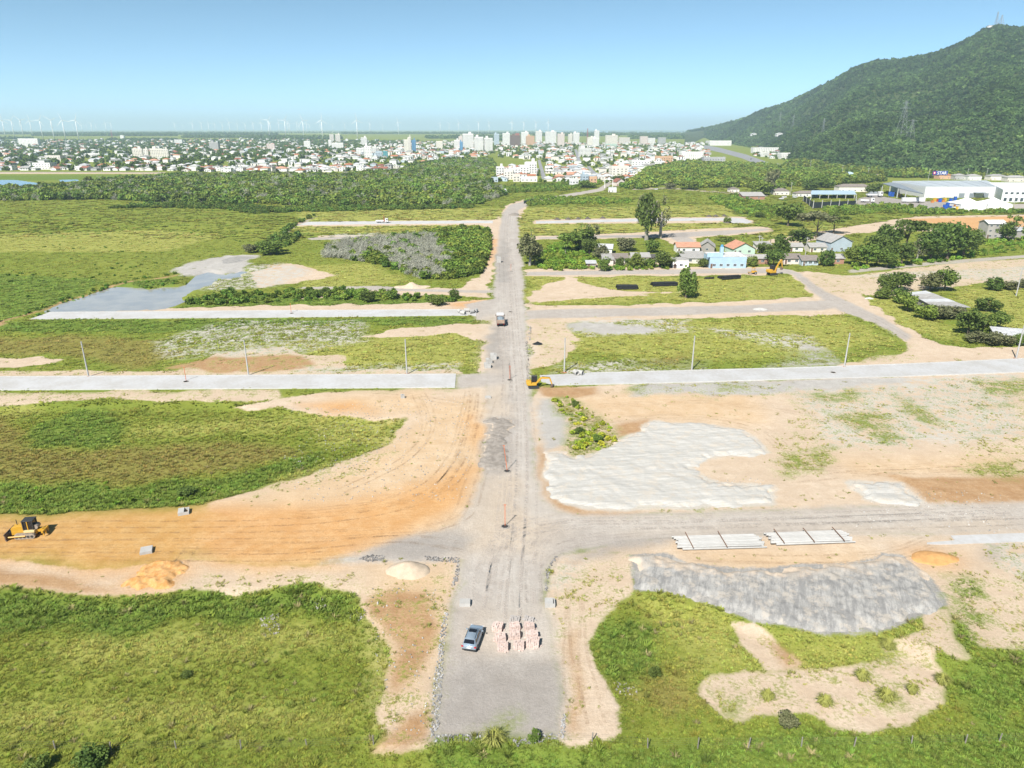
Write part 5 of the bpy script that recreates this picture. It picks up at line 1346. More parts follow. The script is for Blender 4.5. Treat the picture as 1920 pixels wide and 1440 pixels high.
TR = [
 (1212,451,94,44,'tall','dark','tall dense eucalyptus tree with a half bare neighbour'), (1205,420,58,30,'tall','grey','pale upper eucalyptus crown behind the tall dense one'),
 (1238,447,78,34,'sparse','grey','half bare thin tree right of the tall eucalyptus'), (1286,558,58,42,'cone','mid','conical green tree standing alone near the black pipes'),
 (1477,424,47,54,'round','mid','round tree standing alone below the black sports fence'), (1530,445,48,70,'flat','grey','wide flat topped tree above the village barn'),
 (1563,438,36,44,'flat','mid','smaller flat topped tree at the right of the wide one'), (1499,463,38,48,'round','dark','dark rounded tree left of the flat topped trees'),
 (1463,480,44,36,'cone','dark','upright dark tree behind the long brick house'), (1449,499,36,40,'round','dark','dark bushy tree in front of the brick house wall'),
 (1547,499,32,32,'round','dark','dark round tree before the right end of the brick houses'), (1361,464,18,34,'flat','dark','umbrella shaped tree between the two orange roofs'),
 (1431,474,20,30,'round','mid','green garden tree right of the house with orange hip roof'), (1317,501,19,22,'round','dark','dark small tree between the white shed and blue house'),
 (1409,499,20,24,'round','yellow','light green shrub right of the blue house'), (1273,488,18,20,'round','mid','garden shrub left of the low grey roof'),
 (993,498,64,46,'tall','grey','shaggy tree at the corner of the gravel road'), (1001,497,36,32,'round','dark','dark tree under the shaggy corner tree'),
 (1064,474,38,44,'flat','mid','spreading tree left of the left village roofs'), (1090,470,46,48,'round','mid','dense tree behind the garden of the left village'),
 (1110,466,50,36,'sparse','grey','thin grey tree behind the left village garden'), (1104,478,34,34,'round','dark','dark tree left of the pale gabled roof'),
 (1128,488,30,36,'round','grey','grey olive tree in front of the pale gabled roof'), (1133,508,26,26,'round','mid','bushy tree beside the small wooden shack'),
 (1174,470,26,42,'round','grey','grey green tree behind the left village houses'), (1222,474,28,30,'round','mid','round tree right of the left village houses'),
 (1196,503,30,34,'round','yellow','bright green tree in front of the left village houses'), (1162,500,18,20,'round','dark','small dark tree between the left village houses'),
 (1180,500,18,20,'round','mid','small green tree at the centre of the left village'), (1219,502,20,24,'round','mid','small tree left of the large leafy village tree'),
 (1246,503,34,40,'round','dark','large leafy tree at the right end of the left village'),
 # big cluster right of the barn
 (1603,497,38,44,'round','yellow','light green tree at the left end of the big cluster'), (1625,500,44,46,'round','mid','leafy low tree second from the left in the big cluster'),
 (1648,492,60,52,'round','dark','dark tall tree in the left half of the big cluster'), (1668,468,50,54,'round','dark','dark back tree peeping over the big cluster'),
 (1662,502,34,44,'round','mid','low bushy tree at the front of the big cluster'), (1690,497,46,48,'round','dark','dark front tree before the bare trunks of the cluster'),
 (1700,470,60,50,'flat','dark','spreading dark tree at the middle back of the cluster'), (1718,490,42,36,'sparse','grey','bare trunked tree at the middle of the big cluster'),
 (1742,490,56,54,'round','dark','dark tree right of the bare trunks in the cluster'), (1776,486,74,66,'round','dark','tallest tree at the right of the big cluster'),
 (1806,484,60,54,'round','dark','dark rounded tree near the right end of the cluster'), (1822,474,48,38,'round','mid','last tree at the right end of the big cluster'),
 (1765,447,28,64,'flat','mid','flat crown rising over the right of the big cluster'),
 # around the grey shed
 (1662,553,42,46,'round','dark','dark tree at the left end of the shed trees'), (1688,546,42,50,'round','dark','dark rounded tree left of the grey shed roof'),
 (1655,560,26,34,'round','mid','low leafy tree in front of the left shed trees'), (1688,570,32,36,'round','mid','leafy tree beside the left corner of the shed'),
 (1700,584,34,36,'round','yellow','yellow green tree below the left corner of the shed'), (1732,540,28,26,'sparse','grey','thin twiggy tree behind the grey shed'),
 (1743,546,38,40,'round','grey','dull dark tree behind the grey shed'), (1770,546,46,44,'round','mid','bright rounded tree behind the right of the shed'),
 (1733,598,30,40,'round','yellow','bright tree in front of the grey shed wall'), (1758,596,28,42,'round','grey','dull tree in front of the shed middle'),
 (1786,596,24,44,'round','grey','brownish low tree at the right of the shed front'), (1815,627,52,52,'round','dark','large dark tree below the right of the shed'),
 (1848,584,28,44,'round','dark','blue green round tree on the pasture right of the shed'), (1866,617,38,42,'round','mid','leafy tree right of the large dark tree'),
 (1843,626,30,38,'round','yellow','yellowish tree between the shed trees and the shack'), (1832,642,22,46,'round','grey','low grey green bush below the shed trees'),
 (1868,648,26,50,'round','grey','broad grey green bush left of the corner shack'), (1908,648,26,26,'round','mid','small tree in front of the corner shack'),
 (1862,544,26,34,'round','dark','round dark bush alone on the sandy bank'), (1893,542,16,34,'round','grey','low bush right of the round bank bush'), (1921,540,18,26,'round','grey','bush at the right edge on the sandy bank'),
 (1897,453,52,46,'sparse','mid','airy tree in front of the unfinished house'), (1884,452,36,34,'round','dark','dark tree beside the unfinished house'),
 (1637,363,20,30,'round','dark','dark round tree beside the warehouse yard'), (1425,366,28,46,'round','yellow','broad light green tree behind the grey roofed house'),
 (1446,362,46,30,'tall','grey','tall slim tree behind the grey roofed house'), (1545,352,26,40,'round','mid','leafy tree behind the long roofed house'), (1520,356,22,36,'round','dark','dark tree behind the village by the sports fence'),
 (1292,355,18,46,'round','yellow','broad light green tree on the field below the wood'), (1256,354,12,24,'round','grey','low grey green tree on the field below the wood'),
 (1100,352,14,40,'round','mid','rounded tree left of the town gate'), (1158,346,18,32,'round','dark','dark round tree behind the town gate'),
 (508,476,26,60,'round','mid','big dark shrub at the head of the muddy pond'),(470,474,18,30,'round','grey','smaller shrub left of the big pond shrub'),(538,452,12,30,'round','dark','dark shrub above the big pond shrub'),
 (610,555,16,26,'round','dark','dark shrub left end of the path hedge'),(690,566,24,30,'round','dark','tallest shrub in the path hedge'),(735,560,16,26,'round','mid','shrub below the pale sand heap'),(822,572,20,36,'round','mid','broad shrub in the right part of the path hedge'),(852,560,20,20,'round','dark','dark upright shrub near the end of the path hedge'),(590,556,14,26,'round','mid','shrub second from left in the path hedge'),
 (1425,408,12,20,'round','dark','small dark shrub left of the round tree'),(1364,418,12,16,'round','yellow','shrub growing on the dark earth heap at the lane end'),
]
for a in TR: tree(*a, low=1.0 if (a[2] < 34 and a[4] == 'round') else 0.0, name='tree' if a[2] > 22 else 'shrub', cat='tree' if a[2] > 22 else 'shrub')
def palm(px, py, hp, label):
    x, y = G(px, py); m = mpp(px, py); H = hp * m; o = thing('palm_tree', label, 'palm tree', (x, y, gz(x, y)))
    mb = MB(); mb.tube((0, 0, -.1), (.1, 0, H), .2, .12, 7); mb.build('trunk', barkp, o)
    mb = MB()
    for i in range(13):
        a = i * 2.4; L = 2.0 + (i % 3) * .3; up = .9 - (i % 4) * .45; c, s = math.cos(a), math.sin(a); w_ = .28
        p0 = (.1, 0, H); p1 = (.1 + c * L * .5, s * L * .5, H + up); p2 = (.1 + c * L, s * L, H + up - 1.1)
        mb.add([(p0[0] - s * .08, p0[1] + c * .08, p0[2]), (p0[0] + s * .08, p0[1] - c * .08, p0[2]), (p1[0] + s * w_, p1[1] - c * w_, p1[2]), (p1[0] - s * w_, p1[1] + c * w_, p1[2]), (p2[0], p2[1], p2[2])], [(0, 1, 2, 3), (3, 2, 4)])
    mb.build('fronds', LEAF['mid'], o)
palm(1391,466,20,'palm tree behind the house with the orange hip roof'); palm(1444,460,16,'palm tree on the grass behind the brick houses'); palm(1060,476,18,'palm tree in the left village garden'); palm(1348,382,10,'palm tree on the scrub left of the round tree'); palm(996,442,12,'palm tree above the shaggy corner tree')
# ------------------------------------------------------------------ near shrubs, tussocks
def bush(px, py, hp, wp, leaf, label): tree(px, py, hp, wp, 'round', leaf, label, cat='shrub', low=1.0, name='shrub')
bush(172,1424,40,60,'dark','dark shrub in the meadow behind the wire fence'); bush(70,1432,30,44,'mid','small shrub left of the dark one by the wire fence'); bush(350,1258,14,22,'dark','dark small clump in the open meadow')
bush(1228,1255,22,26,'dark','dark clump on the slope right of the sandy path'); bush(1478,1350,34,40,'grey','grey green spiky shrub below the sandy blob'); bush(1003,1388,22,26,'mid','shrub on the stones at the pad end')
bush(352,920,16,36,'dark','dark shrub at the ditch mouth by the orange road'); bush(1085,812,14,20,'dark','dark bush in the hollow beside the white clay'); bush(1120,828,16,22,'mid','leafy bush at the lower tip of the hollow'); bush(1078,762,12,18,'dark','bush at the upper end of the hollow')
def tussock(px, py, r_, label):
    x, y = G(px, py); o = MB(); rr = random.Random(px)
    for i in range(220):
        a = rr.uniform(0, 6.28); q = rr.uniform(0, r_ * .5); L = r_ * rr.uniform(.5, 1.1); h = rr.uniform(.5, 1.25); c, s = math.cos(a), math.sin(a)
        p0 = (c * q, s * q, -.1); p1 = (c * (q + L * .4), s * (q + L * .4), h); p2 = (c * (q + L), s * (q + L), h * .75); w_ = .035
        o.add([(p0[0] - s * w_, p0[1] + c * w_, p0[2]), (p0[0] + s * w_, p0[1] - c * w_, p0[2]), (p1[0] + s * w_, p1[1] - c * w_, p1[2]), (p1[0] - s * w_, p1[1] + c * w_, p1[2]), p2], [(0, 1, 2, 3), (3, 2, 4)])
    ob_ = o.build('grass_tussock', mat('tussock_blades', (0.30, 0.31, 0.075), .8, .4, 1.0)); ob_.location = (x, y, gz(x, y))
    tag(ob_, label, 'grass')
tussock(925,1391,1.25,'big yellow grass tussock at the end of the gravel pad')
tussock(1618,1262,.9,'yellow grass tussock in the middle of the sandy blob'); tussock(1663,1300,1.1,'large yellow grass tussock right of the sandy blob middle'); tussock(1548,1310,.9,'yellow grass tussock lower middle of the sandy blob'); tussock(1666,1206,.9,'yellow grass tussock below the grey clay tip')
tussock(1440,1300,.8,'yellow grass tussock at the left of the sandy blob'); tussock(1712,1288,.7,'small yellow tussock at the right of the sandy blob'); tussock(1768,1270,.9,'yellow tussock at the right rim of the sandy blob')

# ------------------------------------------------------------------ village
panem = mat('window_pane', (0.05, 0.07, 0.09), 0.15, 0.3, 1.0, spec=0.5)
framem = mat('window_frame', (0.60, 0.60, 0.58), 0.6, 0.1, 2.0)
doorm = mat('door_wood', (0.16, 0.10, 0.07), 0.7, 0.3, 2.0)
EXW = {'brick': (0.36, 0.20, 0.14), 'sky blue': (0.36, 0.50, 0.61), 'weathered': (0.30, 0.28, 0.26), 'unpainted': (0.40, 0.38, 0.35)}
WALLS.update(EXW); ROOFS.update({'fibre cement': (0.36, 0.35, 0.335), 'zinc': (0.48, 0.49, 0.50), 'old tile': (0.22, 0.19, 0.17), 'sky': (0.38, 0.50, 0.60)})
def add_window(o, x, z, yf, w_=1.3, h_=1.0):
    mb = MB()
    for a, b, c, d_ in ((-w_ / 2, w_ / 2, h_ / 2, h_ / 2 + .09), (-w_ / 2, w_ / 2, -h_ / 2 - .09, -h_ / 2), (-w_ / 2 - .09, -w_ / 2, -h_ / 2 - .09, h_ / 2 + .09), (w_ / 2, w_ / 2 + .09, -h_ / 2 - .09, h_ / 2 + .09), (-.04, .04, -h_ / 2, h_ / 2)):
        mb.box(x + a, x + b, yf - .08, yf + .02, z + c, z + d_)
    f = mb.build('window', framem, o)
    mb = MB(); mb.box(x - w_ / 2, x + w_ / 2, yf - .035, yf + .02, z - h_ / 2, z + h_ / 2); mb.build('pane', panem, f)
def vhouse(px0, px1, py, wall, roof, kind, label, dep=8.0, h=2.9, rise=1.7, rz=0.0, win=2, door=True, axis='x', over=.5, name='house', cat='house', group=None):
    cx = (px0 + px1) / 2; x, y = G(cx, py); w_ = (px1 - px0) * mpp(cx, py) / 1.02
    o = thing(name, label, cat, (x, y + dep / 2, gz(x, y)), rz, group)
    mb = MB(); a, b = w_ / 2, dep / 2
    mb.box(-a, a, -b, b, -.4, h)
    if kind == 'gable':
        if axis == 'x': mb.prism([(-b, h - .01), (b, h - .01), (0, h + rise)], -a + .01, a - .01, 0, 'x')
        else: mb.prism([(-a, h - .01), (a, h - .01), (0, h + rise)], -b + .01, b - .01, 0, 'y')
    if kind == 'shed': mb.prism([(-b, h - .01), (b, h - .01), (b, h + rise)], -a + .01, a - .01, 0, 'x')
    mb.build('wall', wmat(wall), o)
    mb = MB(); e = over
    if kind == 'gable':
        L, Wd = (a + e, b) if axis == 'x' else (b + e, a)
        q = rise * e / Wd
        for s in (-1, 1):
            pr = [(s * (Wd + e), h - q + .03), (0, h + rise + .03), (0, h + rise + .17), (s * (Wd + e), h - q + .15)]
            mb.prism(pr, -L, L, 0, 'x' if axis == 'x' else 'y')
        n_ = int(2 * L / .9)   # sheet laps
        for i in range(n_ + 1):
            c = -L + 2 * L * i / n_
            for s in (-1, 1):
                pr = [(s * (Wd + e), h - q + .15), (0, h + rise + .17), (0, h + rise + .22), (s * (Wd + e), h - q + .20)]
                mb.prism(pr, c - .05, c + .05, 0, 'x' if axis == 'x' else 'y')
    elif kind == 'hip':
        X, Y = a + e, b + e; r_ = max(.1, X - Y)
        mb.add([(-X, -Y, h), (X, -Y, h), (X, Y, h), (-X, Y, h), (-r_, 0, h + rise), (r_, 0, h + rise)], [(0, 3, 2, 1), (0, 1, 5, 4), (1, 2, 5), (2, 3, 4, 5), (3, 0, 4)])
    elif kind == 'shed':
        mb.prism([(-b - e, h - .05), (b + e, h + rise + .12), (b + e, h + rise + .26), (-b - e, h + .08)], -a - e, a + e, 0, 'x')
        n_ = int(2 * a / 1.0)
        for i in range(n_ + 1):
            c = -a + 2 * a * i / max(1, n_)
            mb.prism([(-b - e, h + .08), (b + e, h + rise + .26), (b + e, h + rise + .31), (-b - e, h + .13)], c - .05, c + .05, 0, 'x')
    else:
        mb.box(-a - .05, a + .05, -b - .05, b + .05, h + .005, h + .12)
        for q in ((-a - .05, a + .05, -b - .05, -b + .15), (-a - .05, a + .05, b - .15, b + .05), (-a - .05, -a + .15, -b + .15, b - .15), (a - .15, a + .05, -b + .15, b - .15)): mb.box(*q, h + .12, h + .5)
    mb.build('roof', rmat(roof), o)
    nfl = max(1, int(h // 2.7))
    for fl in range(nfl):
        for i in range(win): add_window(o, -a + 2 * a * (i + .5 + (.18 if door and fl == 0 else 0)) / (win + (.3 if door and fl == 0 else 0)), 1.5 + fl * 2.9, -b)
    if door:
        mb = MB(); mb.box(-a + .5, -a + 1.4, -b - .05, -b + .02, 0, 2.1); mb.build('door', doorm, o)
    return o
vhouse(1269,1312,474,'white','salmon','gable','white house with salmon tiled roof left of the grey gable',8,3.0,1.8,win=2)
vhouse(1316,1344,473,'weathered','fibre cement','gable','grey gable ended house behind the blue house',11,2.8,2.6,rz=-.25,axis='y',win=1,door=False)
vhouse(1371,1414,477,'mint','salmon','gable','pale green house with wide salmon tiled gable roof',11,2.9,2.8,rz=.12,axis='y',win=2)
vhouse(1261,1291,503,'white','fibre cement','flat','small white boxy house at the lane edge',6,3.6,0,win=1)
vhouse(1280,1326,494,'beige','fibre cement','shed','low house with broad grey roof behind the white box',11,2.5,1.3,win=2)
vhouse(1398,1441,495,'brick','fibre cement','gable','brick house with long grey roof right of the blue house',7,2.6,1.3,win=2)
vhouse(1469,1502,495,'pink','old tile','gable','left part of the long dark roofed brick row',8,2.6,1.6,win=2)
vhouse(1503,1534,498,'pale blue','old tile','gable','pale blue fronted part of the dark roofed brick row',8,2.5,1.6,win=3)
vhouse(1558,1582,495,'brick','fibre cement','gable','right end of the brick row with chimney stub',7,2.7,1.4,win=1)
vhouse(1480,1505,472,'white','fibre cement','gable','small white house behind the brick row',7,2.6,1.4,win=1)
vhouse(1518,1549,473,'cream','fibre cement','gable','cream house with grey roof left of the barn',8,2.7,1.5,win=2)
vhouse(1549,1594,472,'pale blue','fibre cement','gable','tall pale blue barn with grey gable roof',13,5.0,3.0,rz=.2,axis='y',win=1,name='barn',cat='barn')
vhouse(1418,1446,468,'white','fibre cement','shed','low pale house behind the garden trees',6,2.4,.8,win=1)
o = vhouse(1329,1399,503,'sky blue','white','flat','long sky blue house with stepped front at the lane',11,5.2,0,win=5)
mb = MB(); mb.box(-9.8, -2.6, -5.62, -5.2, 5.1, 7.0); mb.build('parapet', wmat('sky blue'), o)
mb = MB(); mb.box(-2.6, -1.2, -1, .6, 5.1, 9.0); mb.build('water_tower', wmat('sky blue'), o)
mb = MB(); mb.tube((-1.9, -.2, 9.0), (-1.9, -.2, 9.9), .65, .55, 12); mb.build('water_tank', mat('tank_blue', (0.08, 0.28, 0.45), .5, .1), o)
vhouse(1119,1150,476,'white','zinc','gable','pale gabled house of the left village',8,2.8,1.6,rz=-.2,win=2)
vhouse(1131,1150,496,'beige','fibre cement','shed','left half of the middle house of the left village',8,2.4,1.2,win=1)
vhouse(1150,1177,494,'cream','old tile','gable','right half of the middle house of the left village',8,2.6,1.5,win=2,door=False)
vhouse(1100,1117,502,'weathered','zinc','shed','small wooden shack with open doorway beside the lane',4,2.0,.5,win=0)
vhouse(1184,1218,492,'beige','fibre cement','gable','grey roofed house behind the bright green tree',8,2.6,1.4,win=2)
vhouse(1220,1237,492,'weathered','dark','shed','dark roofed lean-to right of the grey roofed house',5,2.3,.6,win=1)
vhouse(1368,1386,361,'cream','old tile','hip','small hip roofed house at the edge of the wood',9,3.4,1.8,win=2)
vhouse(1392,1434,374,'brick','fibre cement','shed','brick house with long grey sloping roof left of the yard',12,3.0,2.4,win=2)
vhouse(1452,1480,366,'cream','old tile','hip','hip roofed house with veranda behind the yard',10,4.0,2.4,win=3)
vhouse(1492,1534,369,'white','old tile','hip','low white house with broad hip roof left of the blue canopy',10,3.0,2.2,win=3)
vhouse(1572,1634,360,'cream','old tile','hip','long hip roofed house behind the yard trucks',12,5.0,2.6,win=5)
vhouse(1579,1606,333,'white','sky','hip','small pavilion with blue hip roof by the highway',12,4.0,3.0,win=3)
vhouse(1848,1882,447,'unpainted','white','gable','unfinished three storey house with white roof at right',9,8.4,1.6,win=3)
vhouse(1886,1935,446,'weathered','zinc','shed','lower grey house beside the unfinished house',9,4.0,.8,win=2)
vhouse(1876,1940,645,'unpainted','zinc','shed','corner shack with corrugated roof behind the last pole',6,2.3,.7,rz=-.35,win=1)
vhouse(1152,1170,349,'pink','red brown','gable','pink gabled house beside the town gate field',12,4.5,3.5,rz=.3,axis='y',win=2)
vhouse(925,948,365,'white','pale metal','gable','small pale roofed shed in the scrub beside the wood',9,3.2,1.8,rz=.2,win=1)
vhouse(1141,1156,361,'white','pale metal','flat','small white gatehouse at the end of the asphalt lane',5,4.6,0,win=1)
vhouse(1690,1715,300,'white','grey','shed','small white house half hidden at the hill foot',9,3.0,1.0,win=1)
for a in ((1815,1840,338,'white','fibre cement'), (1856,1886,338,'cream','grey'), (1888,1925,341,'beige','fibre cement'), (1760,1785,336,'peach','terracotta'), (1790,1812,337,'grey','fibre cement'), (1640,1656,338,'cream','old tile')):
    vhouse(*a, 'hip', '%s house with %s roof showing above the warehouse near pixel column %d' % (a[3], a[4], a[0]), 12, 5, 2.2, win=2)
for ob_ in C.objects:
    l = ob_.get('label', '')
    if 'near pixel column' in l:
        k = int(l.split()[-1]); ob_['label'] = {1815: 'flat white house over the right part of the warehouse roof', 1856: 'cream house over the right end of the warehouse roof', 1888: 'beige house over the office wing at far right', 1760: 'peach house just right of the roof sign', 1790: 'grey house second right of the roof sign', 1640: 'cream house left of the warehouse canopy'}[k]
# big shed among the trees
zr = 3.4
def Z(px, py, z): a = G(px, py, z); return (a[0], a[1], z)
o = thing('farm_shed', 'old grey shed with wide corrugated roof among trees', 'shed', (0, 0, 0))
cs = [Z(1700,549,3.6), Z(1736,545.5,4.4), Z(1820,577,3.4), Z(1752,576,3.2)]
c0 = np.mean(np.array(cs), 0); o.location = (c0[0], c0[1], 0)
L_ = [(p[0] - c0[0], p[1] - c0[1], p[2]) for p in cs]
k = 6
for i in range(k):
    f0, f1 = i / k, (i + 1) / k
    lerp = lambda a, b, f: tuple(a[j] + (b[j] - a[j]) * f for j in range(3))
    q = [lerp(L_[0], L_[3], f0), lerp(L_[1], L_[2], f0), lerp(L_[1], L_[2], f1), lerp(L_[0], L_[3], f1)]
    dz = .06 * (i % 2)
    mb = MB(); mb.add([(a, b, c + dz) for a, b, c in q] + [(a, b, c + .12 + dz) for a, b, c in q], [(0, 1, 2, 3), (4, 5, 6, 7), (0, 1, 5, 4), (1, 2, 6, 5), (2, 3, 7, 6), (3, 0, 4, 7)])
    mb.build('roof_sheet', rmat('zinc' if i in (0, 3) else 'fibre cement'), o)
mb = MB(); sh = [(p[0] * .9, p[1] * .9) for p in L_]
mb.add([(a, b, -.3) for a, b in sh] + [(a, b, L_[i][2] * .93) for i, (a, b) in enumerate(sh)], [(0, 1, 5, 4), (1, 2, 6, 5), (2, 3, 7, 6), (3, 0, 4, 7)]); mb.build('wall', wmat('weathered'), o)
# ------------------------------------------------------------------ warehouse
whm = mat('white_cladding', (0.66, 0.67, 0.68), 0.6, 0.05, 0.2, stretch=(6, 6, .2)); wrm = mat('metal_roofing', (0.42, 0.46, 0.49), 0.55, 0.12, 0.15, stretch=(.3, 4, 1)); stm = mat('grey_steel', (0.22, 0.25, 0.28), .6, .15)
o = thing('warehouse', 'large white warehouse with long grey metal roof at right', 'warehouse')
def hull(name, foot, z0, z1, m, par, roof=None):
    mb = MB(); n = len(foot); mb.add([(a, b, z0) for a, b in foot] + [(a, b, z1) for a, b in foot], [(i, (i + 1) % n, n + (i + 1) % n, n + i) for i in range(n)] + [tuple(range(n, 2 * n))])
    return mb.build(name, m, par)
F1 = [G(1732,371), G(1873,371), G(1850,339,10)[:2], G(1673,340,10)[:2]]
hull('wall', F1, -1, 10, whm, o)
lp = lambda a, b, f: (a[0] + (b[0] - a[0]) * f, a[1] + (b[1] - a[1]) * f)
for i in range(10):
    f0, f1 = i / 10 + .004, (i + 1) / 10 - .004
    q = [lp(F1[0], F1[1], f0), lp(F1[0], F1[1], f1), lp(F1[3], F1[2], f1), lp(F1[3], F1[2], f0)]
    hull('roof_panel', q, 10.02 + .05 * (i % 2), 10.35 + .12 * (i % 2), wrm, o)
F2 = [G(1876,379), G(2030,381), G(2000,345,9), G(1853,345,9)]
hull('office_wing', F2, -1, 10.5, whm, o)
for i in range(14):
    for r_ in range(2):
        a = lp(F2[0], F2[1], .03 + i * .068); b = lp(F2[0], F2[1], .03 + i * .068 + .035)
        if r_ == 1 and i % 5 == 4: continue
        z = 7.2 if r_ else 1.2
        mb = MB(); mb.box(a[0], b[0], min(a[1], b[1]) - .25, a[1] + .05, z, z + (1.3 if r_ else 2.6)); mb.build('window', panem, o)
for f in (.46, .60, .78):
    a = lp(F1[0], F1[1], f); mb = MB(); mb.box(a[0], a[0] + 5, a[1] - .2, a[1] + .05, 0, 4.2); mb.build('dock_door', stm, o)
mb = MB(); a = lp(F1[0], F1[1], .66); mb.box(a[0] - 1, a[0] + 8, a[1] - 5, a[1] - .02, 4.6, 5.0); mb.build('awning', stm, o)
CF = [G(1655,345,8.5), G(1701,358,8.5), G(1731,364,8.5), G(1678,342,8.5)]
o2 = thing('loading_canopy', 'grey steel loading canopy at the left of the warehouse', 'canopy', (0, 0, 0))
hull('roof', CF, 8.5, 9.1, stm, o2)
for f in (0.02, .35, .68, .98):
    a = lp(CF[0], CF[1], f); mb = MB(); mb.box(a[0] - .35, a[0] + .35, a[1] + .2, a[1] + .9, -.3, 8.5); mb.build('column', mat('column_paint', (0.42, 0.44, 0.42), .7, .1), o2)
# roof sign
sg = thing('roof_sign', 'blue roof sign with white letters and a red mark', 'sign', at_depth(1760, 340, 835)[:2] + (10.4,))
mb = MB(); mb.box(-8.5, 8.5, 0, .4, .8, 5.2); mb.build('board', mat('sign_blue', (0.02, 0.06, 0.30), .5, .05), sg)
for x_ in (-7, 7): mb = MB(); mb.box(x_ - .2, x_ + .2, .5, .9, -.5, 3); mb.build('post', stm, sg)
fc = bpy.data.curves.new('letters', 'FONT'); fc.body = 'STAR'; fc.size = 4.6; fc.extrude = .08; fc.align_x = 'CENTER'; fc.offset = .06
tmp = bpy.data.objects.new('tmp', fc); C.objects.link(tmp); dg = bpy.context.evaluated_depsgraph_get()
me = bpy.data.meshes.new_from_object(tmp.evaluated_get(dg)); bpy.data.objects.remove(tmp)
me.materials.clear(); me.materials.append(mat('sign_white', (0.8, 0.8, 0.8), .5, .03))
l_ = ob('letters', me, sg); l_.rotation_euler = (math.pi / 2, 0, 0); l_.location = (1.8, -.12, 1.35)
mb = MB(); mb.tube((-6.6, -.15, 3), (-6.6, .05, 3), 1.7, None, 20); mb.build('emblem', mat('sign_red', (0.5, 0.03, 0.05), .5, .05), sg)
mb = MB(); mb.tube((-6.6, -.25, 3), (-6.6, -.1, 3), .8, None, 16); mb.build('emblem_centre', MATS['sign_white'], sg)
# marquees
tentm = mat('tent_fabric', (0.74, 0.74, 0.73), .7, .04, .5)
for px0, px1, lb in ((1800, 1848, 'left one of two white peaked marquees'), (1850, 1897, 'right one of two white peaked marquees')):
    cx = (px0 + px1) / 2; x, y = G(cx, 396); w_ = (px1 - px0) * mpp(cx, 396); o = thing('marquee', lb, 'tent', (x, y + w_ / 2, 0)); a = w_ / 2 - .1
    mb = MB(); mb.add([(-a, -a, 0), (a, -a, 0), (a, a, 0), (-a, a, 0), (-a, -a, 5.2), (a, -a, 5.2), (a, a, 5.2), (-a, a, 5.2)], [(0, 1, 5, 4), (1, 2, 6, 5), (2, 3, 7, 6), (3, 0, 4, 7)]); mb.build('side_wall', tentm, o)
    mb = MB(); e = a + .3; P0 = [(-e, -e, 5.1), (e, -e, 5.1), (e, e, 5.1), (-e, e, 5.1)]; k = .45; P1 = [(q[0] * k, q[1] * k, 7.0) for q in P0]
    mb.add(P0 + P1 + [(0, 0, 9.6)], [(0, 1, 5, 4), (1, 2, 6, 5), (2, 3, 7, 6), (3, 0, 4, 7), (4, 5, 8), (5, 6, 8), (6, 7, 8), (7, 4, 8)]); mb.build('peaked_roof', tentm, o)
# stacked crates in the yard
CC = {'blue': (0.02, 0.10, 0.45), 'yellow': (0.62, 0.40, 0.03), 'red': (0.45, 0.06, 0.04), 'orange': (0.55, 0.22, 0.05), 'white': (.65, .65, .63)}
CPOS = [(1762,379,'blue',3),(1768,379,'orange',2),(1752,378,'yellow',3),(1757,378,'red',2),(1771,378,'yellow',3),(1782,379,'blue',3),(1790,378,'blue',4),(1748,380,'orange',2),(1747,394,'blue',2),(1757,394,'blue',2),(1766,394,'yellow',2),(1770,394,'blue',4),(1775,393,'blue',5),(1780,394,'blue',3),(1790,394,'orange',4),(1793,395,'yellow',3),(1787,395,'white',3),(1800,395,'blue',5),(1806,395,'blue',5),(1812,395,'blue',4),(1697,371,'yellow',2),(1685,370,'orange',3),(1668,368,'blue',4),(1673,369,'blue',4)]
for i, (px, py, c, n) in enumerate(CPOS):
    x, y = G(px, py); mb = MB(); z = 0
    for k in range(n):
        mb.box(-1.1, 1.1, -.8, .8, z + .02, z + 1.05, 0, 0.02); mb.box(-1.16, 1.16, -.86, .86, z + .95, z + 1.05); z += 1.08
    o = mb.build('crate_stack', mat('crate_' + c, CC[c], .6, .1)); o.location = (x, y, 0); o.rotation_euler.z = (i % 3) * .1
    pl = 'under the loading canopy' if px < 1700 else ('below the warehouse wall' if py < 385 else 'in the yard left of the marquees')
    tag(o, '%s crate stack %s high %s' % (c, ('', 'one', 'two', 'three', 'four', 'five')[n], pl), 'crates', 'crates stacked in the warehouse yard')
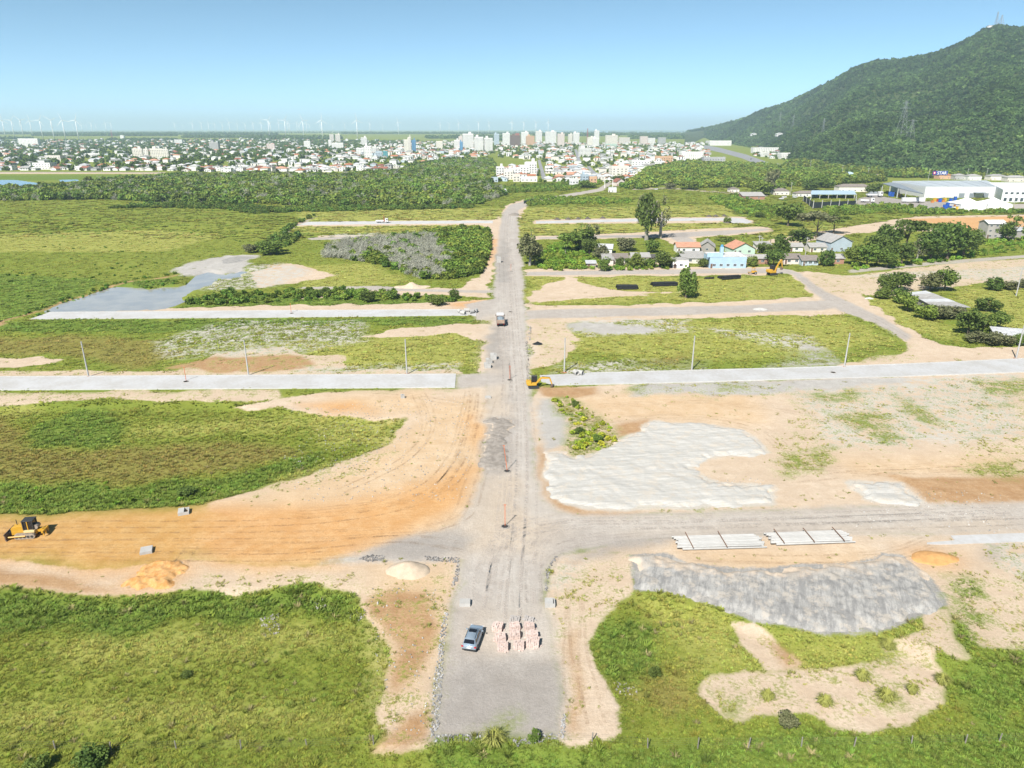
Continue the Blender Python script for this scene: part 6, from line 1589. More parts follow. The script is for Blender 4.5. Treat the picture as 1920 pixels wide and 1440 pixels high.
# sports fence and blue canopy
blm = mat('black_netting', (0.022, 0.03, 0.032), .8, .3, .5); cpm = mat('post_concrete', (0.50, 0.49, 0.46), .9, .15)
o = thing('sports_fence', 'black netting fence with pale posts round a court', 'fence')
cor = [G(1506,377), G(1524,391), G(1604,388), G(1604,377)]
pts = [lp(cor[0], cor[1], i / 3) for i in range(3)] + [lp(cor[1], cor[2], i / 5) for i in range(5)] + [lp(cor[2], cor[3], i / 2) for i in range(3)]
for i, p in enumerate(pts):
    mb = MB(); mb.box(p[0] - .22, p[0] + .22, p[1] - .22, p[1] + .22, -.3, 6.4, 0, .2); mb.build('post', cpm, o)
    if i < len(pts) - 1:
        q = pts[i + 1]; d_ = Vector((q[0] - p[0], q[1] - p[1], 0)).normalized(); n_ = Vector((-d_.y, d_.x, 0)) * .03
        A0 = Vector((p[0], p[1], 0)) + d_ * .3; B0 = Vector((q[0], q[1], 0)) - d_ * .3
        V_ = [A0 - n_, B0 - n_, B0 + n_, A0 + n_]; mb = MB()
        mb.add([(v.x, v.y, .1) for v in V_] + [(v.x, v.y, 5.0) for v in V_], [(0, 3, 2, 1), (4, 5, 6, 7), (0, 1, 5, 4), (1, 2, 6, 5), (2, 3, 7, 6), (3, 0, 4, 7)]); mb.build('net_panel', blm, o)
o = thing('open_canopy', 'open shelter with wide blue metal roof behind the court', 'shelter')
cor = [G(1519,373), G(1604,373), G(1600,367), G(1520,367)]
mb = MB(); n = 4; zz_ = (3.9, 3.9, 4.6, 4.6)
mb.add([(p[0], p[1], z) for p, z in zip(cor, zz_)] + [(p[0], p[1], z + .35) for p, z in zip(cor, zz_)], [(0, 3, 2, 1), (4, 5, 6, 7), (0, 1, 5, 4), (1, 2, 6, 5), (2, 3, 7, 6), (3, 0, 4, 7)]); mb.build('roof', rmat('sky'), o)
for i in range(6):
    for A_, B_, z in ((cor[0], cor[1], 3.9), (cor[3], cor[2], 4.6)):
        p = lp(A_, B_, .02 + i * .19); mb = MB(); mb.box(p[0] - .2, p[0] + .2, p[1] - .2 + (.3 if z < 4 else -.3), p[1] + .2 + (.3 if z < 4 else -.3), -.2, z); mb.build('post', cpm, o)
# gate portal
o = thing('gate_portal', 'white square portal frame over the asphalt lane', 'gate', (*G(1141, 353), 0)); mb = MB()
mb.box(-4.5, -4, -.3, .3, 0, 9.5); mb.build('upright', wmat('white'), o); mb = MB(); mb.box(4, 4.5, -.3, .3, 0, 9.5); mb.build('upright', wmat('white'), o); mb = MB(); mb.box(-4, 4, -.25, .25, 8.9, 9.5); mb.build('lintel', wmat('white'), o)
p0 = G(982,382); p1 = G(1003,377); o = MB(); d_ = Vector((p1[0] - p0[0], p1[1] - p0[1], 0)); n_ = Vector((-d_.y, d_.x, 0)).normalized() * .1
V_ = [Vector((p0[0], p0[1], 0)) + n_, Vector((p1[0], p1[1], 0)) + n_, Vector((p1[0], p1[1], 0)) - n_, Vector((p0[0], p0[1], 0)) - n_]
o.add([(v.x, v.y, 0) for v in V_] + [(v.x, v.y, 2.4) for v in V_], [(4, 5, 6, 7), (0, 1, 5, 4), (1, 2, 6, 5), (2, 3, 7, 6), (3, 0, 4, 7)])
tag(o.build('site_hoarding', mat('hoarding_grey', (0.13, 0.15, 0.16), .7, .2)), 'dark grey hoarding where the gravel road bends', 'wall')
# hill features
def on_hill(px, py):
    v = np.linspace(0, 1, 200); P_ = hill_pts(np.full(200, px), v); k = int(np.argmin([abs(proj(*p)[1] - py) for p in P_])); return P_[k]
p = on_hill(1688, 258); lattice('power_pylon', 'steel lattice power pylon standing on the forested slope', tuple(p), 58, 7, 1.2, 7, .15, ((46, 11), (54, 8)), 'pylon')
p = on_hill(1705, 262); lattice('power_pylon', 'second lower power pylon right of the first on the slope', tuple(p), 30, 5, 1.0, 6, .14, ((28, 10),), 'pylon')
for px, py, h in ((1465,232,40),(1490,238,38),(1547,250,36)): lattice('power_pylon', 'faint far power pylon on the slope, %s' % {1465: 'the leftmost one', 1490: 'second from the left', 1547: 'third from the left'}[px], tuple(on_hill(px, py)), h, 3, .8, 5, .14, ((h * .8, 7),), 'pylon')
for px, h, b, lb in ((1866, 40, 4, 'pale radio mast on the hilltop beside the white hut'), (1875, 30, 8, 'second wider radio mast on the hilltop')):
    p = hill_pts([px], [.995])[0]; lattice('radio_mast', lb, tuple(p), h, b, 1.0, 6, .28)
p = hill_pts([1857], [.985])[0]; o = thing('summit_hut', 'small white transmitter hut on the hilltop', 'hut', (p[0], p[1], p[2] + 4)); mb = MB(); mb.box(-9, 9, -4, 4, -6, 4); mb.build('wall', wmat('white'), o); mb = MB(); mb.box(-9.6, 9.6, -4.6, 4.6, 4.02, 4.6); mb.build('roof', rmat('white'), o)
for px, py, lb in ((1415,256,'long white house low on the forest slope'),(1490,254,'white house half way along the forest slope'),(1467,257,'small white house between the two slope houses')):
    p = on_hill(px, py); wm_, rm_ = house_meshes(2, 'white', 'white'); o = ob('house', wm_); o.location = (p[0], p[1], p[2] + 3); o.scale = (2.0,) * 3; tag(o, lb, 'house'); ob('roof', rm_, o)
x, y = G(211, 262); lattice('radio_mast', 'red and grey radio mast behind the left town trees', (x, y, float(ramp(y))), 48, 3, 1, 7, .5, m=mat('mast_red', (0.35, 0.12, 0.14), .6, .2))
x, y = G(1101, 270); lattice('radio_mast', 'red and white mast beside the slim white tower', (x, y, float(ramp(y))), 62, 3, .8, 7, .5, m=MATS['mast_red'])
# ------------------------------------------------------------------ poles, stakes, manholes
pcm = mat('pole_concrete', (0.42, 0.415, 0.40), .9, .12, 1.5)
def pole(px, py, label, h=9.4, lean=(0, 0)):
    x, y = G(px, py); o = thing('utility_pole', label, 'pole', (x, y, gz(x, y)), 0, 'concrete poles along the paved road')
    o.rotation_euler = (lean[0], lean[1], 0)
    mb = MB(); mb.tube((0, 0, -.5), (0, 0, h), .22, .13, 8); sh = mb.build('shaft', pcm, o)
    mb = MB(); mb.box(-.16, .16, -.16, .16, h - .9, h - .75); mb.box(-.16, .16, -.16, .16, h - .4, h - .3); mb.build('bracket', mat('galvanised', (0.45, 0.46, 0.47), .5, .1, metal=.5), sh)
    mb = MB(); a = 14
    V_ = [(math.cos(i * 6.283 / a) * (.7 + .2 * ((i * 7) % 3)), math.sin(i * 6.283 / a) * (.6 + .15 * ((i * 5) % 3)), -.05) for i in range(a)] + [(0, 0, .22)]
    mb.add(V_, [(i, (i + 1) % a, a) for i in range(a)]); mb.build('earth_collar', mat('dug_earth', (0.36, 0.17, 0.09), 1, .3), o)
for px, py, lb in ((166,706,'concrete pole at the far left of the left paved road'),(466,703.5,'concrete pole in the middle of the left paved road'),(763,701,'concrete pole nearest the gravel road on its left'),(1058,698,'concrete pole nearest the gravel road on its right'),(1297,694,'second concrete pole right of the gravel road'),(1583,688,'third concrete pole right of the gravel road'),(1905,672,'last concrete pole at the right edge by the shack')): pole(px, py, lb)
for px, py, h, lb in ((1905,555,11,'thin pole on the pasture at right'),(1510,478,9,'pale pole behind the brick row'),(1421,474,9,'pale pole left of the garden trees'),(1426,474,8,'second pale pole left of the garden trees'),(1901,382,12,'pole before the office wing of the warehouse'),(1740,338,14,'pole left of the warehouse roof sign'),(1812,338,14,'pole right of the warehouse roof sign'),(1848,337,14,'second pole right of the roof sign'),(1626,336,14,'pole by the highway left of the warehouse'),(1578,330,14,'pole left of the blue roofed pavilion'),(1482,366,12,'pole beside the hip roofed veranda house'),(1518,322,16,'tall highway lamp pole behind the wood'),(191,325,16,'pale pole on the town causeway at left'),(371,326,16,'pole on the causeway at centre left'),(444,327,16,'left one of two causeway poles'),(453,327,16,'right one of two causeway poles'),(298,325,16,'pole on the causeway below the apartment blocks')):
    x, y = G(px, py); mb = MB(); mb.tube((0, 0, -.4), (0, 0, h), .24, .15, 6); mb.box(-1.0, 1.0, -.08, .08, h - .7, h - .5)
    o = mb.build('utility_pole', pcm); o.location = (x, y, gz(x, y)); tag(o, lb, 'pole')
stm2 = mat('stake_paint', (0.55, 0.14, 0.05), .6, .2, 3)
ironm = mat('cast_iron', (0.045, 0.043, 0.042), .7, .3, 3)
def manhole(px, py, label, r_=.55, h=.16):
    x, y = G(px, py); o = thing('manhole', label, 'manhole', (x, y, gz(x, y)), 0, 'manholes in the unfinished roads')
    mb = MB(); n = 16; V_ = []
    for rr, z in ((r_ * 1.35, 0), (r_ * 1.25, h), (r_, h), (r_, h - .1)): V_ += [(math.cos(i * 6.283 / n) * rr, math.sin(i * 6.283 / n) * rr, z) for i in range(n)]
    mb.add(V_, [(k * n + i, k * n + (i + 1) % n, (k + 1) * n + (i + 1) % n, (k + 1) * n + i) for k in range(3) for i in range(n)]); mb.build('ring', mat('manhole_ring', (0.30, 0.27, 0.24), .9, .3), o)
    mb = MB(); mb.tube((0, 0, -.1), (0, 0, h - .06), r_ * .98, None, 16); mb.build('cover', ironm, o)
def stake(px, py, h, label, tilt=0.0):
    x, y = G(px, py); o = thing('marker_stake', label, 'stake', (x, y, gz(x, y)), 0, 'orange stakes marking manholes'); o.rotation_euler = (0, tilt, 0)
    mb = MB(); mb.box(-.055, .055, -.04, .04, -.3, h, 0, .1); mb.build('batten', stm2, o)
    mb = MB(); mb.box(-.2, .2, -.06, .05, h - .12, h - .04); mb.build('cross_piece', stm2, o)
for a in ((947,988,'manhole at the near crossing with a tall orange stake'),(951,884,'manhole on the road beside the dark gravel heap'),(956,713,'manhole where the paved road meets the gravel road'),(349,716,'manhole on the left paved road'),(957,585,'manhole at the mid left lane junction'),(547,588,'manhole on the middle left lane'),(959,509,'manhole on the road above the lane junction'),(1562,699,'manhole on the right paved road')): manhole(*a)
for a in ((947,986,3.9,'tall orange stake at the near crossing'),(951,882,5.2,'leaning orange stake beside the dark gravel heap',-.12),(956,711,3.6,'orange stake at the paved road junction'),(349,714,3.6,'orange stake on the left paved road'),(546,586,3.2,'orange stake on the middle left lane'),(958,507,2.8,'orange stake on the upper gravel road')): stake(*a)
# ------------------------------------------------------------------ precast chambers
pre = mat('precast_concrete', (0.42, 0.41, 0.39), .9, .15, 1.2)
def chamber(px, py, wx, wy, h, label, rz=0.0, hole=None):
    x, y = G(px, py); o = thing('drain_chamber', label, 'concrete box', (x, y, gz(x, y)), rz, 'precast drain chambers')
    mb = MB(); t_ = .14; a, b = wx / 2, wy / 2
    for q in ((-a, a, -b, -b + t_), (-a, a, b - t_, b), (-a, -a + t_, -b + t_, b - t_), (a - t_, a, -b + t_, b - t_)): mb.box(*q, -.4, h)
    mb.build('wall', pre, o)
    mb = MB(); mb.box(-a + t_, a - t_, -b + t_, b - t_, -.38, -.3); mb.build('floor', ironm, o)
    if hole is None: mb = MB(); mb.box(-a + .03, a - .03, -b + .03, b - .03, h + .004, h + .1); mb.build('lid', pre, o)
    else:
        mb = MB(); k = hole; mb.box(-a + .03, -a + 2 * a * k, -b + .03, b - .03, h + .004, h + .09); mb.build('lid', pre, o)
    return o
chamber(345,962,1.7,1.7,.55,'concrete chamber with dark opening at the top of the orange road',.35,.55); chamber(275,1034,1.7,1.7,.35,'closed pale chamber on the lower edge of the orange road',.35)
chamber(872,1133,1.45,1.1,.45,'closed white chamber on the gravel pad above the car'); chamber(1031,1134,1.35,1.3,.6,'pale chamber with slot at the right edge of the pad',0,.8)
for a in ((914,689,1.6,1.5,1.2,'lowest pale chamber of the roadside group',.2,.6),(917,680,1.5,1.5,1.1,'middle pale chamber of the roadside group',.3,.5),(925,673,1.7,1.7,1.5,'tallest pale chamber of the roadside group',.1,.7),(935,492,2.0,2.0,2.6,'tall pale precast box by the upper gravel road',.1,.6),(915,746,1.4,1.0,.3,'flat pale slab left of the road below the junction',.1,None),(755,746,.9,.8,.8,'small dark edged box on the sand left of the road',.2,.5)): chamber(*a)
for i, (px, py) in enumerate(((862,587),(868,590),(875,585),(884,588),(892,586),(1080,703),(1087,703))):
    x, y = G(px, py); mb = MB(); n = 16; V_ = []
    for yy_ in (-.9, .9):
        for rr in (.62, .5): V_ += [(math.cos(k * 6.283 / n) * rr, yy_, .62 + math.sin(k * 6.283 / n) * rr) for k in range(n)]
    F_ = []
    for k in range(n):
        q = (k + 1) % n; F_ += [(k, q, 2 * n + q, 2 * n + k), (n + k, n + q, 3 * n + q, 3 * n + k), (k, q, n + q, n + k), (2 * n + k, 2 * n + q, 3 * n + q, 3 * n + k)]
    mb.add(V_, F_); o = mb.build('concrete_pipe', pre); o.location = (x, y, gz(x, y) + .1); o.rotation_euler.z = .5 + i * .6
    tag(o, 'short concrete pipe, %s' % ('number %s from the left at the middle lane end' % ('one', 'two', 'three', 'four', 'five')[i] if i < 5 else ('left one of two by the right paved road start' if i == 5 else 'right one of two by the right paved road start')), 'pipe', 'short concrete pipes')
# ------------------------------------------------------------------ stacks of concrete poles
def pole_stack(c0, c1, n, layers, name, timber):
    a0 = np.array(G(*c0[0])); a1 = np.array(G(*c0[1])); b0 = np.array(G(*c1[0]))
    e = a1 - a0; L = np.linalg.norm(e); e /= L; q = np.array([-e[1], e[0]]); wd = abs((b0 - a0) @ q)
    k = 0
    for ly in range(layers):
        m_ = n - ly * 1
        for i in range(m_):
            off = wd * (i + .5 + ly * .5) / n; mb = MB(); sh = ((i * 37 + ly * 11) % 10 - 5) * .08 + (.9 if i % 3 == 0 and ly == 0 else 0)
            r0, r1 = .19, .12
            if i % 2: r0, r1 = r1, r0
            h0 = .2; mb.tube((0, 0, 0), (L, 0, 0), r0, r1, 8)
            o = mb.build('concrete_pole', pcm); p = a0 + q * off + e * sh; o.location = (p[0], p[1], gz(p[0], p[1]) + h0 + .25 * ly + .1); o.rotation_euler.z = math.atan2(e[1], e[0]) + ((i * 13) % 5 - 2) * .002
            tag(o, '%s concrete pole lying in the %s stack%s' % (('top layer' if ly else 'bottom layer'), name, ''), 'pole', 'concrete poles in the %s stack' % name)
    for f in timber:
        p = a0 + e * L * f; mb = MB(); mb.box(-.06, .06, -.3, wd + .4, 0, .1); o = mb.build('timber_bearer', mat('old_timber', (0.20, 0.12, 0.08), .9, .3)); o.location = (p[0], p[1], gz(p[0], p[1]) + .28 + .25 * layers); o.rotation_euler.z = math.atan2(e[1], e[0])
        tag(o, 'thin timber laid across the %s pole stack%s' % (name, ' at %d percent' % (f * 100)), 'timber', 'timbers on the pole stacks')
pole_stack([(1274,1034),(1432,1030)],[(1276,1009)],9,2,'left',(.15,.55)); pole_stack([(1450,1025),(1598,1020)],[(1446,1003)],9,2,'right',(.12,.5,.88))
for ob_ in C.objects:
    l = ob_.get('label', '')
    if l.endswith('percent'): ob_['label'] = l.rsplit(' at ', 1)[0] + {'15': ' near its left end', '12': ' near its left end', '50': ' at its middle', '55': ' at its middle', '88': ' near its right end', '87': ' near its right end'}[l.split()[-2]]
# ------------------------------------------------------------------ black drain pipes
bpm = mat('black_plastic', (0.018, 0.02, 0.022), .5, .3, 2)
def pipes(px, py, n, L, rz, name, r_=.28):
    x, y = G(px, py)
    for i in range(n):
        ly = 0 if i < (n * 2 + 2) // 3 else 1; j = i if ly == 0 else i - (n * 2 + 2) // 3 + .5
        mb = MB(); mb.tube((-L / 2, 0, r_), (L / 2, 0, r_), r_, None, 10)
        for k in range(9): mb.tube((-L / 2 + L * k / 9 + .05, 0, r_), (-L / 2 + L * k / 9 + .2, 0, r_), r_ * 1.08, None, 10)
        o = mb.build('drain_pipe', bpm); o.rotation_euler.z = rz; yy_ = j * r_ * 2.15
        o.location = (x - math.sin(rz) * yy_ + ((i * 3) % 4 - 1.5) * .2, y + math.cos(rz) * yy_, gz(x, y) + ly * r_ * 1.8 + .05)
        tag(o, 'black ribbed drain pipe lying in the %s pile' % name, 'pipe', 'drain pipes in the %s pile' % name)
pipes(1177,543,9,8.0,0,'left', .42); pipes(1248,537,9,10,.12,'middle', .40); pipes(1372,524,8,8.5,.25,'right', .42); pipes(1330,523,3,4,.1,'small centre', .18)
def heap(px, py, wx, wy, h, m, label, name, cat='heap', lob=1, seed=1, sharp=1.3, z0=None):
    x, y = G(px, py); mb = MB(); N, K = 30, 9; V_ = []
    for k in range(K + 1):
        f = k / K
        for i in range(N):
            a = i * 2 * math.pi / N; c, s = math.cos(a), math.sin(a)
            ed = 1 + .22 * (float(fbm(np.array([c * 1.6 + seed]), np.array([s * 1.6]), seed)[0]) - .5) * 2
            px_, py_ = c * f * wx / 2 * ed, s * f * wy / 2 * ed
            z = h * max(0, 1 - f ** sharp) + (float(fbm(np.array([px_ * .9 + seed]), np.array([py_ * .9]), seed + 3)[0]) - .5) * h * .35 * (1 - f * .7)
            if lob == 2: z *= .75 + .35 * math.cos(px_ / wx * 12.5)
            V_.append((px_, py_, z if k < K else -.25))
    F_ = [(k * N + i, k * N + (i + 1) % N, (k + 1) * N + (i + 1) % N, (k + 1) * N + i) for k in range(K) for i in range(N)] + [tuple(range(N))]
    mb.add(V_, F_); o = mb.build(name, m, smooth=True); o.location = (x, y, gz(x, y) if z0 is None else z0); return tag(o, label, cat)
sandm = mat('heap_sand', (0.52, 0.42, 0.315), 1, .18, 1.2, bump=.6); dgm = mat('heap_dark_gravel', (0.115, 0.10, 0.085), 1, .4, 3, bump=1); gvm = mat('heap_gravel', (0.27, 0.238, 0.205), 1, .25, 3, bump=1); orm = mat('heap_orange', (0.52, 0.285, 0.11), 1, .2, 1.5, bump=.6); whc = mat('heap_rubble', (0.50, 0.49, 0.46), 1, .25, 1.5, bump=1)
heap(764,1070,6.6,4.6,1.5,sandm,'smooth pale sand heap left of the gravel pad','sand_heap',seed=3)
heap(772,538,15,7,1.8,sandm,'long pale sand heap with two humps below the grove','sand_heap',lob=2,seed=5)
heap(1750,1046,7.5,4,0.7,orm,'low orange soil heap beside the grey clay','soil_heap',seed=8)
heap(964,403,9,14,1.6,gvm,'brownish gravel heap at the road bend','gravel_heap',seed=12)
for i, (px, py) in enumerate(((1045,412),(1065,411.5),(1084,411),(1102,410.5),(1130,409.5),(1329,406.5),(1342,406),(1358,405.5))): heap(px, py, 4.8, 4.5, 1.5, dgm, '%s of the dark gravel heaps along the upper right lane' % ('first', 'second', 'third', 'fourth', 'fifth', 'sixth', 'seventh', 'last')[i], 'gravel_heap', seed=20 + i)
heap(1363,418,7,5,2.0,dgm,'dark earth heap with a shrub at the lane end','gravel_heap',seed=31); heap(1008,645,3.4,2.6,.8,bpm,'crumpled black plastic sheet on the sand','plastic_heap','sheet',seed=33,sharp=.9)
for i, (px, py, w_) in enumerate(((1425,580,6),(1630,560,4))): heap(px, py, w_, w_ * .7, .6, whc, ('pale rubble heap at the lane corner', 'small rubble heap beside the diagonal road', 'small pale rubble patch in the meadow edge', 'larger pale rubble patch in the meadow edge')[i], 'rubble_heap', seed=40 + i)
# ------------------------------------------------------------------ broken stone edging
ST = []
for k in range(3):
    v = np.random.RandomState(k).normal(size=(8, 3)); v /= np.linalg.norm(v, axis=1)[:, None]
    b = np.array([(-1, -1, -1), (1, -1, -1), (1, 1, -1), (-1, 1, -1), (-1, -1, 1), (1, -1, 1), (1, 1, 1), (-1, 1, 1)]) * .6 + v * .35
    ST.append((b, [(0, 3, 2, 1), (4, 5, 6, 7), (0, 1, 5, 4), (1, 2, 6, 5), (2, 3, 7, 6), (3, 0, 4, 7)]))
def stonemat():
    m = leafmat('edging_stone', (0.42, 0.42, 0.43), (0.58, 0.58, 0.58), 0.0, True); return m
def stones(label, polys, per, smin, smax, tone, seed):
    rs = np.random.RandomState(seed); P = np.concatenate([inpoly(W(p), int(area(W(p)) * per) + 1, rs) for p in polys]); n = len(P); s = rs.uniform(smin, smax, n)
    tag(scatter('edging_stones', ST, [stonemat()], np.column_stack([P, ground_z(P) + s * .3]), np.stack([s, s * rs.uniform(.6, 1, n), s * .8], 1), rs.uniform(0, 6.28, n), rs.randint(0, 3, n), np.array(tone)[None] * rs.uniform(.6, 1.5, (n, 1))), label, 'stones', kind='stuff')
stones('broken white stones edging the gravel pad', [[(806,1385),(812,1290),(824,1200),(832,1150),(840,1150),(834,1200),(828,1290),(824,1375)],[(812,1378),(880,1378),(920,1384),(880,1392),(812,1392)],[(960,1390),(1050,1375),(1054,1340),(1060,1340),(1058,1385),(970,1398)]], 22, .06, .18, (.27, .265, .26), 3)
stones('dark broken stone kerb beside the junction', [[(668,1048),(700,1040),(720,1042),(720,1052),(690,1054)],[(795,1044),(862,1046),(862,1056),(800,1052)],[(862,1056),(860,1085),(850,1100),(846,1100),(855,1070),(858,1052)],[(1040,1045),(1046,1042),(1030,1070),(1026,1110),(1022,1110),(1024,1070)]], 22, .08, .22, (.20, .19, .18), 4)
stones('grey stones along the right edge of the gravel road', [[(985,640),(989,640),(994,730),(989,730)],[(992,612),(996,612),(996,640),(990,640)]], 5, .1, .3, (.24, .22, .2), 5)
stones('pale rubble lying in the near meadow edge', [[(485,1150),(520,1138),(525,1175),(490,1185)],[(590,1118),(605,1112),(610,1130),(592,1132)],[(650,1135),(690,1140),(680,1160),(655,1155)],[(1150,1275),(1185,1268),(1200,1290),(1160,1300)]], 9, .05, .18, (.28, .26, .24), 7)
stones('scattered pale stones on the sand and clay', [[(1100,860),(1440,900),(1440,940),(1060,940)],[(1200,1050),(1400,1090),(1700,1120),(1700,1160),(1500,1170),(1250,1100)],[(690,1100),(820,1100),(800,1380),(720,1380)],[(1600,900),(1900,930),(1900,1000),(1600,990)],[(500,770),(880,740),(880,940),(560,940)]], .8, .05, .16, (.3, .29, .27), 6)
# ------------------------------------------------------------------ paver stacks
pvm = mat('pink_pavers', (0.60, 0.48, 0.43), .9, .25, 2.5); pgm = mat('grey_pavers', (0.42, 0.39, 0.37), .9, .2, 2.5)
def paver_stack(px, py, nx, ny, nz, m, label, seed, rz=0.0):
    x, y = G(px, py); r_ = random.Random(seed); mb = MB(); a, b, h = .26, .235, .11
    for k in range(nz):
        for i in range(nx):
            for j in range(ny):
                if k == nz - 1 and r_.random() < .3: continue
                if k == nz - 2 and r_.random() < .06: continue
                cx = (i - (nx - 1) / 2) * a + r_.uniform(-.025, .025); cy = (j - (ny - 1) / 2) * b + r_.uniform(-.025, .025); z = k * h
                mb.box(cx - a / 2 + .01, cx + a / 2 - .01, cy - b / 2 + .01, cy + b / 2 - .01, z, z + h - .008 + (r_.uniform(0, .05) if k == nz - 1 else 0))
    for q in range(4):
        A_ = r_.uniform(0, 6.28); D = Vector((math.cos(A_) * (nx * a * .62), math.sin(A_) * (ny * b * .62), 0)); mb.box(-a / 2, a / 2, -b / 2, b / 2, .02, .12, rot=Matrix.Translation(D) @ Matrix.Rotation(r_.uniform(0, 3), 4, 'Z') @ Matrix.Rotation(r_.uniform(-.3, .3), 4, 'X'))
    o = mb.build('paver_stack', m); o.location = (x, y, gz(x, y)); o.rotation_euler.z = rz; tag(o, label, 'pavers', 'paver stacks on the gravel pad')
for i, a in enumerate(((935,1181,5,5,7,pvm,'far pink paver stack in the left column'),(938,1198,5,5,7,pvm,'middle pink paver stack in the left column'),(941,1216,5,5,7,pvm,'near pink paver stack in the left column'),(966,1163,5,4,3,pgm,'low grey paver stack at the far end of the middle column'),(964,1181,5,4,7,pvm,'tall pink stack with toppled pavers in the middle column'),(967,1194,5,4,8,pvm,'second tall pink stack in the middle column'),(973,1213,5,5,6,pvm,'near pink paver stack in the middle column'),(990,1163,5,4,3,pgm,'low grey paver stack at the far end of the right column'),(993,1180,5,4,7,pvm,'far pink paver stack in the right column'),(996,1193,6,4,7,pvm,'middle pink paver stack in the right column'),(1001,1209,6,5,8,pvm,'largest pink paver stack at the near right'))): paver_stack(a[0] + (i * 7 % 5 - 2) * .9, a[1] + (i * 3 % 4 - 1.5) * .8, *a[2:], i, ((i * 5) % 7 - 3) * .07)
# ------------------------------------------------------------------ wire fence
o = thing('wire_fence', 'thin wire fence with weathered posts crossing the near meadow', 'fence')
fp = [(-60,1393),(101,1394),(205,1396),(329,1394),(450,1392),(575,1391),(700,1391),(840,1393),(1010,1392),(1110,1390),(1216,1389),(1310,1388),(1405,1388),(1505,1387),(1604,1387),(1712,1384),(1813,1382),(1876,1380),(2000,1376)]
fw = [(*G(a, b),) for a, b in fp]; fz = [gz(*p) for p in fw]; wd_ = mat('post_wood', (0.26, 0.24, 0.21), .95, .3, 3)
for i, (p, z) in enumerate(zip(fw, fz)): mb = MB(); t_ = ((i * 7) % 5 - 2) * .05; mb.tube((p[0], p[1], z - .3), (p[0] + t_, p[1], z + 1.25), .075, .06, 6); mb.build('post', wd_, o)
for k in range(4):
    mb = MB(); h = .35 + .27 * k
    for (p, z), (q, z2) in zip(zip(fw, fz), zip(fw[1:], fz[1:])): mb.tube((p[0], p[1], z + h), (q[0], q[1], z2 + h), .004, None, 4, cap=False)
    mb.build('wire', mat('fence_wire', (0.14, 0.14, 0.13), .6, .2), o)
# ------------------------------------------------------------------ vehicles
silver = mat('silver_paint', (0.40, 0.48, 0.56), .28, .04, .6, metal=.55, spec=.5); glassm = mat('car_glass', (0.012, 0.014, 0.02), .06, .2, 1, spec=.6); rubber = mat('tyre_rubber', (0.02, 0.02, 0.02), .9, .2, 3); alloy = mat('alloy', (0.45, 0.45, 0.46), .35, .1, 2, metal=.7); redl = mat('tail_light', (0.42, 0.01, 0.012), .25, .1, 1, spec=.5); trimm = mat('black_trim', (0.025, 0.025, 0.026), .6, .2, 2); hlm = mat('head_light', (0.6, 0.62, 0.65), .15, .05, 1, spec=.5)
def wheel(par, x, y, r_, wd, axis='x', name='wheel'):
    o = bpy.data.objects.new(name, None); C.objects.link(o); o.parent = par; o.location = (x, y, r_); o.empty_display_size = .1
    d_ = Vector((wd / 2, 0, 0)) if axis == 'x' else Vector((0, wd / 2, 0))
    mb = MB(); mb.tube(-d_, d_, r_, None, 18); mb.build('tyre', rubber, o)
    mb = MB(); mb.tube(-d_ * 1.05, d_ * 1.05, r_ * .6, None, 12); mb.build('rim', alloy, o)
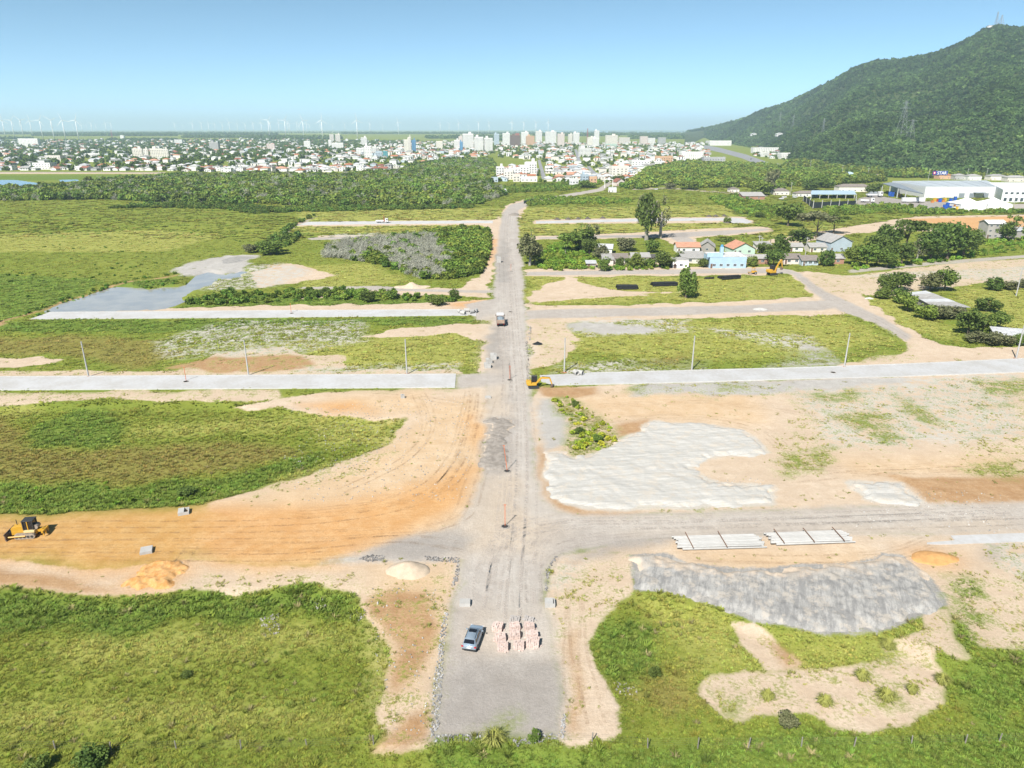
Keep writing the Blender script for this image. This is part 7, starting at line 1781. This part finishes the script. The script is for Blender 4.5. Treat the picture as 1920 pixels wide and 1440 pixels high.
def suv(label, loc, rz, paint, group=None):
    """nose towards +y, 4.5 m long"""
    o = thing('car', label, 'car', loc, rz, group)
    # body: lofted sections (y, half width, z bottom, z top of lower body)
    sec = [(-2.22, .74, .42, .80), (-2.15, .86, .36, .98), (-1.6, .91, .30, 1.02), (-.6, .925, .28, 1.00), (.6, .92, .28, .98), (1.1, .90, .30, .97), (1.75, .86, .34, .90), (2.12, .76, .40, .76), (2.22, .62, .46, .66)]
    def loft(secs, close=True):
        mb = MB(); V_ = []
        for y, hw, z0, z1 in secs:
            V_ += [(-hw * .94, y, z0), (-hw, y, z0 + (z1 - z0) * .35), (-hw * .985, y, z0 + (z1 - z0) * .75), (-hw * .90, y, z1), (hw * .90, y, z1), (hw * .985, y, z0 + (z1 - z0) * .75), (hw, y, z0 + (z1 - z0) * .35), (hw * .94, y, z0)]
        n = 8; F_ = [(i * n + j, i * n + (j + 1) % n, (i + 1) * n + (j + 1) % n, (i + 1) * n + j) for i in range(len(secs) - 1) for j in range(n)]
        F_ += [tuple(range(n)), tuple(range((len(secs) - 1) * n, len(secs) * n))]
        mb.add(V_, F_); return mb
    loft(sec).build('body', paint, o, True, .02)
    # cabin frame with roof
    cab = [(-2.02, .80, 1.00, .70, 1.22), (-1.62, .80, 1.0, .66, 1.56), (-1.2, .80, 1.0, .66, 1.62), (.1, .80, 1.0, .65, 1.62), (.38, .80, 1.0, .64, 1.57), (1.18, .80, .95, .70, 1.02)]
    mb = MB(); V_ = []
    for y, w0, z0, w1, z1 in cab: V_ += [(-w0, y, z0 - .06), (-w1, y, z1), (w1, y, z1), (w0, y, z0 - .06)]
    F_ = [(i * 4 + j, i * 4 + j + 1, i * 4 + 4 + j + 1, i * 4 + 4 + j) for i in range(5) for j in range(3)] + [(0, 1, 2, 3), (20, 21, 22, 23)]
    mb.add(V_, F_); mb.build('cabin', paint, o, True)
    mb = MB(); mb.quad((-.60, .43, 1.575), (.60, .43, 1.575), (.66, 1.16, 1.06), (-.66, 1.16, 1.06)); mb.build('windshield', glassm, o)
    mb = MB(); mb.quad((-.60, -1.655, 1.56), (.60, -1.655, 1.56), (.68, -2.035, 1.25), (-.68, -2.035, 1.25)); rw = mb.build('rear_window', glassm, o)
    for s in (-1, 1):
        for y0, y1 in ((-1.75, -1.0), (-.95, -.1), (-.05, .75)):
            mb = MB(); t0 = 1.52; f = lambda z: .80 - (z - .95) * .235 + .012
            yt0 = y0 + (.2 if y0 < -1.5 else 0); yt1 = y1 - (.45 if y1 > .5 else 0)
            mb.quad((s * f(1.05), y0, 1.05), (s * f(1.05), y1, 1.05), (s * f(t0), yt1, t0), (s * f(t0), yt0, t0)); mb.build('side_window', glassm, o)
        mb = MB(); mb.tube((s * .60, -1.5, 1.68), (s * .60, .2, 1.68), .025, None, 6); mb.build('roof_rail', trimm, o)
        mb = MB(); mb.box(s * .78 - .14, s * .78 + .14, -2.21, -2.08, .80, .97); mb.build('tail_light', redl, o, bevel=.02)
        mb = MB(); mb.box(s * .66 - .16, s * .66 + .16, 2.02, 2.17, .62, .76); mb.build('headlight', hlm, o, bevel=.02)
        mb = MB(); mb.box(s * 1.0 - .11, s * 1.0 + .11, .72, .86, .98, 1.13); mb.build('mirror', paint, o, bevel=.03)
        for y in (-1.38, 1.38): wheel(o, s * .82, y, .35, .23)
    mb = MB(); mb.box(-.5, .5, -.35, .25, 1.60, 1.636); mb.build('sunroof', glassm, o)
    mb = MB(); mb.box(-.82, .82, -2.27, -2.1, .40, .58); mb.build('rear_bumper', trimm, o, bevel=.04)
    mb = MB(); mb.box(-.26, .26, -2.252, -2.20, .70, .82); mb.build('number_plate', mat('plate', (.62, .62, .6), .5, .05), o)
    mb = MB(); mb.box(-.7, .7, 2.16, 2.24, .42, .60); mb.build('grille', trimm, o)
    return o
x0 = G(871,1222); x1 = G(896,1180); suv('silver estate car parked on the gravel pad', ((x0[0] + x1[0]) / 2 + .25, (x0[1] + x1[1]) / 2 - .15, 0.02), math.atan2(x0[0] - x1[0], x1[1] - x0[1]) * .6, silver)
for px, py, rz, c, lb in ((1365,289,-.9,(.6,.6,.6),'white car on the highway by the junction'),(1408,299,-.9,(.05,.06,.07),'dark car on the near highway lane'),(1434,308,-.9,(.05,.05,.06),'dark car on the highway behind the wood'),(1470,371,1.4,(.62,.62,.62),'white car parked by the veranda house'),(1490,371,1.4,(.55,.56,.58),'pale car right of the white parked car'),(1465,374,1.3,(.5,.5,.52),'grey car in front of the veranda house'),(1180,353,1.2,(.62,.62,.6),'white car on the field lane near the gate'),(1230,356,1.2,(.5,.5,.5),'grey car on the field lane below the wood')):
    suv(lb, (*G(px, py), .1), rz, mat('paint_%d' % px, c, .35, .04, .6, spec=.5), 'cars far from the site')
yel = mat('machine_yellow', (0.54, 0.30, 0.03), .45, .12, 1.5, spec=.4); dkg = mat('machine_dark', (0.04, 0.042, 0.045), .6, .2, 2); dust = mat('dusty_steel', (0.33, 0.28, 0.23), .9, .25, 2); blade_m = mat('worn_blade', (0.17, 0.12, 0.10), .6, .3, 2)
def tracks(o, xs, y0, y1, r_, wd, m=dust, axis='y'):
    for s in xs:
        pr = []
        for i in range(9): a = math.pi / 2 + math.pi * i / 8; pr.append((y0 + r_ + math.cos(a) * r_, r_ + math.sin(a) * r_))
        for i in range(9): a = -math.pi / 2 + math.pi * i / 8; pr.append((y1 - r_ + math.cos(a) * r_, r_ + math.sin(a) * r_))
        mb = MB(); mb.prism(pr, s - wd / 2, s + wd / 2); t_ = mb.build('track', m, o)
        n_ = int((y1 - y0) / .28)
        for z in (-.03, 2 * r_ - .03):
            mb = MB()
            for i in range(n_): mb.box(s - wd / 2 - .02, s + wd / 2 + .02, y0 + r_ * .8 + i * (y1 - y0 - 1.6 * r_) / n_, y0 + r_ * .8 + i * (y1 - y0 - 1.6 * r_) / n_ + .10, z, z + .06)
            mb.build('track_shoes', m, t_)
        mb = MB()
        for i in range(5):
            yy_ = y0 + r_ + (y1 - y0 - 2 * r_) * i / 4; mb.tube((s - wd / 2 - .03, yy_, r_ * .9), (s + wd / 2 + .03, yy_, r_ * .9), r_ * .5, None, 12)
        mb.build('rollers', dkg, t_)
# bulldozer, nose +y
bx0 = G(50,1008); o = thing('bulldozer', 'yellow bulldozer with dark cab on the orange road', 'bulldozer', (bx0[0] - .1, bx0[1] + .6, 0.03), R(98))
tracks(o, (-.85, .85), -1.5, 1.55, .42, .5)
mb = MB(); mb.box(-.55, .55, -1.6, 2.0, .5, 1.15); mb.build('chassis', yel, o, bevel=.04)
mb = MB(); mb.prism([(.15, 1.1), (2.0, 1.1), (2.05, 1.55), (1.8, 1.85), (.15, 2.0)], -.52, .52); mb.build('hood', yel, o, bevel=.05)
mb = MB(); mb.box(-.5, .5, 2.06, 2.1, .7, 1.5); mb.build('grille', dkg, o)
mb = MB(); mb.box(-.95, .95, -1.5, .05, .95, 1.3); mb.build('fender_deck', mat('machine_cream', (.62, .48, .25), .6, .1), o, bevel=.04)
mb = MB(); mb.box(-.62, .62, -1.3, .12, 1.3, 2.75, 0, .06); cb = mb.build('cab', glassm, o)
mb = MB(); mb.box(-.72, .72, -1.45, .22, 2.76, 2.9); mb.build('roof', dkg, cb, bevel=.04)
for s in (-1, 1):
    for y in (-1.3, -.55, .12): mb = MB(); mb.box(s * .64 - .06, s * .64 + .06, y - .06, y + .06, 1.3, 2.76); mb.build('pillar', yel if y == -.55 else dkg, cb)
    mb = MB(); mb.tube((s * 1.15, -.2, .55), (s * 1.15, 2.35, .5), .12, None, 6); mb.build('push_arm', yel, o)
    mb = MB(); mb.tube((s * .35, 1.9, 1.5), (s * .35, 2.4, .75), .07, None, 6); mb.build('lift_ram', dkg, o)
mb = MB(); mb.tube((.25, 1.35, 1.85), (.25, 1.35, 2.75), .06, None, 8); mb.build('exhaust_stack', dkg, o)
mb = MB(); mb.prism([(2.3, .02), (2.45, .35), (2.42, .8), (2.58, 1.2), (2.70, 1.15), (2.55, .8), (2.58, .35), (2.50, .02)], -1.55, 1.55); mb.build('blade', blade_m, o)
mb = MB(); mb.prism([(-1.6, .7), (-2.5, .8), (-2.6, 1.05), (-2.3, 1.25), (-1.6, 1.15)], -.35, .35); mb.build('ripper_frame', yel, o)
mb = MB(); mb.box(-.95, .95, -2.7, -2.45, .75, 1.05); mb.build('ripper_beam', yel, o)
for s in (-.75, 0, .75): mb = MB(); mb.prism([(-2.5, 1.0), (-2.7, 1.0), (-2.75, .3), (-2.6, .12), (-2.58, .35)], s - .07, s + .07); mb.build('ripper_shank', yel, o)
mb = MB(); mb.tube((-.5, -1.55, 1.65), (.5, -1.55, 1.65), .38, None, 14); mb.build('winch_drum', dust, o)
def excavator(label, loc, rz, sc, pose, cabdark=True):
    o = thing('excavator', label, 'excavator', loc, rz, 'excavators on the site'); o.scale = (sc,) * 3
    tracks(o, (-.75, .75), -1.3, 1.3, .36, .42, dkg)
    mb = MB(); mb.tube((0, 0, .5), (0, 0, .82), .5, None, 14); mb.build('turntable', dkg, o)
    mb = MB(); mb.box(-.95, .95, -1.5, .75, .82, 1.35); mb.build('house', yel, o, bevel=.08)
    mb = MB(); mb.box(-.92, .92, -1.75, -.5, 1.0, 1.85); mb.build('counterweight', yel, o, bevel=.15)
    mb = MB(); mb.box(-.9, -.05, -.35, .95, 1.35, 2.75, 0, .05); c_ = mb.build('cab', glassm, o)
    mb = MB(); mb.box(-.95, 0, -.42, 1.0, 2.76, 2.86); mb.build('roof', dkg, c_, bevel=.03)
    for x_ in (-.9, -.05):
        for y in (-.35, .92): mb = MB(); mb.box(x_ - .05, x_ + .05, y - .05, y + .05, 1.35, 2.76); mb.build('pillar', dkg, c_)
    a, b, c, e = [Vector(p) for p in pose]
    def arm(nm, p, q, w0, w1, m):
        mb = MB(); d_ = (q - p).normalized(); u = Vector((1, 0, 0)); v = d_.cross(u).normalized(); V_ = []
        for pt, w_ in ((p, w0), ((p + q) / 2, max(w0, w1) * 1.15), (q, w1)): V_ += [pt + u * .14 + v * w_, pt - u * .14 + v * w_, pt - u * .14 - v * w_, pt + u * .14 - v * w_]
        mb.add(V_, [(i * 4 + j, i * 4 + (j + 1) % 4, i * 4 + 4 + (j + 1) % 4, i * 4 + 4 + j) for i in range(2) for j in range(4)] + [(0, 1, 2, 3), (8, 9, 10, 11)]); return mb.build(nm, m, o, bevel=.03)
    arm('boom_lower', a, b, .16, .22, yel); arm('boom_upper', b, c, .22, .13, yel); arm('stick', c, e, .16, .11, yel)
    mb = MB(); mb.tube(a + Vector((0, .5, -.15)), b + Vector((0, -.2, -.15)), .07, None, 6); mb.build('boom_ram', dkg, o)
    mb = MB(); mb.tube(b + Vector((0, .2, .32)), c + Vector((0, .1, .22)), .06, None, 6); mb.build('stick_ram', dkg, o)
    mb = MB(); pr = [(e.y + .1, e.z + .1), (e.y + .3, e.z - .3), (e.y + .05, e.z - .75), (e.y - .4, e.z - .7), (e.y - .2, e.z - .5), (e.y - .15, e.z - .1)]; mb.prism(pr, -.4, .4); mb.build('bucket', blade_m, o)
    return o
x, y = G(1000,729); excavator('small yellow excavator digging the brown trench', (x, y + .8, .03), R(-86), 1.0, ((.25, .7, 1.2), (.25, 1.9, 2.6), (.25, 4.0, 2.5), (.25, 4.6, .9)))
x, y = G(1449,517); excavator('large yellow excavator with raised boom at the lane fork', (x, y + 1, .05), R(-70), 1.45, ((.25, .7, 1.2), (.25, 1.6, 3.2), (.25, 2.6, 4.6), (.25, 3.2, 2.2)))
x, y = G(1411,514); o = thing('road_roller', 'small yellow road roller left of the large excavator', 'roller', (x, y, .05), R(90))
mb = MB(); mb.tube((-.75, 1.2, .6), (.75, 1.2, .6), .6, None, 18); mb.build('drum', dust, o); mb = MB(); mb.box(-.7, .7, -1.6, .5, .7, 1.4); mb.build('body', yel, o, bevel=.05)
mb = MB(); mb.box(-.85, .85, .4, 2.0, .75, .9); mb.build('drum_frame', yel, o); mb = MB(); mb.box(-.7, .7, -.9, .4, 2.7, 2.8); rf = mb.build('canopy', yel, o)
for s in (-.6, .6):
    wheel(o, s * 1.1, -1.0, .6, .4)
    for y_ in (-.8, .3): mb = MB(); mb.box(s - .05, s + .05, y_ - .05, y_ + .05, 1.4, 2.7); mb.build('canopy_post', yel, o)
# dump truck seen from behind, nose +y
x, y = G(938,613); o = thing('dump_truck', 'loaded dump truck seen from behind on the gravel road', 'truck', (x, y + 3.6, .03), R(3)); bedm = mat('rusty_orange_bed', (0.26, 0.21, 0.18), .7, .3, 1.5)
mb = MB(); mb.box(-.45, .45, -3.4, 3.3, .7, 1.0); mb.build('chassis', dkg, o)
mb = MB()
for q in ((-1.25, -1.13, -3.5, 1.4), (1.13, 1.25, -3.5, 1.4), (-1.13, 1.13, 1.28, 1.4)): mb.box(*q, 1.1, 2.5)
mb.box(-1.25, 1.25, -3.5, 1.4, 1.02, 1.12); bd = mb.build('tipper_bed', bedm, o)
for yy_ in (-3.4, -2.2, -1, .2, 1.2):
    for s in (-1, 1): mb = MB(); mb.box(s * 1.3 - .05, s * 1.3 + .05, yy_ - .06, yy_ + .06, 1.05, 2.5); mb.build('rib', bedm, bd)
mb = MB(); mb.box(-1.13, 1.13, -3.62, -3.51, 1.15, 2.3); mb.build('tailgate', mat('pale_orange_gate', (.36, .26, .20), .7, .2), o)
gr = MB(); N = 8; V_ = []
for i in range(N + 1):
    for j in range(N + 1): fx, fy = i / N, j / N; V_.append((-1.1 + 2.2 * fx, -3.45 + 4.7 * fy, 2.15 + .65 * math.sin(math.pi * fx) * math.sin(math.pi * fy) + .06 * math.sin(i * 3 + j * 5)))
gr.add(V_, [(i * (N + 1) + j, (i + 1) * (N + 1) + j, (i + 1) * (N + 1) + j + 1, i * (N + 1) + j + 1) for i in range(N) for j in range(N)]); gr.build('gravel_load', mat('blue_grey_gravel', (.24, .29, .33), 1, .3, 4, bump=1), o)
mb = MB(); mb.box(-1.2, 1.2, 1.7, 3.5, .8, 2.95, 0, .04); cb = mb.build('cab', mat('cab_white', (.62, .62, .62), .4, .05), o, bevel=.06)
mb = MB(); mb.box(-1.05, 1.05, 3.45, 3.53, 1.9, 2.6); mb.build('windshield', glassm, cb)
for s in (-1, 1):
    mb = MB(); mb.box(s * 1.17 - .03, s * 1.17 + .03, 2.3, 3.2, 1.9, 2.6); mb.build('side_window', glassm, cb); mb = MB(); mb.box(s * 1.45 - .12, s * 1.45 + .12, 3.2, 3.3, 1.9, 2.4); mb.build('mirror', bedm, cb)
    for yy_ in (-2.5, -1.3, 2.5): wheel(o, s * 1.0, yy_, .5, .45)
    mb = MB(); mb.box(s * .95 - .15, s * .95 + .15, -3.62, -3.45, .8, .95); mb.build('tail_light', redl, o)
    mb = MB(); mb.box(s * 1.0 - .22, s * 1.0 + .22, -3.35, -3.3, .2, .8); mb.build('mud_flap', rubber, o)
def flatbed(px, py, label, rz, crane=True, cabm=None, load=None, sc=1.0):
    x, y = G(px, py); o = thing('truck', label, 'truck', (x, y + 1.2, .1), rz); o.scale = (sc,) * 3; cabm = cabm or MATS['cab_white']
    mb = MB(); mb.box(-4, 4.2, -.4, .4, .7, .95); mb.build('chassis', dkg, o)
    mb = MB(); mb.box(-4.2, 1.0, -1.2, 1.2, 1.0, 1.2); 
    for q in ((-4.2, 1, -1.25, -1.18), (-4.2, 1, 1.18, 1.25), (-4.25, -4.18, -1.2, 1.2)): mb.box(*q, 1.0, 1.75)
    mb.build('flatbed', cabm, o, bevel=.02)
    mb = MB(); mb.box(2.1, 4.2, -1.2, 1.2, .75, 3.0, 0, .05); c_ = mb.build('cab', cabm, o, bevel=.08)
    mb = MB(); mb.box(4.12, 4.2, -1.05, 1.05, 1.9, 2.7); mb.build('windshield', glassm, c_)
    for s in (-1, 1):
        mb = MB(); mb.box(3.0, 3.9, s * 1.16 - .04, s * 1.16 + .04, 1.9, 2.6); mb.build('side_window', glassm, c_)
        for xx in (-3.0, -1.8, 3.2): wheel(o, xx, s * 1.0, .5, .4, 'y')
    if crane:
        mb = MB(); mb.box(1.2, 1.7, -.4, .4, .9, 2.2); k = mb.build('crane_base', mat('crane_red', (.4, .08, .04), .6, .15), o)
        mb = MB(); mb.tube((1.45, 0, 2.1), (1.3, 0, 5.2), .16, .1, 8); mb.tube((1.45, .25, 2.0), (1.6, .2, 4.2), .09, None, 6); mb.build('crane_boom', MATS['crane_red'], o)
    if load:
        mb = MB()
        for i in range(6): mb.box(-3.9 + i * .8, -3.3 + i * .8, -.9, .9, 1.22, 1.9 + (i * 7 % 3) * .5)
        mb.build('cargo', load, o)
flatbed(716,418.5,'white flatbed truck with folded red crane on the far left lane',0.0)
flatbed(1640,370,'pale loaded truck in the warehouse yard',.05,False,None,mat('cargo_grey', (.35, .38, .4), .8, .3),1.7); flatbed(1627,380,'white truck cab at the yard corner',-.4,False,sc=1.3)
x, y = G(1713,380); w_ = 42 * mpp(1713, 380); o = thing('trailer', 'long white box trailer in front of the canopy', 'trailer', (x, y + 1.3, 0)); mb = MB(); mb.box(-w_ / 2, w_ / 2, -1.3, 1.3, 1.0, 4.2); mb.build('box_body', MATS['cab_white'], o, bevel=.05)
for xx in (-w_ * .4, -w_ * .33, w_ * .3): wheel(o, xx, -1.0, .5, .4, 'y'); wheel(o, xx, 1.0, .5, .4, 'y')
# ------------------------------------------------------------------ the air
hz = MB(); hz.box(-72000, 72000, -400, 76000, -12, 480)
ho = hz.build('haze', [])
ho.data.materials.clear()
hm_ = bpy.data.materials.new('air'); hm_.use_nodes = True; t = hm_.node_tree
for n_ in list(t.nodes):
    if n_.bl_idname == 'ShaderNodeBsdfPrincipled': t.nodes.remove(n_)
pv = t.nodes.new('ShaderNodeVolumePrincipled')
pv.inputs['Color'].default_value = (0.58, 0.76, 0.93, 1)
pv.inputs['Density'].default_value = 0.00009
pv.inputs['Anisotropy'].default_value = 0.0
t.links.new(pv.outputs[0], t.nodes['Material Output'].inputs['Volume'])
ho.data.materials.append(hm_)
tag(ho, 'thin blue haze in the air over the plain and hill', 'haze', kind='stuff')

# ------------------------------------------------------------------ labels that would coincide get their order from left to right
ORD = ['leftmost', 'second from left', 'third from left', 'fourth from left', 'fifth from left', 'sixth from left', 'seventh from left', 'eighth from left', 'ninth from left', 'tenth from left', 'eleventh from left', 'twelfth from left', 'thirteenth from left', 'fourteenth from left', 'fifteenth from left', 'sixteenth from left', 'seventeenth from left', 'eighteenth from left']
NEARO = [q.replace('leftmost', 'nearest').replace('from left', 'from the near side') for q in ORD]
same = {}
for o in C.objects:
    if o.parent is None and o.get('label') and not o.get('kind'): same.setdefault(o['label'], []).append(o)
for l, os_ in same.items():
    if len(os_) < 2 or len(os_) > 18: continue
    lying = 'stack' in os_[0].get('group', '') or 'pile' in os_[0].get('group', '')
    os_.sort(key=lambda o: o.location.y if lying and 'crate' not in o.name else o.location.x / max(o.location.y, 1))
    for i, o in enumerate(os_):
        q = l + ', ' + (NEARO if lying and 'crate' not in o.name else ORD)[i]
        if len(q.split()) <= 16: o['label'] = q
